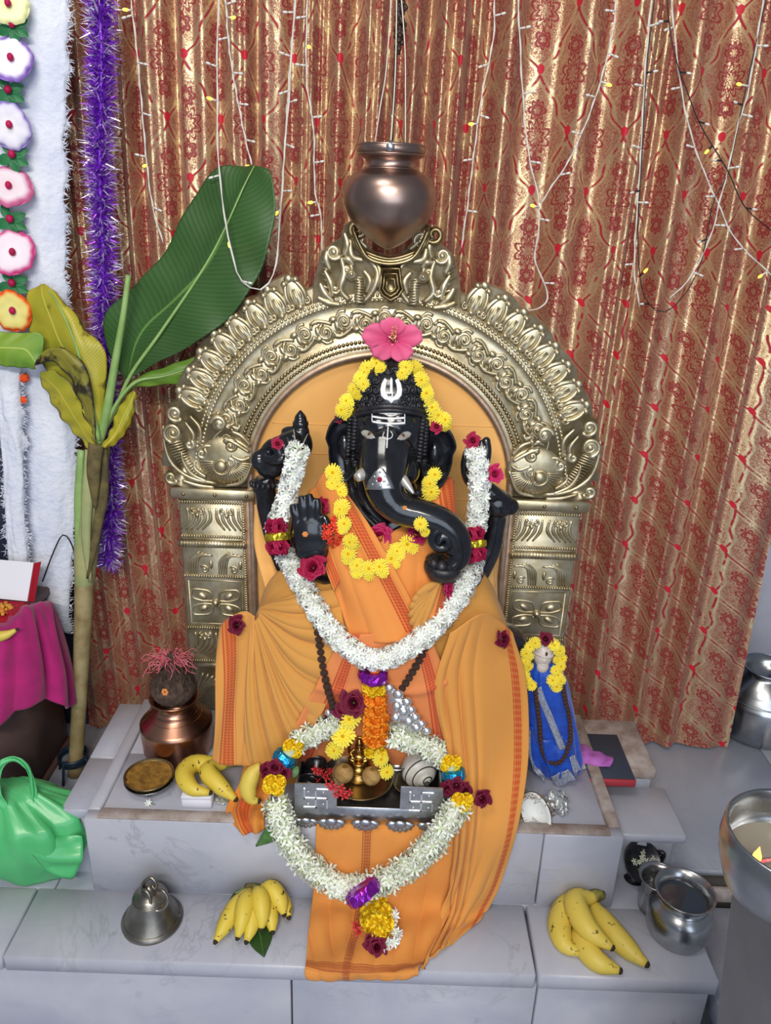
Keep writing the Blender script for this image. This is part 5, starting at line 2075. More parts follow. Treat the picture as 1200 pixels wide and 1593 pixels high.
# red ixora scattered over the tray edge
rx = thing('ixora_sprig', 'loose red ixora florets spilling over the tray front', 'flower', PZ(515, 1215, fz))
for k in range(30):
    if k < 12:
        q_ = (502 + random.uniform(-10, 14), 1203 + random.uniform(-9, 8)); p = PY(q_[0], q_[1], .05 + random.uniform(-.01, .01)); p[2] = max(p[2], fz + .008)
    else:
        t = (k - 12) / 17
        q_ = (516 + 28 * t * random.uniform(.3, 1) + random.uniform(-6, 6), 1218 + 26 * t * random.uniform(.3, 1)); p = PY(q_[0], q_[1], TYF - .006 - random.uniform(0, .004))
    inst(ME['ixr'], 'floret', p, basis((random.uniform(-.6, .6), -1, random.uniform(-.3, .8)), spin=random.uniform(0, 6)), random.uniform(.013, .017), rx)
    if k % 2 == 0:
        tube(cat([p, p + np.array([random.uniform(-.006, .006), -.001, -.010])], 4), .0006, 5).build('floret_tube', M['ixora_red'], rx)
# silver foot covers behind the pendant
sv = thing('silver_foot_cover', 'bright silver foot shaped cover with toe knobs behind the marigold pendant', 'ornament', PY(630, 1120, .06))
b = sheet(S([[(596, 1066, .082), (600, 1100, .078), (606, 1140, .088)], [(615, 1070, .080), (628, 1105, .074), (632, 1146, .086)], [(630, 1090, .080), (652, 1115, .076), (662, 1146, .088)]]), 20, 20, lambda u, v: .010 * np.sin(PI * u) * np.sin(PI * v))
solid(b.build('plate', M['silver_bright'], sv), .003, 0)
for x, y, r in ((606, 1070, 8), (620, 1080, 9), (633, 1092, 9), (640, 1104, 8), (628, 1106, 10), (646, 1116, 9), (636, 1122, 10), (656, 1126, 8), (648, 1132, 9), (664, 1137, 8), (618, 1098, 9), (616, 1116, 9)):
    p = PY(x, y, .068)
    ell(p, (r * ppm(p), r * ppm(p) * .7, r * ppm(p) * .9), None, 14, 9).build('toe_knob', M['silver_bright'], sv)
kn = thing('silver_finial', 'tiny silver finial peeking out left of the purple roses', 'ornament', PY(511, 1110, .05))
p = PY(511, 1108, .078)
ell(p, 6 * ppm(p), None, 14, 9).build('knob', M['silver_bright'], kn)
lathe([(8 * ppm(p), -14 * ppm(p)), (5 * ppm(p), -8 * ppm(p)), (3 * ppm(p), -4 * ppm(p))], 14, p).build('knob_stem', M['steel_dark'], kn)

# ------------------------------------------------------------------ loose yellow flowers above the idol
for x, y, Y_, d, lab in ((545, 1117, .074, 36, 'yellow chrysanthemum under the purple roses behind the idol'), (535, 1143, .066, 40, 'largest yellow chrysanthemum leaning on the idol back plate'), (521, 1166, .066, 30, 'yellow chrysanthemum drooping beside the dark pot')):
    p = PY(x, y, Y_)
    o = thing('chrysanthemum', lab, 'flower', p)
    inst(ME['mum2'], 'flower_head', p, basis((-.1, -1, .5)), d * ppm(p), o)
    tube([p + np.array([0, .004, -.002]), p + np.array([.002, .016, -.02])], .0016, 6).build('stalk', M['leaf_small'], o)
for x, y, d, lab in ((592, 1180, 28, 'yellow chrysanthemum to the right of the brass idol'), (601, 1200, 26, 'small yellow chrysanthemum by the right betel nut')):
    p = PY(x, y, .060)
    o = thing('chrysanthemum', lab, 'flower', p)
    inst(ME['mum1'], 'flower_head', p, basis((.3, -1, .5)), d * ppm(p), o)
    tube([p + np.array([0, .004, -.002]), p + np.array([.002, .012, -.014])], .0016, 6).build('stalk', M['leaf_small'], o)

# ------------------------------------------------------------------ jasmine garland round the tray
g2 = thing('jasmine_garland', 'jasmine garland hanging from the tray in a loop over the plinth front', 'garland', (-.02, -.03, .1))
R2 = .0225
sL = [PY(432, 1252, -.022), PY(442, 1290, -.040), PY(462, 1325, -.042), PY(490, 1354, -.044), PY(520, 1375, -.046), PY(550, 1384, -.048)]
sR = [PY(550, 1384, -.048), PY(590, 1374, -.048), PY(630, 1352, -.046), PY(668, 1318, -.044), PY(696, 1280, -.040), PY(710, 1258, -.022)]
sU = [PY(466, 1152, .050), PY(485, 1143, .066), PY(508, 1130, .076), PY(524, 1124, .080)]
sV = [PY(612, 1146, .076), PY(635, 1152, .076), PY(660, 1160, .066), PY(690, 1174, .050)]
for seg in (sL, sR, sU, sV):
    ring_garland(g2, cat(seg, 24), R2 * (1 if (seg is sL or seg is sR) else .92), [ME['jas1'], ME['jas2']], .0168, 6, .0285, 'jasmine', .7, M['jasmine'], .5)


def mari_ball(x, y, Y_, d, parent, n=4):
    p = PY(x, y, Y_)
    q = ppm(p)
    for k in range(n):
        a = 2 * PI * k / n + .6
        inst(ME['mariy'], 'marigold', p + np.array([d * .24 * q * math.cos(a), -.003 * (k % 2), d * .20 * q * math.sin(a)]), basis((math.cos(a) * .5, -1, math.sin(a) * .5 + .2), spin=k), d * .62 * q, parent)


for pts_, foil, ys in ((((456, 1163, .036), (443, 1180, .028), (431, 1198, .018), (427, 1220, .0)), None, 0), (((702, 1188, .030), (706, 1206, .024), (712, 1226, .012), (718, 1248, -.008)), None, 1)):
    a, b_, c_, d_ = pts_
    mari_ball(a[0], a[1], a[2], 36, g2)
    A, B_ = PY(*a), PY(*c_)
    band(g2, PY(*b_), B_ - A, .021, .022, M['foil_blue'])
    for dx, dy in ((-13, 0), (9, 2), (-2, -6), (2, 8)):
        p = PY(c_[0] + dx, c_[1] + dy, c_[2] - .008)
        inst(ME['rose_dark'], 'rose', p, basis((dx * .03, -1, .4), spin=dx), 27 * ppm(p), g2)
    mari_ball(d_[0], d_[1], d_[2] - .012, 40, g2)
    for k in range(3):
        p = PY(b_[0] - 16 + 18 * k, b_[1] + 12, b_[2] - .002)
        inst(ME['leaf'], 'leaf', p, basis((random.uniform(-.3, .3), -.8, .6), spin=2.2 * k), .022, g2)
    tube(cat([A, PY(*b_), B_, PY(*d_)], 12), .012, 8).build('garland_core', M['jasmine'], g2)
p = PY(748, 1241, -.006)
inst(ME['rose_dark'], 'rose', p, basis((.3, -1, .4)), 28 * ppm(p), g2)
# tail pendant lying on the runner
q_ = [PY(563, 1386, -.070), PZ(577, 1412, .034), PZ(588, 1440, .032), PZ(592, 1462, .03)]
c = PY(565, 1388, -.072)
ax = PZ(588, 1440, .034) - PY(552, 1384, -.055)
band(g2, c, ax, .031, .026, M['foil_purple'])
for x, y, d in ((585, 1400, 40), (578, 1418, 40), (594, 1420, 38), (582, 1438, 38), (598, 1438, 36), (575, 1430, 34), (588, 1452, 32)):
    p = PZ(x, y, .036)
    inst(ME['mariy'], 'marigold', p, basis((random.uniform(-.4, .4), -.7, 1), spin=x), d * ppm(p), g2)
for x, y in ((586, 1472), (579, 1466)):
    p = PZ(x, y, .028)
    inst(ME['rose_dark'], 'rose', p, basis((.1, -.9, .6)), 28 * ppm(p), g2)
for t in np.linspace(0, 1, 14):
    x, y = 608 + 10 * math.sin(PI * t) - 3 * t, 1420 + 52 * t
    p = PZ(x, y, .026)
    inst(ME['tube1'], 'tuberose', p, basis((.9 * math.cos(9 * t), -.5, .5 + .4 * math.sin(7 * t)), spin=9 * t), .024, g2)
for x, y in ((560, 1450), (556, 1440)):
    p = PZ(x, y, .022)
    inst(ME['ixr'], 'floret', p, basis((-.4, -.6, .8)), .02, g2)
p = PY(418, 1296, -.028)
vs = sheet(S([[(432, 1278, -.024), (414, 1288, -.030), (398, 1315, -.020)], [(434, 1284, -.03), (419, 1298, -.036), (398, 1316, -.022)], [(438, 1292, -.028), (427, 1308, -.034), (399, 1317, -.022)]]), 9, 12)
solid(vs.build('leaf', M['leaf_small'], g2), .001, 0)

# ================================================================== THINGS ON THE PLINTH AND STEP
PZT = .1765                                                # top of the plinth slabs


def stand(px, py_front, z, rpx):
    """centre of something round whose front foot touches (px, py_front) on the level z"""
    f_ = PZ(px, py_front, z)
    r = rpx * ppm(f_)
    c = f_ + np.array([0, r * .92, 0])
    return c, ppm(c)


# copper water pot with a coconut
c, s = stand(266, 1196, PZT, 50)
kz = lambda y: PY(266, y, c[1])[2] - c[2]
kp = thing('copper_pot', 'shiny copper kalash with a broad shoulder holding a coconut', 'pot', c)
Hh = kz(1083)
prof = [(0, 0), (44 * s, 0), (49 * s, Hh * .03), (52 * s, Hh * .10), (54 * s, Hh * .52), (54 * s, Hh * .56), (50 * s, Hh * .60), (34 * s, Hh * .74), (32 * s, Hh * .77), (33.5 * s, Hh * .79), (31 * s, Hh * .81), (29 * s, Hh * .84), (28.5 * s, Hh * .90), (31 * s, Hh * .96), (36 * s, Hh * .99), (36 * s, Hh * 1.0), (34 * s, Hh * 1.0), (28 * s, Hh * .93), (27 * s, Hh * .80), (40 * s, Hh * .6), (0, Hh * .5)]
lathe(prof, 44, c).build('body', M['copper'], kp)
tube([(c[0] + 36 * s * math.cos(a), c[1] + 36 * s * math.sin(a), c[2] + Hh * .995) for a in np.linspace(0, 2 * PI, 40)], 1.3 * s, 8).build('rim', M['copper'], kp)
for f_, r_ in ((.775, 33.5), (.70, 39)):
    tube([(c[0] + r_ * s * math.cos(a), c[1] + r_ * s * math.sin(a), c[2] + Hh * f_) for a in np.linspace(0, 2 * PI, 40)], .8 * s, 6).build('neck_ring', M['copper'], kp)
cc = np.array([c[0], c[1] - .002, c[2] + Hh * 1.0 + 16 * s])
co = thing('coconut', 'brown husked coconut with red threads set in the copper kalash mouth', 'coconut', cc - np.array([0, 0, 20 * s]))
b = lathe([(r * s, z * s) for r, z in sprof([(0, -26), (16, -23), (29, -12), (34, 2), (29, 16), (20, 27), (11, 36), (7, 46), (4, 58), (0, 62)], 34)], 32, cc)
b.v = [tuple(np.array(v) + RNG.normal(0, .0008, 3)) for v in b.v]
b.build('husk', M['coconut'], co)
for k in range(60):
    pass
fb = MB()
for k in range(120):
    a = random.uniform(0, 2 * PI)
    z0 = random.uniform(6, 40)
    r0 = np.interp(z0, [2, 18, 32, 42, 52], [34, 31, 22, 12, 6])
    P = [cc + np.array([r0 * math.cos(a), r0 * math.sin(a), z0]) * s]
    P.append(P[0] + np.array([math.cos(a) * random.uniform(0, 4), math.sin(a) * 3, random.uniform(8, 20)]) * s)
    z1 = min(58, z0 + 18)
    r1 = np.interp(z1, [2, 18, 32, 42, 52, 60], [34, 31, 22, 12, 7, 4]) + random.uniform(0, 3)
    P.append(cc + np.array([r1 * math.cos(a), r1 * math.sin(a), z1]) * s)
    fb.merge(tube(cat(P, 5), .0006, 4))
fb.build('husk_fibres', M['coconut'], co, kind='stuff')
for k in range(90):
    a = random.uniform(0, 2 * PI)
    r1 = random.uniform(14, 48)
    h0 = 46 + random.uniform(-6, 6)
    P = [cc + np.array([6 * math.cos(a), 6 * math.sin(a), h0]) * s, cc + np.array([r1 * .6 * math.cos(a) + random.uniform(-5, 5), r1 * .5 * math.sin(a), h0 + random.uniform(4, 14)]) * s, cc + np.array([r1 * math.cos(a), r1 * .7 * math.sin(a), h0 + random.uniform(-14, 10)]) * s]
    P.insert(2, (P[1] + P[2]) / 2 + np.array([random.uniform(-7, 7), 0, random.uniform(-6, 6)]) * s)
    if k == 0:
        rt = MB()
    rt.merge(tube(cat(P, 12), .0007, 4))
rt.build('red_threads', M['red_thread'], co, kind='stuff')
b = MB()
for k in range(6):
    a = k * PI / 3
    b.merge(ell(cc + np.array([-3 + 3 * math.cos(a), -31.5, 14 + 4 * math.sin(a)]) * s, (2.6 * s, 1.2 * s, 2.6 * s), None, 7, 5))
b.build('sandal_paste_dot', M['kumkum'], co)

# bowl of turmeric
c, s = stand(227, 1243, PZT, 26)
bz = lambda y: PY(227, y, c[1])[2] - c[2]
bw = thing('turmeric_bowl', 'small steel bowl with a brass bowl of turmeric powder inside', 'bowl', c)
h_ = bz(1204)
lathe([(20 * s, 0), (24 * s, h_ * .1), (33 * s, h_ * .45), (36.5 * s, h_ * .72), (38 * s, h_ * .74), (36 * s, h_ * .74), (31 * s, h_ * .45), (0, h_ * .2)], 40, c).build('outer_bowl', M['steel'], bw)
lathe([(16 * s, h_ * .3), (30 * s, h_ * .55), (36.5 * s, h_ * .94), (38 * s, h_ * 1.0), (36.5 * s, h_ * 1.02), (34 * s, h_ * .88), (0, h_ * .6)], 40, c).build('inner_bowl', M['brass_dark'], bw)
b = lathe([(34.5 * s, h_ * .90), (28 * s, h_ * .88), (20 * s, h_ * .93), (12 * s, h_ * .88), (0, h_ * .94)], 30, c, cap=False)
b.v = [tuple(np.array(v) + RNG.normal(0, .0006, 3)) for v in b.v]
b.build('turmeric_powder', M['turmeric'], bw)
# fallen blossom, coin, box
p = PZ(229, 1249, PZT + .004)
o = thing('fallen_blossom', 'single white fallen blossom in front of the turmeric bowl', 'flower', p - np.array([0, 0, .004]))
inst(ME['tube1'], 'blossom', p, basis((.5, -.6, .5)), .016, o)
tube([p, p + np.array([.016, -.002, -.001])], .0008, 5).build('stalk', M['leaf_small'], o)
p = PZ(340, 1268, PZT)
o = thing('steel_coin', 'small shiny coin on the plinth marble near the cloth end', 'coin', p)
lathe([(0, 0), (.0075, 0), (.0080, .0006), (.0080, .0014), (.0070, .0018), (.0066, .0014), (0, .0014)], 24, p).build('disc', M['steel'], o)
ell(p + np.array([0, 0, .0014]), (.003, .004, .0006), None, 10, 6).build('emblem_relief', M['steel'], o)
pb = PZ(306, 1258, PZT)
wx = 46 * ppm(pb)
wbx = thing('white_box', 'small white cardboard box under the pair of bananas', 'box', pb + np.array([0, .016, 0]))
box(pb + np.array([0, .018, .0105]), (wx, .036, .021), .0012, .02).build('carton', M['card_white'], wbx)
box(pb + np.array([0, .018, .0245]), (wx + .001, .037, .008), .0012, .02).build('lid', M['card_white'], wbx)
pp_ = PZ(345, 1250, PZT)
o = thing('paper_scrap', 'crumpled scrap of silvery paper beside the white box', 'paper', pp_)
solid(sheet([[pp_ + np.array([x, y, .002 + .006 * abs(math.sin(300 * x + 200 * y))]) for y in np.linspace(-.006, .014, 5)] for x in np.linspace(-.014, .014, 7)], 14, 10).build('scrap', M['plastic_clear'], o), .0006)


def banana(parent, pts, rpx, name='banana', mm='banana', tip=True, root=False):
    """a five sided curved fruit with a blunt dark tip; pts run from the crown to the tip"""
    P = cat(pts, 20)
    q = ppm(P[10])
    r = [rpx * q * f for f in (.42, .62, .88, 1, 1.02, 1, .93, .8, .55, .32)]
    rr = np.interp(np.linspace(0, 1, 20), np.linspace(0, 1, 10), r)
    b = tube(P, rr, 10, True)
    # flatten into faint ridges
    V = np.array(b.v).reshape(20, 10, 3)
    for i in range(20):
        for k in range(10):
            V[i, k] = P[i] + (V[i, k] - P[i]) * (1.03 if k % 2 == 0 else .97)
    b.v = [tuple(v) for v in V.reshape(-1, 3)]
    o = b.build(name, M[mm], parent)
    d = P[-1] - P[-2]
    d /= np.linalg.norm(d)
    t = tube([P[-1] - d * .001, P[-1] + d * .003, P[-1] + d * .006], [rpx * q * .30, rpx * q * .26, rpx * q * .14], 8).build('tip', M['banana_tip'], parent)
    if parent is not None:
        t.parent = o
        t.location = np.array([0, 0, 0])
    return o


def bunch(name, lab, items, crown, rpx, mm, zc=None):
    ps = [np.mean([PT(t) for t in it], 0) for it in items]
    o = thing(name, lab, 'bananas', np.mean(ps, 0) * np.array([1, 1, 0]) + np.array([0, 0, min(PT(t)[2] for it in items for t in it) - .01]))
    for it in items:
        banana(o, [PT(t) for t in it], rpx, mm=mm)
    C_ = [PT(t) for t in crown]
    tube(cat(C_, 8), [rpx * .45 * ppm(C_[0]), rpx * .55 * ppm(C_[0]), rpx * .38 * ppm(C_[0])], 9).build('crown_stalk', M['banana_stem'], o)
    return o


bunch('banana_pair', 'two yellow bananas on one stalk lying over the white box', [
    [(352, 1187, 'z', .212), (325, 1187, 'z', .215), (298, 1190, 'z', .218), (287, 1208, 'z', .218), (300, 1227, 'z', .216), (326, 1233, 'z', .212)],
    [(352, 1190, 'z', .212), (330, 1194, 'z', .216), (325, 1204, 'z', .216), (342, 1222, 'z', .208), (366, 1243, 'z', .192)]],
    [(348, 1188, 'z', .214), (358, 1186, 'z', .214), (370, 1187, 'z', .212)], 15, 'banana_spotted' if 'banana_spotted' in M else 'banana_spot')
o = thing('single_banana', 'single banana standing against the jasmine garland left of the tray', 'banana', PZ(394, 1240, PZT))
banana(o, [PY(406, 1190, .045), PY(393, 1204, .038), PY(386, 1224, .028), PY(392, 1243, .018), PY(402, 1246, .016)], 14)
bunch('banana_hand', 'ripe hand of seven small spotted bananas on a leaf on the step', [
    [(384, 1386, 'z', .035), (366, 1412, 'z', .030), (350, 1440, 'z', .022), (336, 1464, 'z', .016)],
    [(388, 1386, 'z', .040), (382, 1405, 'z', .046), (376, 1435, 'z', .034), (370, 1458, 'z', .020)],
    [(391, 1392, 'z', .030), (393, 1420, 'z', .030), (390, 1446, 'z', .022), (384, 1464, 'z', .015)],
    [(398, 1383, 'z', .045), (405, 1396, 'z', .052), (408, 1424, 'z', .038), (407, 1444, 'z', .024)],
    [(404, 1390, 'z', .030), (415, 1412, 'z', .028), (422, 1432, 'z', .020), (424, 1449, 'z', .014)],
    [(408, 1380, 'z', .044), (422, 1382, 'z', .050), (435, 1400, 'z', .040), (442, 1422, 'z', .026)],
    [(412, 1384, 'z', .028), (432, 1396, 'z', .026), (444, 1412, 'z', .020), (449, 1426, 'z', .014)]],
    [(408, 1384, 'z', .036), (392, 1382, 'z', .036), (382, 1380, 'z', .034)], 14, 'banana_spot')
o = thing('green_leaf', 'dark green leaf lying under the hand of seven bananas', 'leaf', PZ(395, 1440, .002))
b = sheet(S([[(357, 1400, 'z', .012), (372, 1430, 'z', .003), (390, 1470, 'z', .003), (410, 1489, 'z', .003)], [(366, 1388, 'z', .018), (392, 1432, 'z', .005), (405, 1466, 'z', .004), (411, 1489, 'z', .004)], [(384, 1380, 'z', .016), (418, 1432, 'z', .003), (424, 1456, 'z', .003), (412, 1488, 'z', .003)]]), 13, 14)
solid(b.build('blade', M['leaf_dark'], o), .001, 0)
tube(S([[(384, 1376, 'z', .02), (375, 1385, 'z', .02), (366, 1390, 'z', .02)]])[0], .0015, 6).build('petiole', M['stalk'], o)
bunch('banana_bunch', 'four large yellow bananas on one stalk beside the steel water pot', [
    [(912, 1395, 'z', .030), (884, 1407, 'z', .022), (871, 1440, 'z', .016), (879, 1470, 'z', .016), (902, 1482, 'z', .016)],
    [(926, 1396, 'z', .042), (900, 1398, 'z', .048), (897, 1412, 'z', .050), (916, 1446, 'z', .046), (952, 1474, 'z', .038)],
    [(922, 1400, 'z', .026), (930, 1420, 'z', .022), (952, 1450, 'z', .020), (982, 1480, 'z', .018), (1006, 1500, 'z', .016)],
    [(908, 1430, 'z', .016), (908, 1465, 'z', .016), (928, 1494, 'z', .016), (964, 1510, 'z', .016)]],
    [(914, 1398, 'z', .04), (928, 1393, 'z', .040), (938, 1392, 'z', .036)], 19, 'banana')

# brass bell -----------------------------------------------------------------
c, s = stand(226, 1464, .001, 42)
blz = lambda y: PY(230, y, c[1])[2] - c[2]
h_ = blz(1382)
bl = thing('bell', 'grey bell metal hand bell with a looped wire handle on the step', 'bell', c)
lathe([(43 * s, .012 * h_), (46 * s, 0), (46.5 * s, h_ * .07), (43 * s, h_ * .12), (41.5 * s, h_ * .15), (36 * s, h_ * .30), (30 * s, h_ * .50), (26.5 * s, h_ * .68), (24 * s, h_ * .80), (19 * s, h_ * .88), (10 * s, h_ * .93), (0, h_ * .95), (0, h_ * .9), (20 * s, h_ * .78), (38 * s, h_ * .1)], 44, c, cap=False).build('body', M['bell'], bl)
for f_, r_ in ((.135, 42.6), (.74, 25.8), (.78, 24.8)):
    tube([(c[0] + r_ * s * math.cos(a), c[1] + r_ * s * math.sin(a), c[2] + h_ * f_) for a in np.linspace(0, 2 * PI, 40)], .9 * s, 6).build('ring_moulding', M['bell'], bl)
T0 = c + np.array([0, 0, h_ * .9])
b = lathe([(11 * s, -.004), (12 * s, 3 * s), (8 * s, 7 * s), (9 * s, 10 * s), (0, 13 * s)], 20, T0)
b.build('crown_stub', M['bell'], bl)
l1 = [T0 + np.array([x, y, z]) * s for x, y, z in ((-8, -4, 4), (-4, -10, 14), (4, -14, 10), (8, -18, -6), (16, -20, -16), (28, -18, -10), (32, -14, 4), (24, -10, 14), (12, -6, 10), (4, 0, 14))]
tube(cat(l1, 50), 2.6 * s, 8).build('handle_loop', M['bell'], bl)
l2 = [T0 + np.array([x, y, z]) * s for x, y, z in ((-10, 0, 2), (-8, 0, 16), (2, 2, 26), (10, 0, 22), (12, -2, 10), (8, -2, 2))]
tube(cat(l2, 40), 3.0 * s, 8).build('handle_loop', M['bell'], bl)
ell(c + np.array([0, 0, h_ * .12]), 9 * s, None, 12, 8).build('clapper', M['bell'], bl)

# steel pot of water and tumbler behind ------------------------------------------
c, s = stand(1064, 1482, .001, 40)
pz_ = lambda y: PY(1066, y, c[1])[2] - c[2]
h_ = pz_(1385)
lo = thing('steel_pot', 'round steel water pot with a flared rim standing on the step corner', 'pot', c)
prof = sprof([(0, 0), (34, 0), (42, .04), (47.5, .22), (49, .42), (46, .62), (37, .76), (34.5, .82), (37, .90), (43, .985), (45, 1.0)], 60)
prof = [(r * s, z * h_) for r, z in prof] + [(r * s, z * h_) for r, z in ((44.2, 1.012), (42, 1.0), (36, .90), (33.5, .83), (33.5, .80))]
lathe(prof, 48, c, cap=False).build('body', M['steel'], lo)
lathe([(33.6 * s, 0), (20 * s, .0), (0, .0)], 36, c + np.array([0, 0, h_ * .805]), cap=False).build('water', mat('pot_water', '#39424a', .03, spec=.9), lo)
tube([(c[0] + 37.5 * s * math.cos(a), c[1] + 37.5 * s * math.sin(a), c[2] + h_ * .755) for a in np.linspace(0, 2 * PI, 40)], .9 * s, 6).build('neck_ring', M['steel'], lo)
p = PZ(1034, 1450, .001)
c2 = p + np.array([-.006, .055, 0])
s2 = ppm(c2)
h2 = PY(1034, 1364, c2[1])[2] - c2[2]
tm = thing('steel_tumbler', 'dull steel tumbler with a flared rim behind the water pot', 'tumbler', c2)
prof = sprof([(0, 0), (20, 0), (22, .1), (23, .5), (22, .8), (25, .95), (29, 1.0)], 30)
lathe([(r * s2, z * h2) for r, z in prof] + [(27.5 * s2, h2), (23.5 * s2, .94 * h2), (21 * s2, .78 * h2), (20 * s2, .2 * h2), (0, .15 * h2)], 36, c2, cap=False).build('body', M['steel'], tm)
tube([(c2[0] + 29 * s2 * math.cos(a), c2[1] + 29 * s2 * math.sin(a), c2[2] + h2) for a in np.linspace(0, 2 * PI, 40)], .9 * s2, 6).build('rim', M['steel'], tm)

# sooty dish with wilted petals ------------------------------------------------------
p = PY(996, 1340, .062)
s3 = ppm(p)
dsh = thing('sooty_dish', 'black sooty lamp dish with pale wilted petals leaning by the ledge', 'dish', (p[0], p[1], .004))
nrm_ = np.array([.15, -.75, .75])
Mx = basis(nrm_)
lathe([(r * s3, z * s3) for r, z in ((0, -4), (20, -3), (27, 3), (30, 7), (31, 9), (29, 9), (25, 4), (0, 0))], 36, p, Mx, cap=False).build('dish_body', M['steel_dark'], dsh)
for k in range(16):
    a, rr = random.uniform(0, 2 * PI), random.uniform(2, 19)
    d = np.array(Mx @ Vector((rr * math.cos(a) * s3, rr * math.sin(a) * s3, 1.5 * s3)))
    inst(ME['jas2'], 'petal', p + d, basis(nrm_ + RNG.normal(0, .5, 3), spin=a), .014, dsh)
hd = [p + np.array(Mx @ Vector((28 * s3, 10 * s3, 4 * s3))), p + np.array([36 * s3, .004, 14 * s3]), p + np.array([33 * s3, .006, -10 * s3])]
tube(cat(hd, 12), 3.6 * s3, 8).build('handle', M['steel_dark'], dsh)
lathe([(16 * s3, 0), (10 * s3, 6 * s3), (8 * s3, 14 * s3)], 16, (p[0], p[1] + .012, .002)).build('foot', M['steel_dark'], dsh)

# small marble statuette in blue --------------------------------------------------------
zf = PZ(860, 1212, PZT)
Ys = zf[1] + .026
sc_ = ppm(PY(855, 1120, Ys))
sz = lambda y: PY(855, y, Ys)[2]
stt = thing('marble_statuette', 'small white marble bearded saint statuette wrapped in blue satin with silver lace', 'statue', (zf[0], Ys, PZT))
hx = PY(845, 1018, Ys)
b = MB()
b.merge(ell((hx[0], Ys, hx[2]), (14.5 * sc_, 15 * sc_, 21 * sc_), None, 26, 18))
b.merge(ell((hx[0], Ys - 12 * sc_, hx[2] - 3 * sc_), (3.2 * sc_, 4.5 * sc_, 6 * sc_), None, 12, 8))
b.merge(ell((hx[0], Ys - 8 * sc_, hx[2] - 16 * sc_), (9.5 * sc_, 7.5 * sc_, 11 * sc_), None, 16, 10))
for g in (-1, 1):
    b.merge(ell((hx[0] + g * 5.5 * sc_, Ys - 11.5 * sc_, hx[2] + 1 * sc_), (3.0 * sc_, 2.2 * sc_, 1.6 * sc_), None, 10, 6))
    b.merge(ell((hx[0] + g * 14 * sc_, Ys, hx[2] - 2 * sc_), (2.6 * sc_, 4 * sc_, 6 * sc_), None, 10, 7))
    b.merge(ell((hx[0] + g * 5.5 * sc_, Ys - 12.2 * sc_, hx[2] + 5 * sc_), (4.5 * sc_, 1.6 * sc_, 1.2 * sc_), None, 10, 6))
b.merge(ell((hx[0], Ys - 13.2 * sc_, hx[2] - 9.5 * sc_), (4.6 * sc_, 2.2 * sc_, 1.6 * sc_), None, 12, 6))
b.merge(tube([(hx[0], Ys + .001, hx[2] - 14 * sc_), (hx[0], Ys, hx[2] - 40 * sc_)], [9 * sc_, 14 * sc_], 14))
tmp = b.build('tmp', M['marble_skin'], loc=(0, 0, 0))
md = tmp.modifiers.new('r', 'REMESH'); md.mode = 'VOXEL'; md.voxel_size = .0011
md = tmp.modifiers.new('s', 'SMOOTH'); md.iterations = 3
me = bpy.data.meshes.new_from_object(tmp.evaluated_get(bpy.context.evaluated_depsgraph_get()))
bpy.data.objects.remove(tmp, do_unlink=True)
MB().add([tuple(v.co) for v in me.vertices], [tuple(p.vertices) for p in me.polygons]).build('head', M['marble_skin'], stt)
tube([(hx[0] + 14.9 * sc_ * math.cos(a), Ys + 15.4 * sc_ * math.sin(a), hx[2] + 5 * sc_ + 1.5 * sc_ * math.sin(2 * a)) for a in np.linspace(0, 2 * PI, 34)], 1.6 * sc_, 7).build('head_cloth_band', M['marble_skin'], stt)
ell((hx[0] + 2 * sc_, Ys - 13.6 * sc_, hx[2] + 9 * sc_), (2 * sc_, 1.4 * sc_, 3.6 * sc_), None, 10, 6).build('forehead_mark', M['coconut'], stt)
# draped body
NA_, NZ_ = 64, 36
vs = []
lv = [(1040, 15, 847), (1052, 25, 848), (1075, 31, 851), (1110, 34, 856), (1150, 38, 860), (1185, 42, 862), (1205, 40, 862)]
lv_y = [a[0] for a in lv]
for j in range(NZ_):
    y = 1040 + 165 * j / (NZ_ - 1)
    rx_ = np.interp(y, lv_y, [a[1] for a in lv]) * sc_
    cxp = np.interp(y, lv_y, [a[2] for a in lv])
    z = sz(y)
    z = PZT + .003 + (z - sz(1205)) if True else z
    xx = PY(cxp, y, Ys)[0]
    for k in range(NA_):
        a = 2 * PI * k / NA_
        f_ = 1 + .05 * math.sin(9 * a + y * .03) * min(1, j / 10) + .03 * math.sin(15 * a)
        vs.append((xx + rx_ * f_ * math.cos(a), Ys + rx_ * .62 * f_ * math.sin(a), z))
fs = [(j * NA_ + k, j * NA_ + (k + 1) % NA_, (j + 1) * NA_ + (k + 1) % NA_, (j + 1) * NA_ + k) for j in range(NZ_ - 1) for k in range(NA_)]
fs += [tuple(range(NA_))[::-1], tuple((NZ_ - 1) * NA_ + k for k in range(NA_))]
rb = MB().add(vs, fs)
rb.build('satin_robe', M['blue_satin'], stt)
reg(rb)
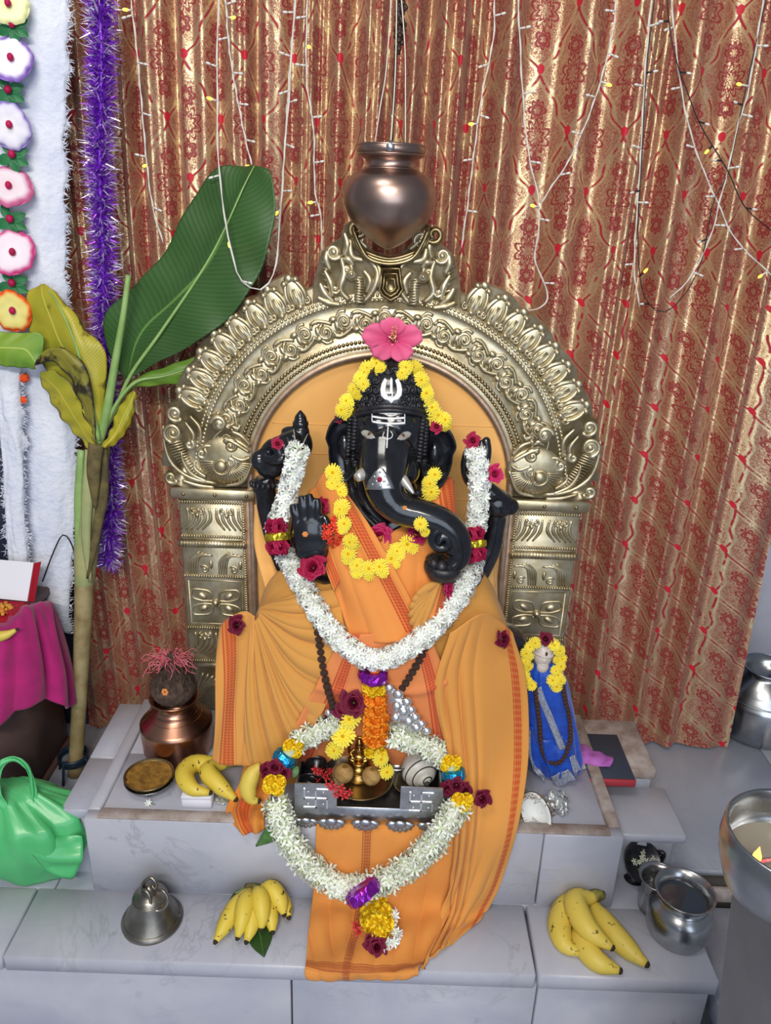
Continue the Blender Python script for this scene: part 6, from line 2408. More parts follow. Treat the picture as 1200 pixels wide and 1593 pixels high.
# loose flaps of cloth and lace hems
for cols, nm, mm in (
    ([[(842, 1150, Ys - .028), (852, 1190, Ys - .040), (862, 1214, Ys - .046)], [(860, 1150, Ys - .03), (872, 1185, Ys - .042), (884, 1205, Ys - .048)], [(880, 1140, Ys - .022), (888, 1170, Ys - .034), (902, 1192, Ys - .040)]], 'satin_flap', 'blue_satin'),
    ([[(822, 1130, Ys - .012), (820, 1165, Ys - .022), (830, 1196, Ys - .030)], [(830, 1130, Ys - .022), (834, 1165, Ys - .032), (845, 1205, Ys - .036)]], 'satin_flap', 'blue_satin'),
    ([[(857, 1208, Ys - .048), (866, 1225, Ys - .049)], [(870, 1203, Ys - .049), (880, 1220, Ys - .050)], [(884, 1196, Ys - .049), (896, 1212, Ys - .050)]], 'silver_lace_hem', 'silver_lace'),
    ([[(886, 1178, Ys - .040), (894, 1206, Ys - .048)], [(894, 1174, Ys - .040), (904, 1197, Ys - .046)]], 'silver_lace_hem', 'silver_lace'),
    ([[(830, 1188, Ys - .034), (831, 1199, Ys - .036)], [(848, 1206, Ys - .040), (847, 1216, Ys - .040)]], 'silver_lace_hem', 'silver_lace'),
    ([[(822, 1135, Ys - .014), (821, 1165, Ys - .024), (829, 1198, Ys - .033)], [(826, 1135, Ys - .018), (826, 1165, Ys - .028), (835, 1202, Ys - .035)]], 'silver_lace_hem', 'silver_lace')):
    fb_ = sheet(S(cols), 12, 14, lambda u, v: .002 * np.sin(9 * u + 5 * v))
    reg(fb_)
    solid(fb_.build(nm, M[mm], stt), .0012, 0)
lc = ((837, 1070), (845, 1092), (855, 1115), (866, 1142), (876, 1166))
solid(sheet([[on(x + d_, y - d_ * .4, .0022) for x, y in lc] for d_ in (-5, 0, 5)], 7, 30).build('lace_band', M['silver_lace'], stt), .0012, 0)
# bead string of the statuette
bs = thing('bead_necklace', 'brown rudraksha bead loop hanging on the blue satin statuette', 'necklace', on(856, 1130))
bmm = ell((0, 0, 0), (.5, .5, .42), None, 10, 7).mesh('bead', M['bead_brown'])
lp = cat([on(x, y, .004) for x, y in ((833, 1066), (836, 1095), (840, 1125), (842, 1155), (848, 1178), (862, 1188), (876, 1182), (884, 1165), (888, 1145), (886, 1115), (880, 1090), (876, 1068))], 44)
for i, p in enumerate(lp):
    inst(bmm, 'bead', p, basis(lp[min(i + 1, 43)] - lp[max(0, i - 1)], spin=random.uniform(0, 6)), .0108 * random.uniform(.93, 1.08), bs)
tube(lp, .0012, 5).build('string', M['bead_brown'], bs)
# its yellow garland and rose
gs = thing('yellow_garland', 'short yellow chrysanthemum garland framing the statuette head', 'garland', (hx[0], Ys - .02, hx[2]))
for k, (x, y) in enumerate(((833, 1000), (825, 1006), (819, 1016), (818, 1028), (822, 1036), (816, 1048), (821, 1058), (827, 1066), (862, 1003), (870, 1012), (874, 1024), (872, 1036), (864, 1042), (869, 1050), (860, 1058), (872, 1058), (866, 1068), (823, 1020), (868, 1026))):
    p = PY(x, y, Ys - .012 - (.012 if y > 1034 else 0))
    inst(ME['mum1' if k % 3 else 'mum2'], 'chrysanthemum', p, basis((random.uniform(-.3, .3), -1, random.uniform(0, .5)), spin=random.uniform(0, 6)), random.uniform(17, 21) * ppm(p), gs)
p = PY(848, 995, Ys - .006)
o = thing('rose', 'dark red rose on top of the marble statuette head', 'rose', p)
inst(ME['rose_dark'], 'petals', p, basis((0, -.8, .7)), 22 * ppm(p), o)
ell(p + np.array([0, .004, -.004]), .003, None, 8, 6).build('sepals', M['leaf_small'], o)

# split coconut and crumpled foil -----------------------------------------------------------
p = PY(834, 1266, .035)
s4 = ppm(p)
ch = thing('coconut_half', 'split coconut half showing white flesh leaning on the saffron drape', 'coconut', (p[0], p[1] + .01, PZT))
nv_ = np.array([-.25, -.95, .45])
Rm = basis(nv_) @ Matrix.Rotation(0, 4, 'Z')
tiltM = Rm
def egg(prof, mm, nm):
    b = lathe(prof, 34, (0, 0, 0), None, cap=False)
    up_ = np.array([-.42, 0, .9])
    n_ = nv_ / np.linalg.norm(nv_)
    e1 = up_ - n_ * (up_ @ n_); e1 /= np.linalg.norm(e1)
    e2 = np.cross(n_, e1)
    b.v = [tuple(p + (e1 * v[0] * 1.0 + e2 * v[1] * .64 + n_ * v[2])) for v in b.v]
    return b.build(nm, mm, ch)
egg([(0, -22 * s4), (16 * s4, -19 * s4), (30 * s4, -8 * s4), (35 * s4, 0), (34 * s4, 1 * s4)], M['coconut'], 'husk')
egg([(34 * s4, .6 * s4), (33 * s4, 1.6 * s4), (28 * s4, .2 * s4), (24 * s4, -4 * s4), (14 * s4, -8 * s4), (0, -9 * s4)], M['coconut_flesh'], 'flesh')
hb_ = MB()
for k in range(90):
    a = random.uniform(0, 2 * PI)
    q0 = p + np.array([30 * math.cos(a), 8, 30 * math.sin(a)]) * s4 * random.uniform(.8, 1.0)
    q1 = q0 + np.array([random.uniform(-14, 10), random.uniform(-8, 6), random.uniform(-6, 14)]) * s4
    q2 = q1 + np.array([random.uniform(-12, 8), random.uniform(-6, 6), random.uniform(-8, 8)]) * s4
    for z_ in (q0, q1, q2):
        z_[2] = max(z_[2], PZT + .001)
    hb_.merge(tube(cat([q0, q1, q2], 6), .0004, 4))
hb_.build('husk_fibres', M['turmeric'], ch, kind='stuff')
p = PY(863, 1268, .055)
fo = thing('silver_foil', 'crumpled clear silvery foil behind the split coconut half', 'foil', (p[0], p[1], PZT))
cols = []
for i in range(9):
    cols.append([np.array([p[0] - .022 + .0055 * i + RNG.normal(0, .002), p[1] + RNG.normal(0, .006), PZT + .002 + .056 * t * math.sin(PI * (i + 1) / 10) ** .5]) for t in np.linspace(0, 1, 7)])
solid(sheet(cols, 26, 20, lambda u, v: .004 * np.sin(31 * u + 17 * v) * np.sin(23 * v)).build('foil_sheet', M['plastic_clear'], fo), .0006)

# navy book with red spine, pink cloth --------------------------------------------------------
UZ = .159
f0, f1 = PZ(932, 1222, UZ), PZ(988, 1232, UZ)
bx = (f0[0] + f1[0]) / 2
bk = thing('navy_book', 'navy covered book with a red spine lying on the side ledge', 'book', (bx, f0[1] + .08, UZ))
w_b, d_b = abs(f1[0] - f0[0]) + .03, .15
box((bx - .01, f0[1] + d_b / 2, UZ + .0015), (w_b, d_b, .003), .001).build('back_cover', M['book'], bk)
box((bx - .01, f0[1] + d_b / 2 + .002, UZ + .008), (w_b - .006, d_b - .006, .010), .001).build('pages', M['pages'], bk)
box((bx - .01, f0[1] + d_b / 2, UZ + .0145), (w_b, d_b, .003), .001).build('front_cover', M['book'], bk)
box((bx - .01, f0[1] + .001, UZ + .008), (w_b, .006, .017), .0015).build('spine', M['book_red'], bk)
pk = thing('pink_cloth', 'folded pink cloth lying across the navy book', 'cloth', (bx - .02, f0[1] + .08, UZ + .016))
zt = UZ + .019
solid(sheet(S([[(886, 1158, 'z', zt + .004), (890, 1172, 'z', zt + .006), (893, 1186, 'z', zt)], [(905, 1160, 'z', zt + .006), (915, 1176, 'z', zt + .012), (920, 1190, 'z', zt)], [(925, 1170, 'z', zt + .004), (935, 1182, 'z', zt + .006), (940, 1194, 'z', zt)], [(942, 1176, 'z', zt), (954, 1182, 'z', zt + .003), (948, 1192, 'z', zt)]]), 22, 16, lambda u, v: .002 * np.sin(17 * u + 6 * v)).build('folded_sheet', M['pink_cloth'], pk), .004)

# big steel water pot in the far corner -----------------------------------------------------
c, s5 = stand(1196, 1164, .001, 60)
z5 = lambda y: PY(1196, y, c[1])[2] - c[2]
h5 = z5(1036)
bp5 = thing('steel_water_pot', 'large steel water pot with banded shoulder on the floor by the curtain edge', 'pot', c)
prof = [(0, 0), (56, 0), (60, .03), (62, .1), (61, .50), (60, .56), (56, .60), (56, .63), (50, .67), (50, .70), (42, .76), (41, .79), (28, .86), (26, .90), (28, .94), (36, .99), (37, 1.0), (34, 1.0), (25, .92), (24, .85), (0, .8)]
lathe([(r * s5, z * h5) for r, z in prof], 48, c, cap=False).build('body', M['steel'], bp5)
for f_, r_ in ((.995, 36.5), (.60, 57.5)):
    tube([(c[0] + r_ * s5 * math.cos(a), c[1] + r_ * s5 * math.sin(a), c[2] + h5 * f_) for a in np.linspace(0, 2 * PI, 44)], 1.1 * s5, 6).build('rim_ring', M['steel'], bp5)

# lamp post with a steel oil bowl at the right edge -----------------------------------------
LY = -.50
a0, a1 = PY(1146, 1335, LY), PY(1117, 1593, LY)
xt, xb = a0[0], a1[0]
zt_, zb_ = a0[2], -.368
lp_ = thing('oil_lamp_post', 'grey painted square post carrying a polished steel oil lamp bowl', 'lamp', (xt + .08, LY - .06, -.37))
sl = (xb - xt) / (a1[2] - zt_)
xq = xt + sl * (zb_ - zt_)
hull([(xt, LY, zt_), (xt + .15, LY, zt_), (xt + .01, LY - .13, zt_), (xt + .15, LY - .13, zt_), (xq, LY + .01, zb_), (xq + .24, LY + .01, zb_), (xq + .01, LY - .15, zb_), (xq + .24, LY - .15, zb_)]).build('post', M['grey_paint'], lp_, smooth=False)
box((xt + .08, LY - .065, zt_ + .004), (.12, .11, .008), .002).build('post_cap', M['grey_paint'], lp_)
bl0 = PY(1140, 1262, LY - .06)
bc = np.array([bl0[0] + .066, LY - .06, zt_ + .008])
hb5 = max(PY(1190, 1296, bc[1])[2] - bc[2], .045)
lathe([(.0, 0), (.034, 0), (.054, hb5 * .22), (.063, hb5 * .55), (.065, hb5 * .75), (.063, hb5 * .97), (.061, hb5), (.059, hb5 * .97), (.060, hb5 * .7), (.057, hb5 * .5), (0, hb5 * .45)], 48, bc, cap=False).build('bowl', M['steel'], lp_)
lathe([(.0575, hb5 * .52), (0, hb5 * .52)], 40, bc, cap=False).build('oil', M['oil'], lp_)
fq = PY(1190, 1290, bc[1])
fp = np.array([max(fq[0], bc[0] - .036), bc[1], bc[2] + hb5 * .53])
tube(cat([fp + np.array([.002, 0, .003]), fp + np.array([.016, .003, .004]), fp + np.array([.034, .006, .002])], 10), .0018, 7).build('wick', M['red_thread'], lp_)
lathe(sprof([(0, 0), (.0035, .003), (.004, .007), (.002, .013), (0, .019)], 14), 14, fp + np.array([0, 0, .004])).build('flame', M['flame'], lp_)

# ================================================================== LEFT SIDE
# cotton sheets ------------------------------------------------------------------
def cotton(name, lab, cols, nu, nv, puff, edges, seed):
    rg = np.random.default_rng(seed)
    ph_ = rg.uniform(0, 6, 12)

    def disp(u, v):
        d = np.zeros_like(u)
        for k in range(6):
            d += np.sin((3 + 2.3 * k) * u * 2 + ph_[k] + 3 * np.sin((4 + 3 * k) * v + ph_[k + 6])) / (1.5 + k)
        e = np.minimum(u, 1 - u)
        return puff * (d * .35 + 1.6 * np.clip(e * 6, 0, 1) ** .5)
    b = sheet(S(cols), nu, nv, disp)
    V = np.array(b.v).reshape(nv, nu, 3)
    ejit = rg.normal(0, .0035, (nv,))
    for s_ in (0, -1):
        if s_ in edges:
            V[:, s_, 0] += np.convolve(rg.normal(0, .006, nv), np.ones(3) / 3, 'same')
    b.v = [tuple(v) for v in V.reshape(-1, 3)]
    o = b.build(name, M['cotton'], loc=(V[..., 0].mean(), V[..., 1].mean(), V[..., 2].min()))
    tag(o, lab, 'cotton')
    solid(o, .008, 1)
    # wisps along the torn edge
    f_ = MB()
    for s_ in edges:
        for k in range(500 if nu > 30 else 150):
            j = rg.integers(0, nv - 1)
            p = V[j, s_] + (V[j + 1, s_] - V[j, s_]) * rg.random() + np.array([0, -.002, 0])
            sg = 1 if s_ == -1 else -1
            q = p + np.array([sg * rg.uniform(.002, .012), rg.normal(0, .003), rg.normal(0, .006)])
            f_.merge(tube([p, (p + q) / 2 + rg.normal(0, .0015, 3), q], [.0012, .0008, .0003], 4))
    w_ = f_.build('cotton_wisps', M['cotton'], o, kind='stuff')
    return o


cotton('cotton_drape', 'white fluffy cotton sheet hanging beside the purple tinsel', [
    [(-70, -60, .44), (-70, 200, .44), (-60, 430, .44), (20, 600, .44), (36, 760, .44), (44, 900, .44), (56, 960, .44)],
    [(20, -60, .43), (20, 200, .43), (40, 430, .43), (66, 600, .43), (72, 760, .43), (78, 900, .43), (86, 970, .43)],
    [(106, -60, .44), (102, 200, .44), (106, 430, .44), (116, 600, .44), (118, 760, .44), (112, 900, .44), (108, 985, .44)]], 40, 150, .006, (-1,), 3)
cotton('cotton_strip', 'narrow shaggy cotton strip hanging in front behind the white open box', [
    [(-12, 560, .40), (-6, 640, .40), (4, 700, .40), (10, 800, .40), (14, 885, .40), (14, 920, .40)],
    [(14, 560, .395), (18, 640, .395), (22, 700, .395), (28, 800, .395), (32, 885, .395), (32, 920, .395)],
    [(34, 560, .40), (34, 640, .40), (38, 700, .40), (40, 800, .40), (46, 885, .40), (48, 920, .40)]], 20, 90, .006, (0, -1), 5)
p = PY(-20, 780, .55)
struct(box((p[0], .56, p[2]), (.18, .02, .9), .002).build('trim_3', M['navy'], loc=p))

# purple tinsel -------------------------------------------------------------------
tl = thing('tinsel_garland', 'shiny purple tinsel garland hanging in front of the left curtain edge', 'tinsel', PY(160, 880, .44))
for nm, (ax_, an) in {'tinsel_core': (0, 0)}.items():
    pass
tp = cat([PY(*q) for q in ((156, -40, .425), (158, 100, .43), (155, 260, .435), (160, 380, .435), (162, 500, .44), (166, 640, .44), (173, 780, .44), (168, 880, .44))], 160)
tube(tp, .006, 6).build('tinsel_core', M['tinsel'], tl)
for nm, mm, cnt, Lr in (('tinsel_strands', 'tinsel', 7500, (.020, .038)), ('tinsel_silver_ends', 'tinsel_silver', 2600, (.030, .044))):  # second set makes the silver-coloured ends of the tinsel
    vs, fs = [], []
    F_ = frames(tp)
    for k in range(cnt):
        i = RNG.integers(0, 159)
        t = RNG.random()
        p = tp[i] * (1 - t) + tp[min(159, i + 1)] * t
        tt, a, b_ = F_[i]
        an = RNG.uniform(0, 2 * PI)
        d = a * math.cos(an) + b_ * math.sin(an) + tt * RNG.normal(0, .45)
        d /= np.linalg.norm(d)
        L = RNG.uniform(*Lr)
        sd = np.cross(d, RNG.normal(0, 1, 3))
        sd = sd / np.linalg.norm(sd) * .0011
        r0 = .3 if nm == 'tinsel_strands' else .62
        m_ = p + d * L * .6 + RNG.normal(0, .002, 3)
        o = len(vs)
        vs += [p + d * L * r0 * .5 - sd, p + d * L * r0 * .5 + sd, m_ + sd, m_ - sd, p + d * L + RNG.normal(0, .002, 3)]
        fs += [(o, o + 1, o + 2, o + 3), (o + 3, o + 2, o + 4)]
    MB().add(vs, fs).build(nm, M[mm], tl, smooth=False, kind='stuff')

# artificial flower string -----------------------------------------------------------
def rimflower(name, stops, n=64):
    t = radial_mat(name, stops, .6, .05)
    vs, uv, fs = [(0, 0, .12)], [(0.5, 0)], []
    for j, r in enumerate((.12, .3, .46, .55, .60)):
        for k in range(n):
            a = 2 * PI * k / n
            q = r * (1 + .05 * math.sin(5 * a) + (.03 * math.sin(13 * a) if j > 2 else 0))
            z = (.06, .10, .12, .07, .0)[j] + (.02 * math.sin(7 * a) if j > 1 else 0)
            vs.append((q * math.cos(a), q * math.sin(a), z))
            uv.append((k / n, (j + 1) / 5))
    fs = [(0, 1 + k, 1 + (k + 1) % n) for k in range(n)]
    for j in range(4):
        o = 1 + j * n
        fs += [(o + k, o + n + k, o + n + (k + 1) % n, o + (k + 1) % n) for k in range(n)]
    b = MB().add(vs, fs, 0, uv)
    b2 = lathe([(.60, 0), (.3, -.08), (.08, -.12)], n, cap=False)
    b2.uv = [(.5, .95)] * len(b2.v)
    b.merge(b2)
    return b.mesh('fabric_flower', t)


fgm = [rimflower('fab_yellow', [(0, '#d8d890'), (.5, '#e9ecc0'), (1, '#e4e6a0')]),
       rimflower('fab_violet', [(0, '#c23a86'), (.16, '#e6e2f0'), (.62, '#e8e3f4'), (.82, '#9a78cc'), (1, '#8f68c4')]),
       rimflower('fab_white', [(0, '#d8d890'), (.2, '#ecebf2'), (.7, '#e2def2'), (1, '#8668c8')]),
       rimflower('fab_rose', [(0, '#e9c9d4'), (.5, '#eadfe8'), (.75, '#d977a2'), (1, '#cf5f90')]),
       rimflower('fab_pink', [(0, '#c02a66'), (.2, '#e9dfe8'), (.6, '#e8d5e2'), (.8, '#e0609c'), (1, '#d13a80')]),
       rimflower('fab_orange', [(0, '#c22a5c'), (.22, '#e4e08a'), (.6, '#e6d27a'), (.82, '#f06428'), (1, '#ea4f1c')])]
fg = thing('fabric_flower_string', 'string of cloth flowers and leaves hanging over the white cotton', 'garland', PY(15, 490, .40))
gl_ = leaf_shape(1, .30, .1).mesh('leaf', mat('cloth_leaf', '#2f7d4a', .6, col2='#1f6a3e', scale=30))
tube(cat([PY(14, -30, .405), PY(13, 240, .405), PY(14, 480, .405)], 30), .0014, 6).build('string', M['leaf_small'], fg)
for k, (x, y, r, tx) in enumerate(((12, 8, 30, .1), (16, 92, 34, .3), (14, 196, 33, -.1), (13, 290, 34, .4), (19, 393, 34, .2), (19, 484, 30, 0))):
    p = PY(x, y, .388)
    inst(fgm[k], 'fabric_flower', p, basis((.25 + tx * .3, -1, .10 + tx), spin=k), (r * ppm(p) * 1.75, r * ppm(p) * 1.55, r * ppm(p) * 1.6), fg)
    ell(p + np.array([.004, -.008, .002]), (5 * ppm(p), .006, 6 * ppm(p)), None, 10, 7).build('flower_eye', M['rose_pink'], fg)
for x, y in ((18, 40), (12, 142), (18, 242), (15, 342), (18, 441)):
    p = PY(x, y, .395)
    for a in (.35, 1.9, 3.6, 4.9, -.5):
        n_ = np.array([.2 * math.cos(a), -1, .2 * math.sin(a)])
        d = np.array([math.cos(a), -.1, math.sin(a)])
        Z_ = Vector(n_).normalized(); X_ = (Vector(d) - Z_ * Vector(d).dot(Z_)).normalized(); Y2 = Z_.cross(X_)
        inst(gl_, 'leaf', p, Matrix((X_, Y2, Z_)).transposed().to_4x4(), 27 * ppm(p), fg)
    ell(p + np.array([.004, -.008, .002]), 6 * ppm(p), None, 10, 7).build('bud', M['rose_pink'], fg)
for x, y, d_, lab in ((38, 588, 17, 'orange pompom flower peeking under the lime banana leaf'), (37, 622, 13, 'small orange pompom flower lower on the cotton edge')):
    p = PY(x, y, .40)
    o = thing('orange_pompom', lab, 'flower', p)
    inst(fl_pom(60).mesh('pompom', mat('pompom_orange', '#ef5a1c', .7)), 'pompom', p, basis((0, -1, 0)), d_ * ppm(p), o)
    tube([p + np.array([0, .004, 0]), p + np.array([0, .012, .012])], .001, 5).build('stalk', M['leaf_small'], o)

# magenta covered table -----------------------------------------------------------------
tpz = PY(70, 950, .30)[2]
edge = [(-60, 978, .20), (0, 985, .215), (30, 960, .24), (62, 944, .30), (88, 950, .33)]
tbl = thing('side_table', 'small dark wooden side table under the magenta cloth', 'table', (PZ(40, 1226, 0)[0] - .05, .33, 0))
xr_ = PZ(62, 1215, 0)[0]
bd = hull([(xr_ + .01, .27, .01), (xr_ + .01, .44, .01), (xr_ - .30, .22, .01), (xr_ - .30, .44, .01), (xr_ + .006, .27, tpz - .03), (xr_ + .006, .44, tpz - .03), (xr_ - .30, .22, tpz - .03), (xr_ - .30, .44, tpz - .03), (xr_ - .05, .235, .01), (xr_ - .05, .235, tpz - .03)])
bd.build('cabinet', M['wood'], tbl)
box((xr_ - .14, .335, tpz - .018), (.33, .24, .022), .004).build('table_top', M['wood'], tbl)
box((xr_ - .14, .335, .006), (.32, .23, .012), .003).build('plinth_board', M['wood'], tbl)
tc = sheet(S([
    [(-70, 955, .36), (-70, 990, .19), (-66, 1060, .17), (-60, 1150, .165)],
    [(0, 945, .36), (-4, 984, .20), (-6, 1060, .178), (-8, 1132, .17)],
    [(24, 942, .36), (30, 962, .225), (34, 1050, .19), (28, 1108, .18)],
    [(48, 940, .36), (52, 950, .27), (66, 1040, .235), (68, 1088, .225)],
    [(66, 938, .37), (76, 946, .31), (98, 1040, .29), (108, 1102, .285)],
    [(74, 936, .44), (86, 948, .36), (106, 1030, .355), (112, 1090, .35)]]), 90, 60,
    lambda u, v: .010 * np.sin(26 * u + 2 * v) * np.clip((v - .25) * 2, 0, 1) + .002 * np.sin(50 * u))
o = tc.build('magenta_cloth', M['magenta'], loc=(xr_ - .1, .3, tpz))
tag(o, 'bright magenta cloth covering the side table by the banana stem', 'tablecloth')
solid(o, .002, 0)
# open white and red box, offering and banana on the table
bz0 = tpz + .004
bxo = thing('open_box', 'open white and red cardboard box propped on the magenta table', 'box', PY(5, 945, .30))
L0, L1, L2, L3 = PY(-60, 866, .36), PY(53, 876, .36), PY(43, 936, .30), PY(-60, 926, .30)
solid(sheet([[L0, L3], [L1, L2]], 2, 2).build('lid', M['card_white'], bxo, smooth=False), .003)
S0, S1 = PY(57, 877, .362), PY(46, 940, .300)
solid(sheet([[L1 + np.array([0, 0, 0]), L2], [S0 + np.array([.004, .01, 0]), S1 + np.array([.004, .01, 0])]], 2, 2).build('lid_edge', M['card_red'], bxo, smooth=False), .003)
solid(sheet([[PY(43, 938, .30), PY(8, 952, .235)], [PY(46, 944, .305), PY(36, 968, .24)]], 2, 2).build('box_side', M['card_red'], bxo, smooth=False), .003)
solid(sheet([[PY(-60, 930, .30), PY(-60, 975, .22)], [PY(40, 938, .30), PY(10, 968, .235)]], 2, 2).build('box_bottom', M['card_red'], bxo, smooth=False), .002)
pm = PY(4, 950, .262)
o = thing('sweet_pile', 'heap of orange sweet crumbs inside the open box', 'sweets', pm)
o['kind'] = 'stuff'
sw_ = MB()
for k in range(60):
    q = pm + np.array([RNG.normal(-.004, .014), RNG.normal(0, .010), abs(RNG.normal(.002, .004))])
    sw_.merge(ell(q, RNG.uniform(.003, .006), None, 7, 5))
sw_.build('sweet_crumbs', mat('sweet_crumb', '#d8a63c', .8, col2='#c8742a', scale=90), o, kind='stuff')
o = thing('single_banana', 'yellow banana lying at the front edge of the magenta table', 'banana', PY(0, 985, .20))
banana(o, [PY(-46, 990, .185), PY(-20, 992, .183), PY(8, 988, .185), PY(25, 980, .192)], 9)

# banana plant in a pot ring ----------------------------------------------------------------
bp_ = thing('banana_plant', 'cut banana stem with green and yellowing leaves standing left of the arch', 'plant', PZ(118, 1204, 0))
tk = cat([PZ(117, 1206, .0), PY(122, 1120, .345), PY(128, 1000, .365), PY(132, 900, .38)], 20)
tube(tk, [.0165, .0165, .017, .019, .021], 16).build('lower_stem', M['stem_brown'], bp_)
tk = cat([PY(131, 915, .378), PY(136, 840, .385), PY(146, 760, .39), PY(155, 690, .39)], 20)
tube(tk, [.020, .025, .027, .025, .021], 16).build('upper_stem', M['stem_green'], bp_)
for pts, r, mm in ((((140, 700, .368), (136, 770, .360), (134, 840, .352), (140, 905, .352)), [.010, .012, .010, .004], 'stem_green'),
                   (((126, 700, .372), (122, 780, .370), (124, 860, .368), (128, 920, .368)), [.007, .009, .009, .003], 'stalk'),
                   (((160, 690, .370), (160, 760, .362), (150, 830, .352), (136, 900, .350)), [.010, .013, .009, .003], 'sheath_dry'),
                   (((150, 690, .355), (146, 730, .350), (148, 790, .350)), [.016, .014, .004], 'sheath_dry')):
    tube(cat([PY(*q) for q in pts], 18), r, 10, flat=(.55, 1)).build('leaf_sheath', M[mm], bp_)


def leaf(name, cols, mm, disp=None, nu=31, nv=60, mid=None):
    b = sheet(S(cols), nu, nv, disp)
    o = b.build(name, M[mm], bp_)
    solid(o, .0012, 0)
    if mid is not None:
        m_ = tube(cat([PY(*q) for q in mid], 30), [.0045, .003, .0012], 8).build('midrib', M['stalk'], bp_)
        m_.parent = o
        m_.location = (0, 0, 0)
    return o


wav = lambda a: (lambda u, v: a * np.sin(30 * v + 4 * u) * np.abs(u - .5) * 2 + a * .6 * np.sin(9 * v + 3))
leaf('leaf_blade', [
    [(196, 590, .375), (163, 535, .40), (166, 486, .41), (212, 442, .41), (255, 395, .41), (300, 308, .41), (338, 262, .41), (384, 255, .405)],
    [(198, 588, .37), (200, 548, .38), (222, 505, .385), (262, 452, .39), (305, 395, .39), (345, 325, .39), (370, 280, .39), (392, 256, .39)],
    [(200, 586, .362), (222, 555, .362), (252, 515, .365), (290, 455, .368), (328, 400, .37), (362, 330, .372), (382, 285, .375), (396, 257, .378)],
    [(201, 587, .36), (245, 558, .35), (292, 520, .345), (335, 472, .345), (368, 425, .345), (394, 350, .35), (404, 300, .36), (408, 260, .368)],
    [(203, 588, .36), (252, 560, .345), (318, 524, .335), (370, 480, .335), (408, 415, .335), (426, 345, .342), (426, 290, .355), (420, 264, .365)]],
    'leaf_dark', wav(.003), 41, 80, ((152, 690, .372), (178, 640, .368), (204, 582, .36), (252, 514, .36), (328, 399, .366), (382, 285, .372), (396, 258, .376)))
tube(cat([PY(*q) for q in ((152, 692, .366), (166, 640, .358), (180, 560, .355), (192, 490, .355), (200, 428, .36))], 24), [.0105, .009, .0075, .006, .005], 10).build('leaf_stalk', M['stalk'], bp_)
leaf('leaf_blade', [
    [(150, 680, .375), (92, 600, .385), (56, 545, .395), (44, 500, .40), (42, 458, .40), (60, 442, .40)],
    [(152, 682, .362), (115, 600, .37), (84, 540, .38), (66, 490, .385), (58, 456, .39), (64, 442, .395)],
    [(154, 684, .350), (139, 610, .352), (119, 540, .355), (96, 484, .365), (78, 452, .38), (68, 442, .392)],
    [(156, 684, .352), (152, 610, .356), (143, 550, .36), (118, 496, .367), (90, 458, .38), (70, 443, .392)],
    [(160, 684, .358), (164, 610, .366), (164, 548, .37), (130, 508, .372), (100, 466, .382), (72, 444, .392)]],
    'leaf_yellow', wav(.0025), 41, 70, ((154, 684, .347), (139, 610, .349), (119, 540, .352), (96, 484, .362), (70, 444, .39)))
leaf('leaf_blade', [
    [(148, 690, .35), (128, 640, .345), (112, 592, .345), (88, 566, .345), (62, 566, .35), (50, 576, .355)],
    [(148, 690, .342), (138, 630, .334), (124, 580, .330), (98, 548, .330), (72, 546, .335), (52, 572, .345)],
    [(150, 688, .345), (146, 628, .337), (134, 572, .335), (106, 545, .335), (80, 545, .338), (54, 568, .345)]],
    'leaf_dry', wav(.003), 21, 60)
leaf('leaf_blade', [
    [(140, 700, .36), (112, 670, .365), (84, 630, .37), (66, 600, .37), (60, 588, .365)],
    [(146, 698, .35), (126, 664, .352), (100, 622, .355), (76, 592, .358), (62, 584, .362)],
    [(150, 694, .345), (136, 650, .345), (116, 606, .345), (90, 580, .35), (64, 578, .36)]],
    'leaf_yellow', wav(.003), 21, 40)
leaf('leaf_blade', [
    [(56, 574, .35), (30, 572, .35), (0, 568, .352), (-40, 560, .355)],
    [(54, 566, .345), (34, 556, .345), (4, 545, .347), (-40, 540, .352)],
    [(66, 556, .35), (64, 520, .355), (20, 518, .36), (-40, 510, .365)]],
    'leaf_lime', wav(.002), 25, 40)
leaf('leaf_blade', [
    [(186, 622, .36), (210, 604, .372), (260, 598, .385), (312, 586, .39), (346, 552, .395), (352, 540, .396)],
    [(186, 620, .355), (212, 592, .365), (256, 584, .375), (304, 568, .385), (340, 548, .393), (352, 540, .396)],
    [(186, 618, .36), (214, 586, .372), (254, 572, .384), (300, 556, .39), (330, 545, .394), (352, 539, .396)]],
    'leaf_lime', wav(.002), 25, 40, ((158, 682, .368), (180, 630, .358), (212, 594, .362), (256, 585, .372), (304, 569, .382), (346, 543, .394)))
leaf('leaf_blade', [
    [(158, 694, .355), (172, 668, .362), (184, 636, .366), (206, 606, .37)],
    [(162, 696, .345), (184, 670, .35), (200, 640, .356), (210, 610, .364)],
    [(166, 698, .355), (186, 686, .36), (206, 650, .364), (212, 614, .368)]],
    'leaf_yellow', wav(.002), 17, 30)

# blue ring stand
sx = PZ(118, 1204, 0)
ps = thing('plant_stand', 'dark blue iron ring stand holding the banana stem upright', 'stand', sx)
zr = PY(120, 1176, sx[1])[2]
for z, r, h_ in ((zr, .034, .013), (.045, .034, .010)):
    lathe([(r - .003, -h_ / 2), (r, -h_ / 2), (r, h_ / 2), (r - .003, h_ / 2), (r - .003, -h_ / 2)], 40, (sx[0], sx[1], z), cap=False).build('ring', M['blue_iron'], ps)
for k in range(4):
    a = PI * .25 + k * PI / 2 + .5
    q = np.array([math.cos(a), math.sin(a), 0])
    tube([np.array([sx[0], sx[1], zr]) + q * .033, np.array([sx[0], sx[1], .05]) + q * .034, np.array([sx[0], sx[1], .003]) + q * .044], .0032, 8).build('leg', M['blue_iron'], ps)

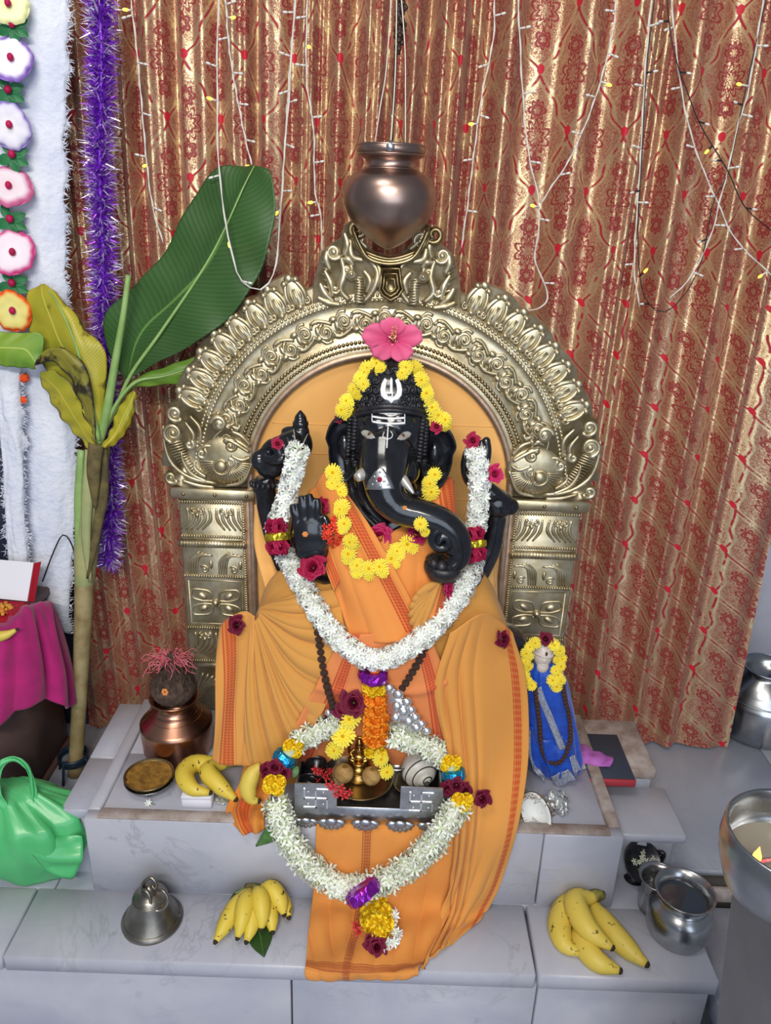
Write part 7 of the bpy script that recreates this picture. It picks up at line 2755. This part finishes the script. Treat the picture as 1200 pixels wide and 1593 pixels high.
# green plastic bag -------------------------------------------------------------------------
gb = thing('green_bag', 'knotted green plastic carrier bag slumped on the floor beside the plinth', 'bag', PZ(40, 1380, .002))
bc_ = PZ(38, 1396, .004)
NA_, NB_ = 90, 40
vs = []
rg = np.random.default_rng(11)
phs = rg.uniform(0, 6, 20)
topz = PY(40, 1238, bc_[1] + .06)[2]
for j in range(NB_):
    t = j / (NB_ - 1)
    rad = (math.sin(PI * (.16 + .62 * t)) ** .75) * (1 if t < .75 else 1 - (t - .75) * 1.5)
    z = .004 + (topz - .004) * t ** .9
    for k in range(NA_):
        a = 2 * PI * k / NA_
        cr_ = .05 * math.sin(7 * a + phs[0] + 3 * t) + .04 * math.sin(13 * a + phs[1] - 5 * t) + .03 * math.sin(23 * a + 4 * t + phs[2]) * t
        r = rad * (1 + cr_ * (.4 + t))
        vs.append((bc_[0] - .012 + .132 * r * math.cos(a) - .03 * t, bc_[1] + .075 + .082 * r * math.sin(a), max(.003, z + .004 * math.sin(5 * a + 9 * t))))
fs = [(j * NA_ + k, j * NA_ + (k + 1) % NA_, (j + 1) * NA_ + (k + 1) % NA_, (j + 1) * NA_ + k) for j in range(NB_ - 1) for k in range(NA_)]
fs += [tuple(range(NA_))[::-1], tuple((NB_ - 1) * NA_ + k for k in range(NA_))]
MB().add(vs, fs).build('bag_body', M['green_bag'], gb)
yb = bc_[1] + .06
hl = [[(10, 1255, yb), (0, 1222, yb - .01), (4, 1196, yb - .005), (22, 1184, yb), (40, 1198, yb), (48, 1228, yb), (52, 1262, yb - .01)],
      [(2, 1262, yb - .02), (-14, 1225, yb - .02), (-4, 1188, yb - .01), (20, 1176, yb + .005), (44, 1190, yb + .006), (56, 1222, yb + .006), (60, 1258, yb)]]
solid(sheet([[PY(*q) for q in h] for h in hl], 10, 40, lambda u, v: .003 * np.sin(9 * u + 22 * v)).build('handle', M['green_bag'], gb), .0012)
hl = [[(-8, 1270, yb - .03), (-22, 1232, yb - .02), (-30, 1205, yb - .01), (-60, 1190, yb)], [(14, 1262, yb - .03), (0, 1226, yb - .02), (-10, 1196, yb - .01), (-50, 1176, yb)]]
solid(sheet([[PY(*q) for q in h] for h in hl], 10, 24, lambda u, v: .003 * np.sin(9 * u + 22 * v)).build('handle', M['green_bag'], gb), .0012)
cf = [[(60, 1262, yb), (84, 1290, yb - .015), (128, 1300, yb - .02)], [(40, 1275, yb - .02), (74, 1310, yb - .045), (128, 1340, yb - .04)], [(30, 1300, yb - .05), (66, 1350, yb - .06), (112, 1368, yb - .04)]]
solid(sheet([[PY(*q) for q in h] for h in cf], 16, 20, lambda u, v: .004 * np.sin(13 * u + 9 * v)).build('loose_fold', M['green_bag'], gb), .0012)
# black cable on the cotton
o = thing('black_cable', 'thin black cable drooping in front of the white cotton', 'cable', PY(100, 850, .40))
tube(cat([PY(66, 905, .41), PY(82, 862, .405), (PY(98, 832, .40)), PY(112, 848, .40), PY(120, 880, .41)], 24), .0016, 6).build('cable', M['wire_black'], o)

# ================================================================== HANGING POT AND LIGHT STRINGS
hY = .285
hc = PY(607, 300, hY)
q = ppm(hc)
zz_ = lambda y: PY(607, y, hY)[2] - hc[2]
hp_ = thing('hanging_pot', 'aged copper dripping pot with wide collar hung above the brass arch', 'pot', hc)
zk = [(0, 388), (12, 384), (31, 372), (50, 355), (62, 338), (69, 319), (70, 303), (67, 288), (59, 275), (48, 267), (41, 263), (38, 259), (38, 252), (43, 246), (50, 243), (50, 240)]
pr = sprof([(r * q * (1.03 if y > 268 else 1), zz_(y)) for r, y in zk], 70)
pr += [(51 * q, zz_(239)), (53 * q, zz_(236)), (53 * q, zz_(228)), (50 * q, zz_(226)), (48 * q, zz_(232)), (36 * q, zz_(250)), (0, zz_(262))]
lathe(pr, 56, hc, cap=False).build('body', M['copper_dark'], hp_)
for y, r, t_ in ((227, 51.5, 2.0), (263, 40, 1.6), (241, 51, 1.4)):
    tube([(hc[0] + r * q * math.cos(a), hc[1] + r * q * math.sin(a), hc[2] + zz_(y)) for a in np.linspace(0, 2 * PI, 50)], t_ * q, 7).build('rim_ring', M['copper_dark'], hp_)
pk_ = PY(608, 226, hY - .05)
b = lathe([(9 * q, -8 * q), (9.5 * q, 0), (6 * q, 5 * q), (0, 7 * q)], 12, pk_)
b.build('hook_clip', M['silver'], hp_)
cY = hY - .0
for pts in (((583, 226, hY), (592, 165, hY), (602, 100, hY), (612, -60, hY)), ((631, 226, hY), (631, 150, hY), (630, 70, hY), (620, -60, hY)), ((608, 224, hY - .045), (612, 170, hY - .02), (616, 90, hY - .005), (618, -60, hY))):
    tube(cat([PY(*t) for t in pts], 24), .0010, 6).build('cord', M['thread'], hp_)
bt = thing('bead_tassel', 'hanging string of dark beads above the copper pot', 'tassel', PY(617, 85, hY + .03))
bmm = ell((0, 0, 0), .5, None, 9, 6).mesh('bead', mat('dark_bead', '#4a3428', .4, col2='#2a1d18', scale=200))
for k in range(84):
    t = k / 83
    p = PY(626 - 6 * t + random.uniform(-9, 9) * (1 - .4 * t), -10 + 92 * t, hY + .03 + random.uniform(-.006, .006))
    inst(bmm, 'bead', p, basis((0, 0, 1)), random.uniform(.006, .009), bt)
for k in range(40):
    t = k / 39
    p = PY(616 - 4 * t, 84 + 92 * t, hY + .03)
    inst(bmm, 'bead', p, basis((0, 0, 1)), .0055, bt)
tube(cat([PY(620, -30, hY + .03), PY(617, 90, hY + .03), PY(611, 220, hY + .02)], 20), .0018, 6).build('string', M['bead'], bt)

# ------------------------------------------------------------------ fairy lights
bulb = lathe(sprof([(0, -.005), (.0019, -.0035), (.0023, 0), (.0018, .003), (0, .005)], 12), 8)
bm_on, bm_off = bulb.mesh('bulb', M['bulb_lit']), bulb.mesh('bulb', M['bulb_off'])
sock = lathe([(.0017, 0), (.0017, .010), (0, .011)], 8).mesh('socket', M['wire_white'])
sockb = lathe([(.0017, 0), (.0017, .010), (0, .011)], 8).mesh('socket', M['wire_black'])
GY = .455


def lights(lab, pts, lit=(), colr='white', Y_=GY, twin=None, off=(.12, .3, .48, .66, .85)):
    o = thing('fairy_lights', lab, 'lights', PY(pts[0][0], max(pts[0][1], 2), Y_), None)
    P = cat([PY(a[0], a[1], a[2] if len(a) > 2 else Y_) for a in pts], 60)
    wm = M['wire_' + colr]
    tube(P, .0011, 6).build('wire', wm, o)
    if colr == 'white':
        P2 = P + np.array([[.0016 * math.sin(i * .8), .0006, .0012 * math.cos(i * .8)] for i in range(60)])
        tube(P2, .0009, 5).build('wire', wm, o)
    k = 0
    for f_ in off:
        i = int(f_ * 59)
        d = np.array([random.choice((-1, 1)), -.3, random.uniform(-.4, .3)])
        inst(sock if colr == 'white' else sockb, 'socket', P[i], basis(d), 1, o)
        e = inst(bm_off, 'bulb', P[i] + d / np.linalg.norm(d) * .016, basis(d), 1, o)
    for x, y in lit:
        i = int(np.argmin([np.linalg.norm(np.array(PY(x, y, Y_)) - p) for p in P]))
        pb_ = PY(x, y, P[i][1] - .006)
        d = pb_ - P[i]
        inst(sock if colr == 'white' else sockb, 'socket', P[i], basis(d), (1, 1, max(.3, np.linalg.norm(d) / .014)), o)
        inst(bm_on, 'bulb', pb_, basis(d), 1.15, o)
    return o


lights('white fairy light wire leftmost, beside the purple tinsel', [(202, -30), (206, 20), (215, 100), (226, 230), (234, 300), (242, 340), (254, 378)], [(195, 15), (225, 258)])
lights('white fairy light wire looping down over the large banana leaf', [(341, -30, .44), (338, 90, .44), (340, 250, .40), (352, 350, .325), (362, 400, .315), (374, 434, .315), (400, 451, .32), (419, 440, .33), (431, 398, .34), (440, 280, .42), (453, 100, .44), (461, -30, .44)], [(326, 153), (357, 381), (430, 332)], Y_=.40)
lights('white fairy light wire ending at the banana leaf tip', [(349, -30), (358, 85), (378, 198), (392, 258)], [(363, 27), (385, 259)])
lights('white fairy light wire left of the hanging pot', [(479, -30), (477, 117), (488, 202), (490, 292), (500, 342), (500, 392)], [(481, 73), (483, 315)])
lights('white fairy light wire just right of the hanging pot', [(769, -30), (768, 58), (750, 148), (736, 252), (727, 324), (718, 385)], [(733, 193)])
lights('white fairy light wire falling to the hook shaped end', [(805, -30), (813, 135), (822, 234), (838, 310), (838, 360), (833, 405), (853, 459), (840, 479), (812, 484)], [(808, 487), (829, 320)])
lights('white fairy light wire slanting into the hook shaped wire', [(962, -30), (952, 58), (925, 157), (889, 243), (862, 285), (842, 316)], [(948, 132)])
px2 = lambda a: [(660 + .45 * x, .45 * y) for x, y in a]
lights('black light wire hanging in a long loop on the right curtain', px2([(802, -60), (790, 60), (770, 230), (752, 560), (740, 780), (746, 950), (770, 1040), (828, 1080), (900, 1020), (960, 900), (1000, 700), (1050, 600), (1110, 320), (1190, -30)]), [(1005, 421)], 'black')
lights('white light wire running along the black loop', px2([(792, -60), (766, 230), (748, 560), (732, 800), (728, 940), (745, 1060)]), [], 'white')
lights('white light wire rising beside the black loop to the top corner', px2([(850, 1030), (920, 960), (990, 820), (1022, 700), (1058, 560), (1084, 440), (1120, 320), (1150, 150), (1178, -30)]), [(1150, 131)], 'white')
lights('black light wire slanting across the right curtain folds', px2([(838, -60), (848, 80), (870, 200), (915, 330), (960, 440), (1050, 590), (1110, 715), (1210, 805)]), [(1100, 236)], 'black', GY - .008)
lights('white light wire crossing under the slanting black wire', px2([(850, -60), (880, 240), (912, 420), (955, 560), (1018, 705), (1080, 830), (1210, 960)]), [(1183, 430)], 'white')
lights('thin white wire over the left middle curtain fold', [(462, -30), (450, 120), (441, 260), (434, 350)], [(470, 110)] and [])

# ------------------------------------------------------------------ shared phrases of repeated things
for o in bpy.data.objects:
    if o.parent is None:
        g = {'rose': 'single roses tucked on and around the statues', 'fairy_lights': 'fairy light strings over the curtain', 'chrysanthemum': 'loose yellow chrysanthemums above the tray',
             'betel_nut': 'betel nuts on the brass plate', 'orange_pompom': 'orange pompoms on the cotton edge', 'side_ledge': 'marble ledges beside the plinth',
             'single_banana': 'single bananas'}.get(o.name.split('.')[0])
        if g and 'category' in o:
            o['group'] = g
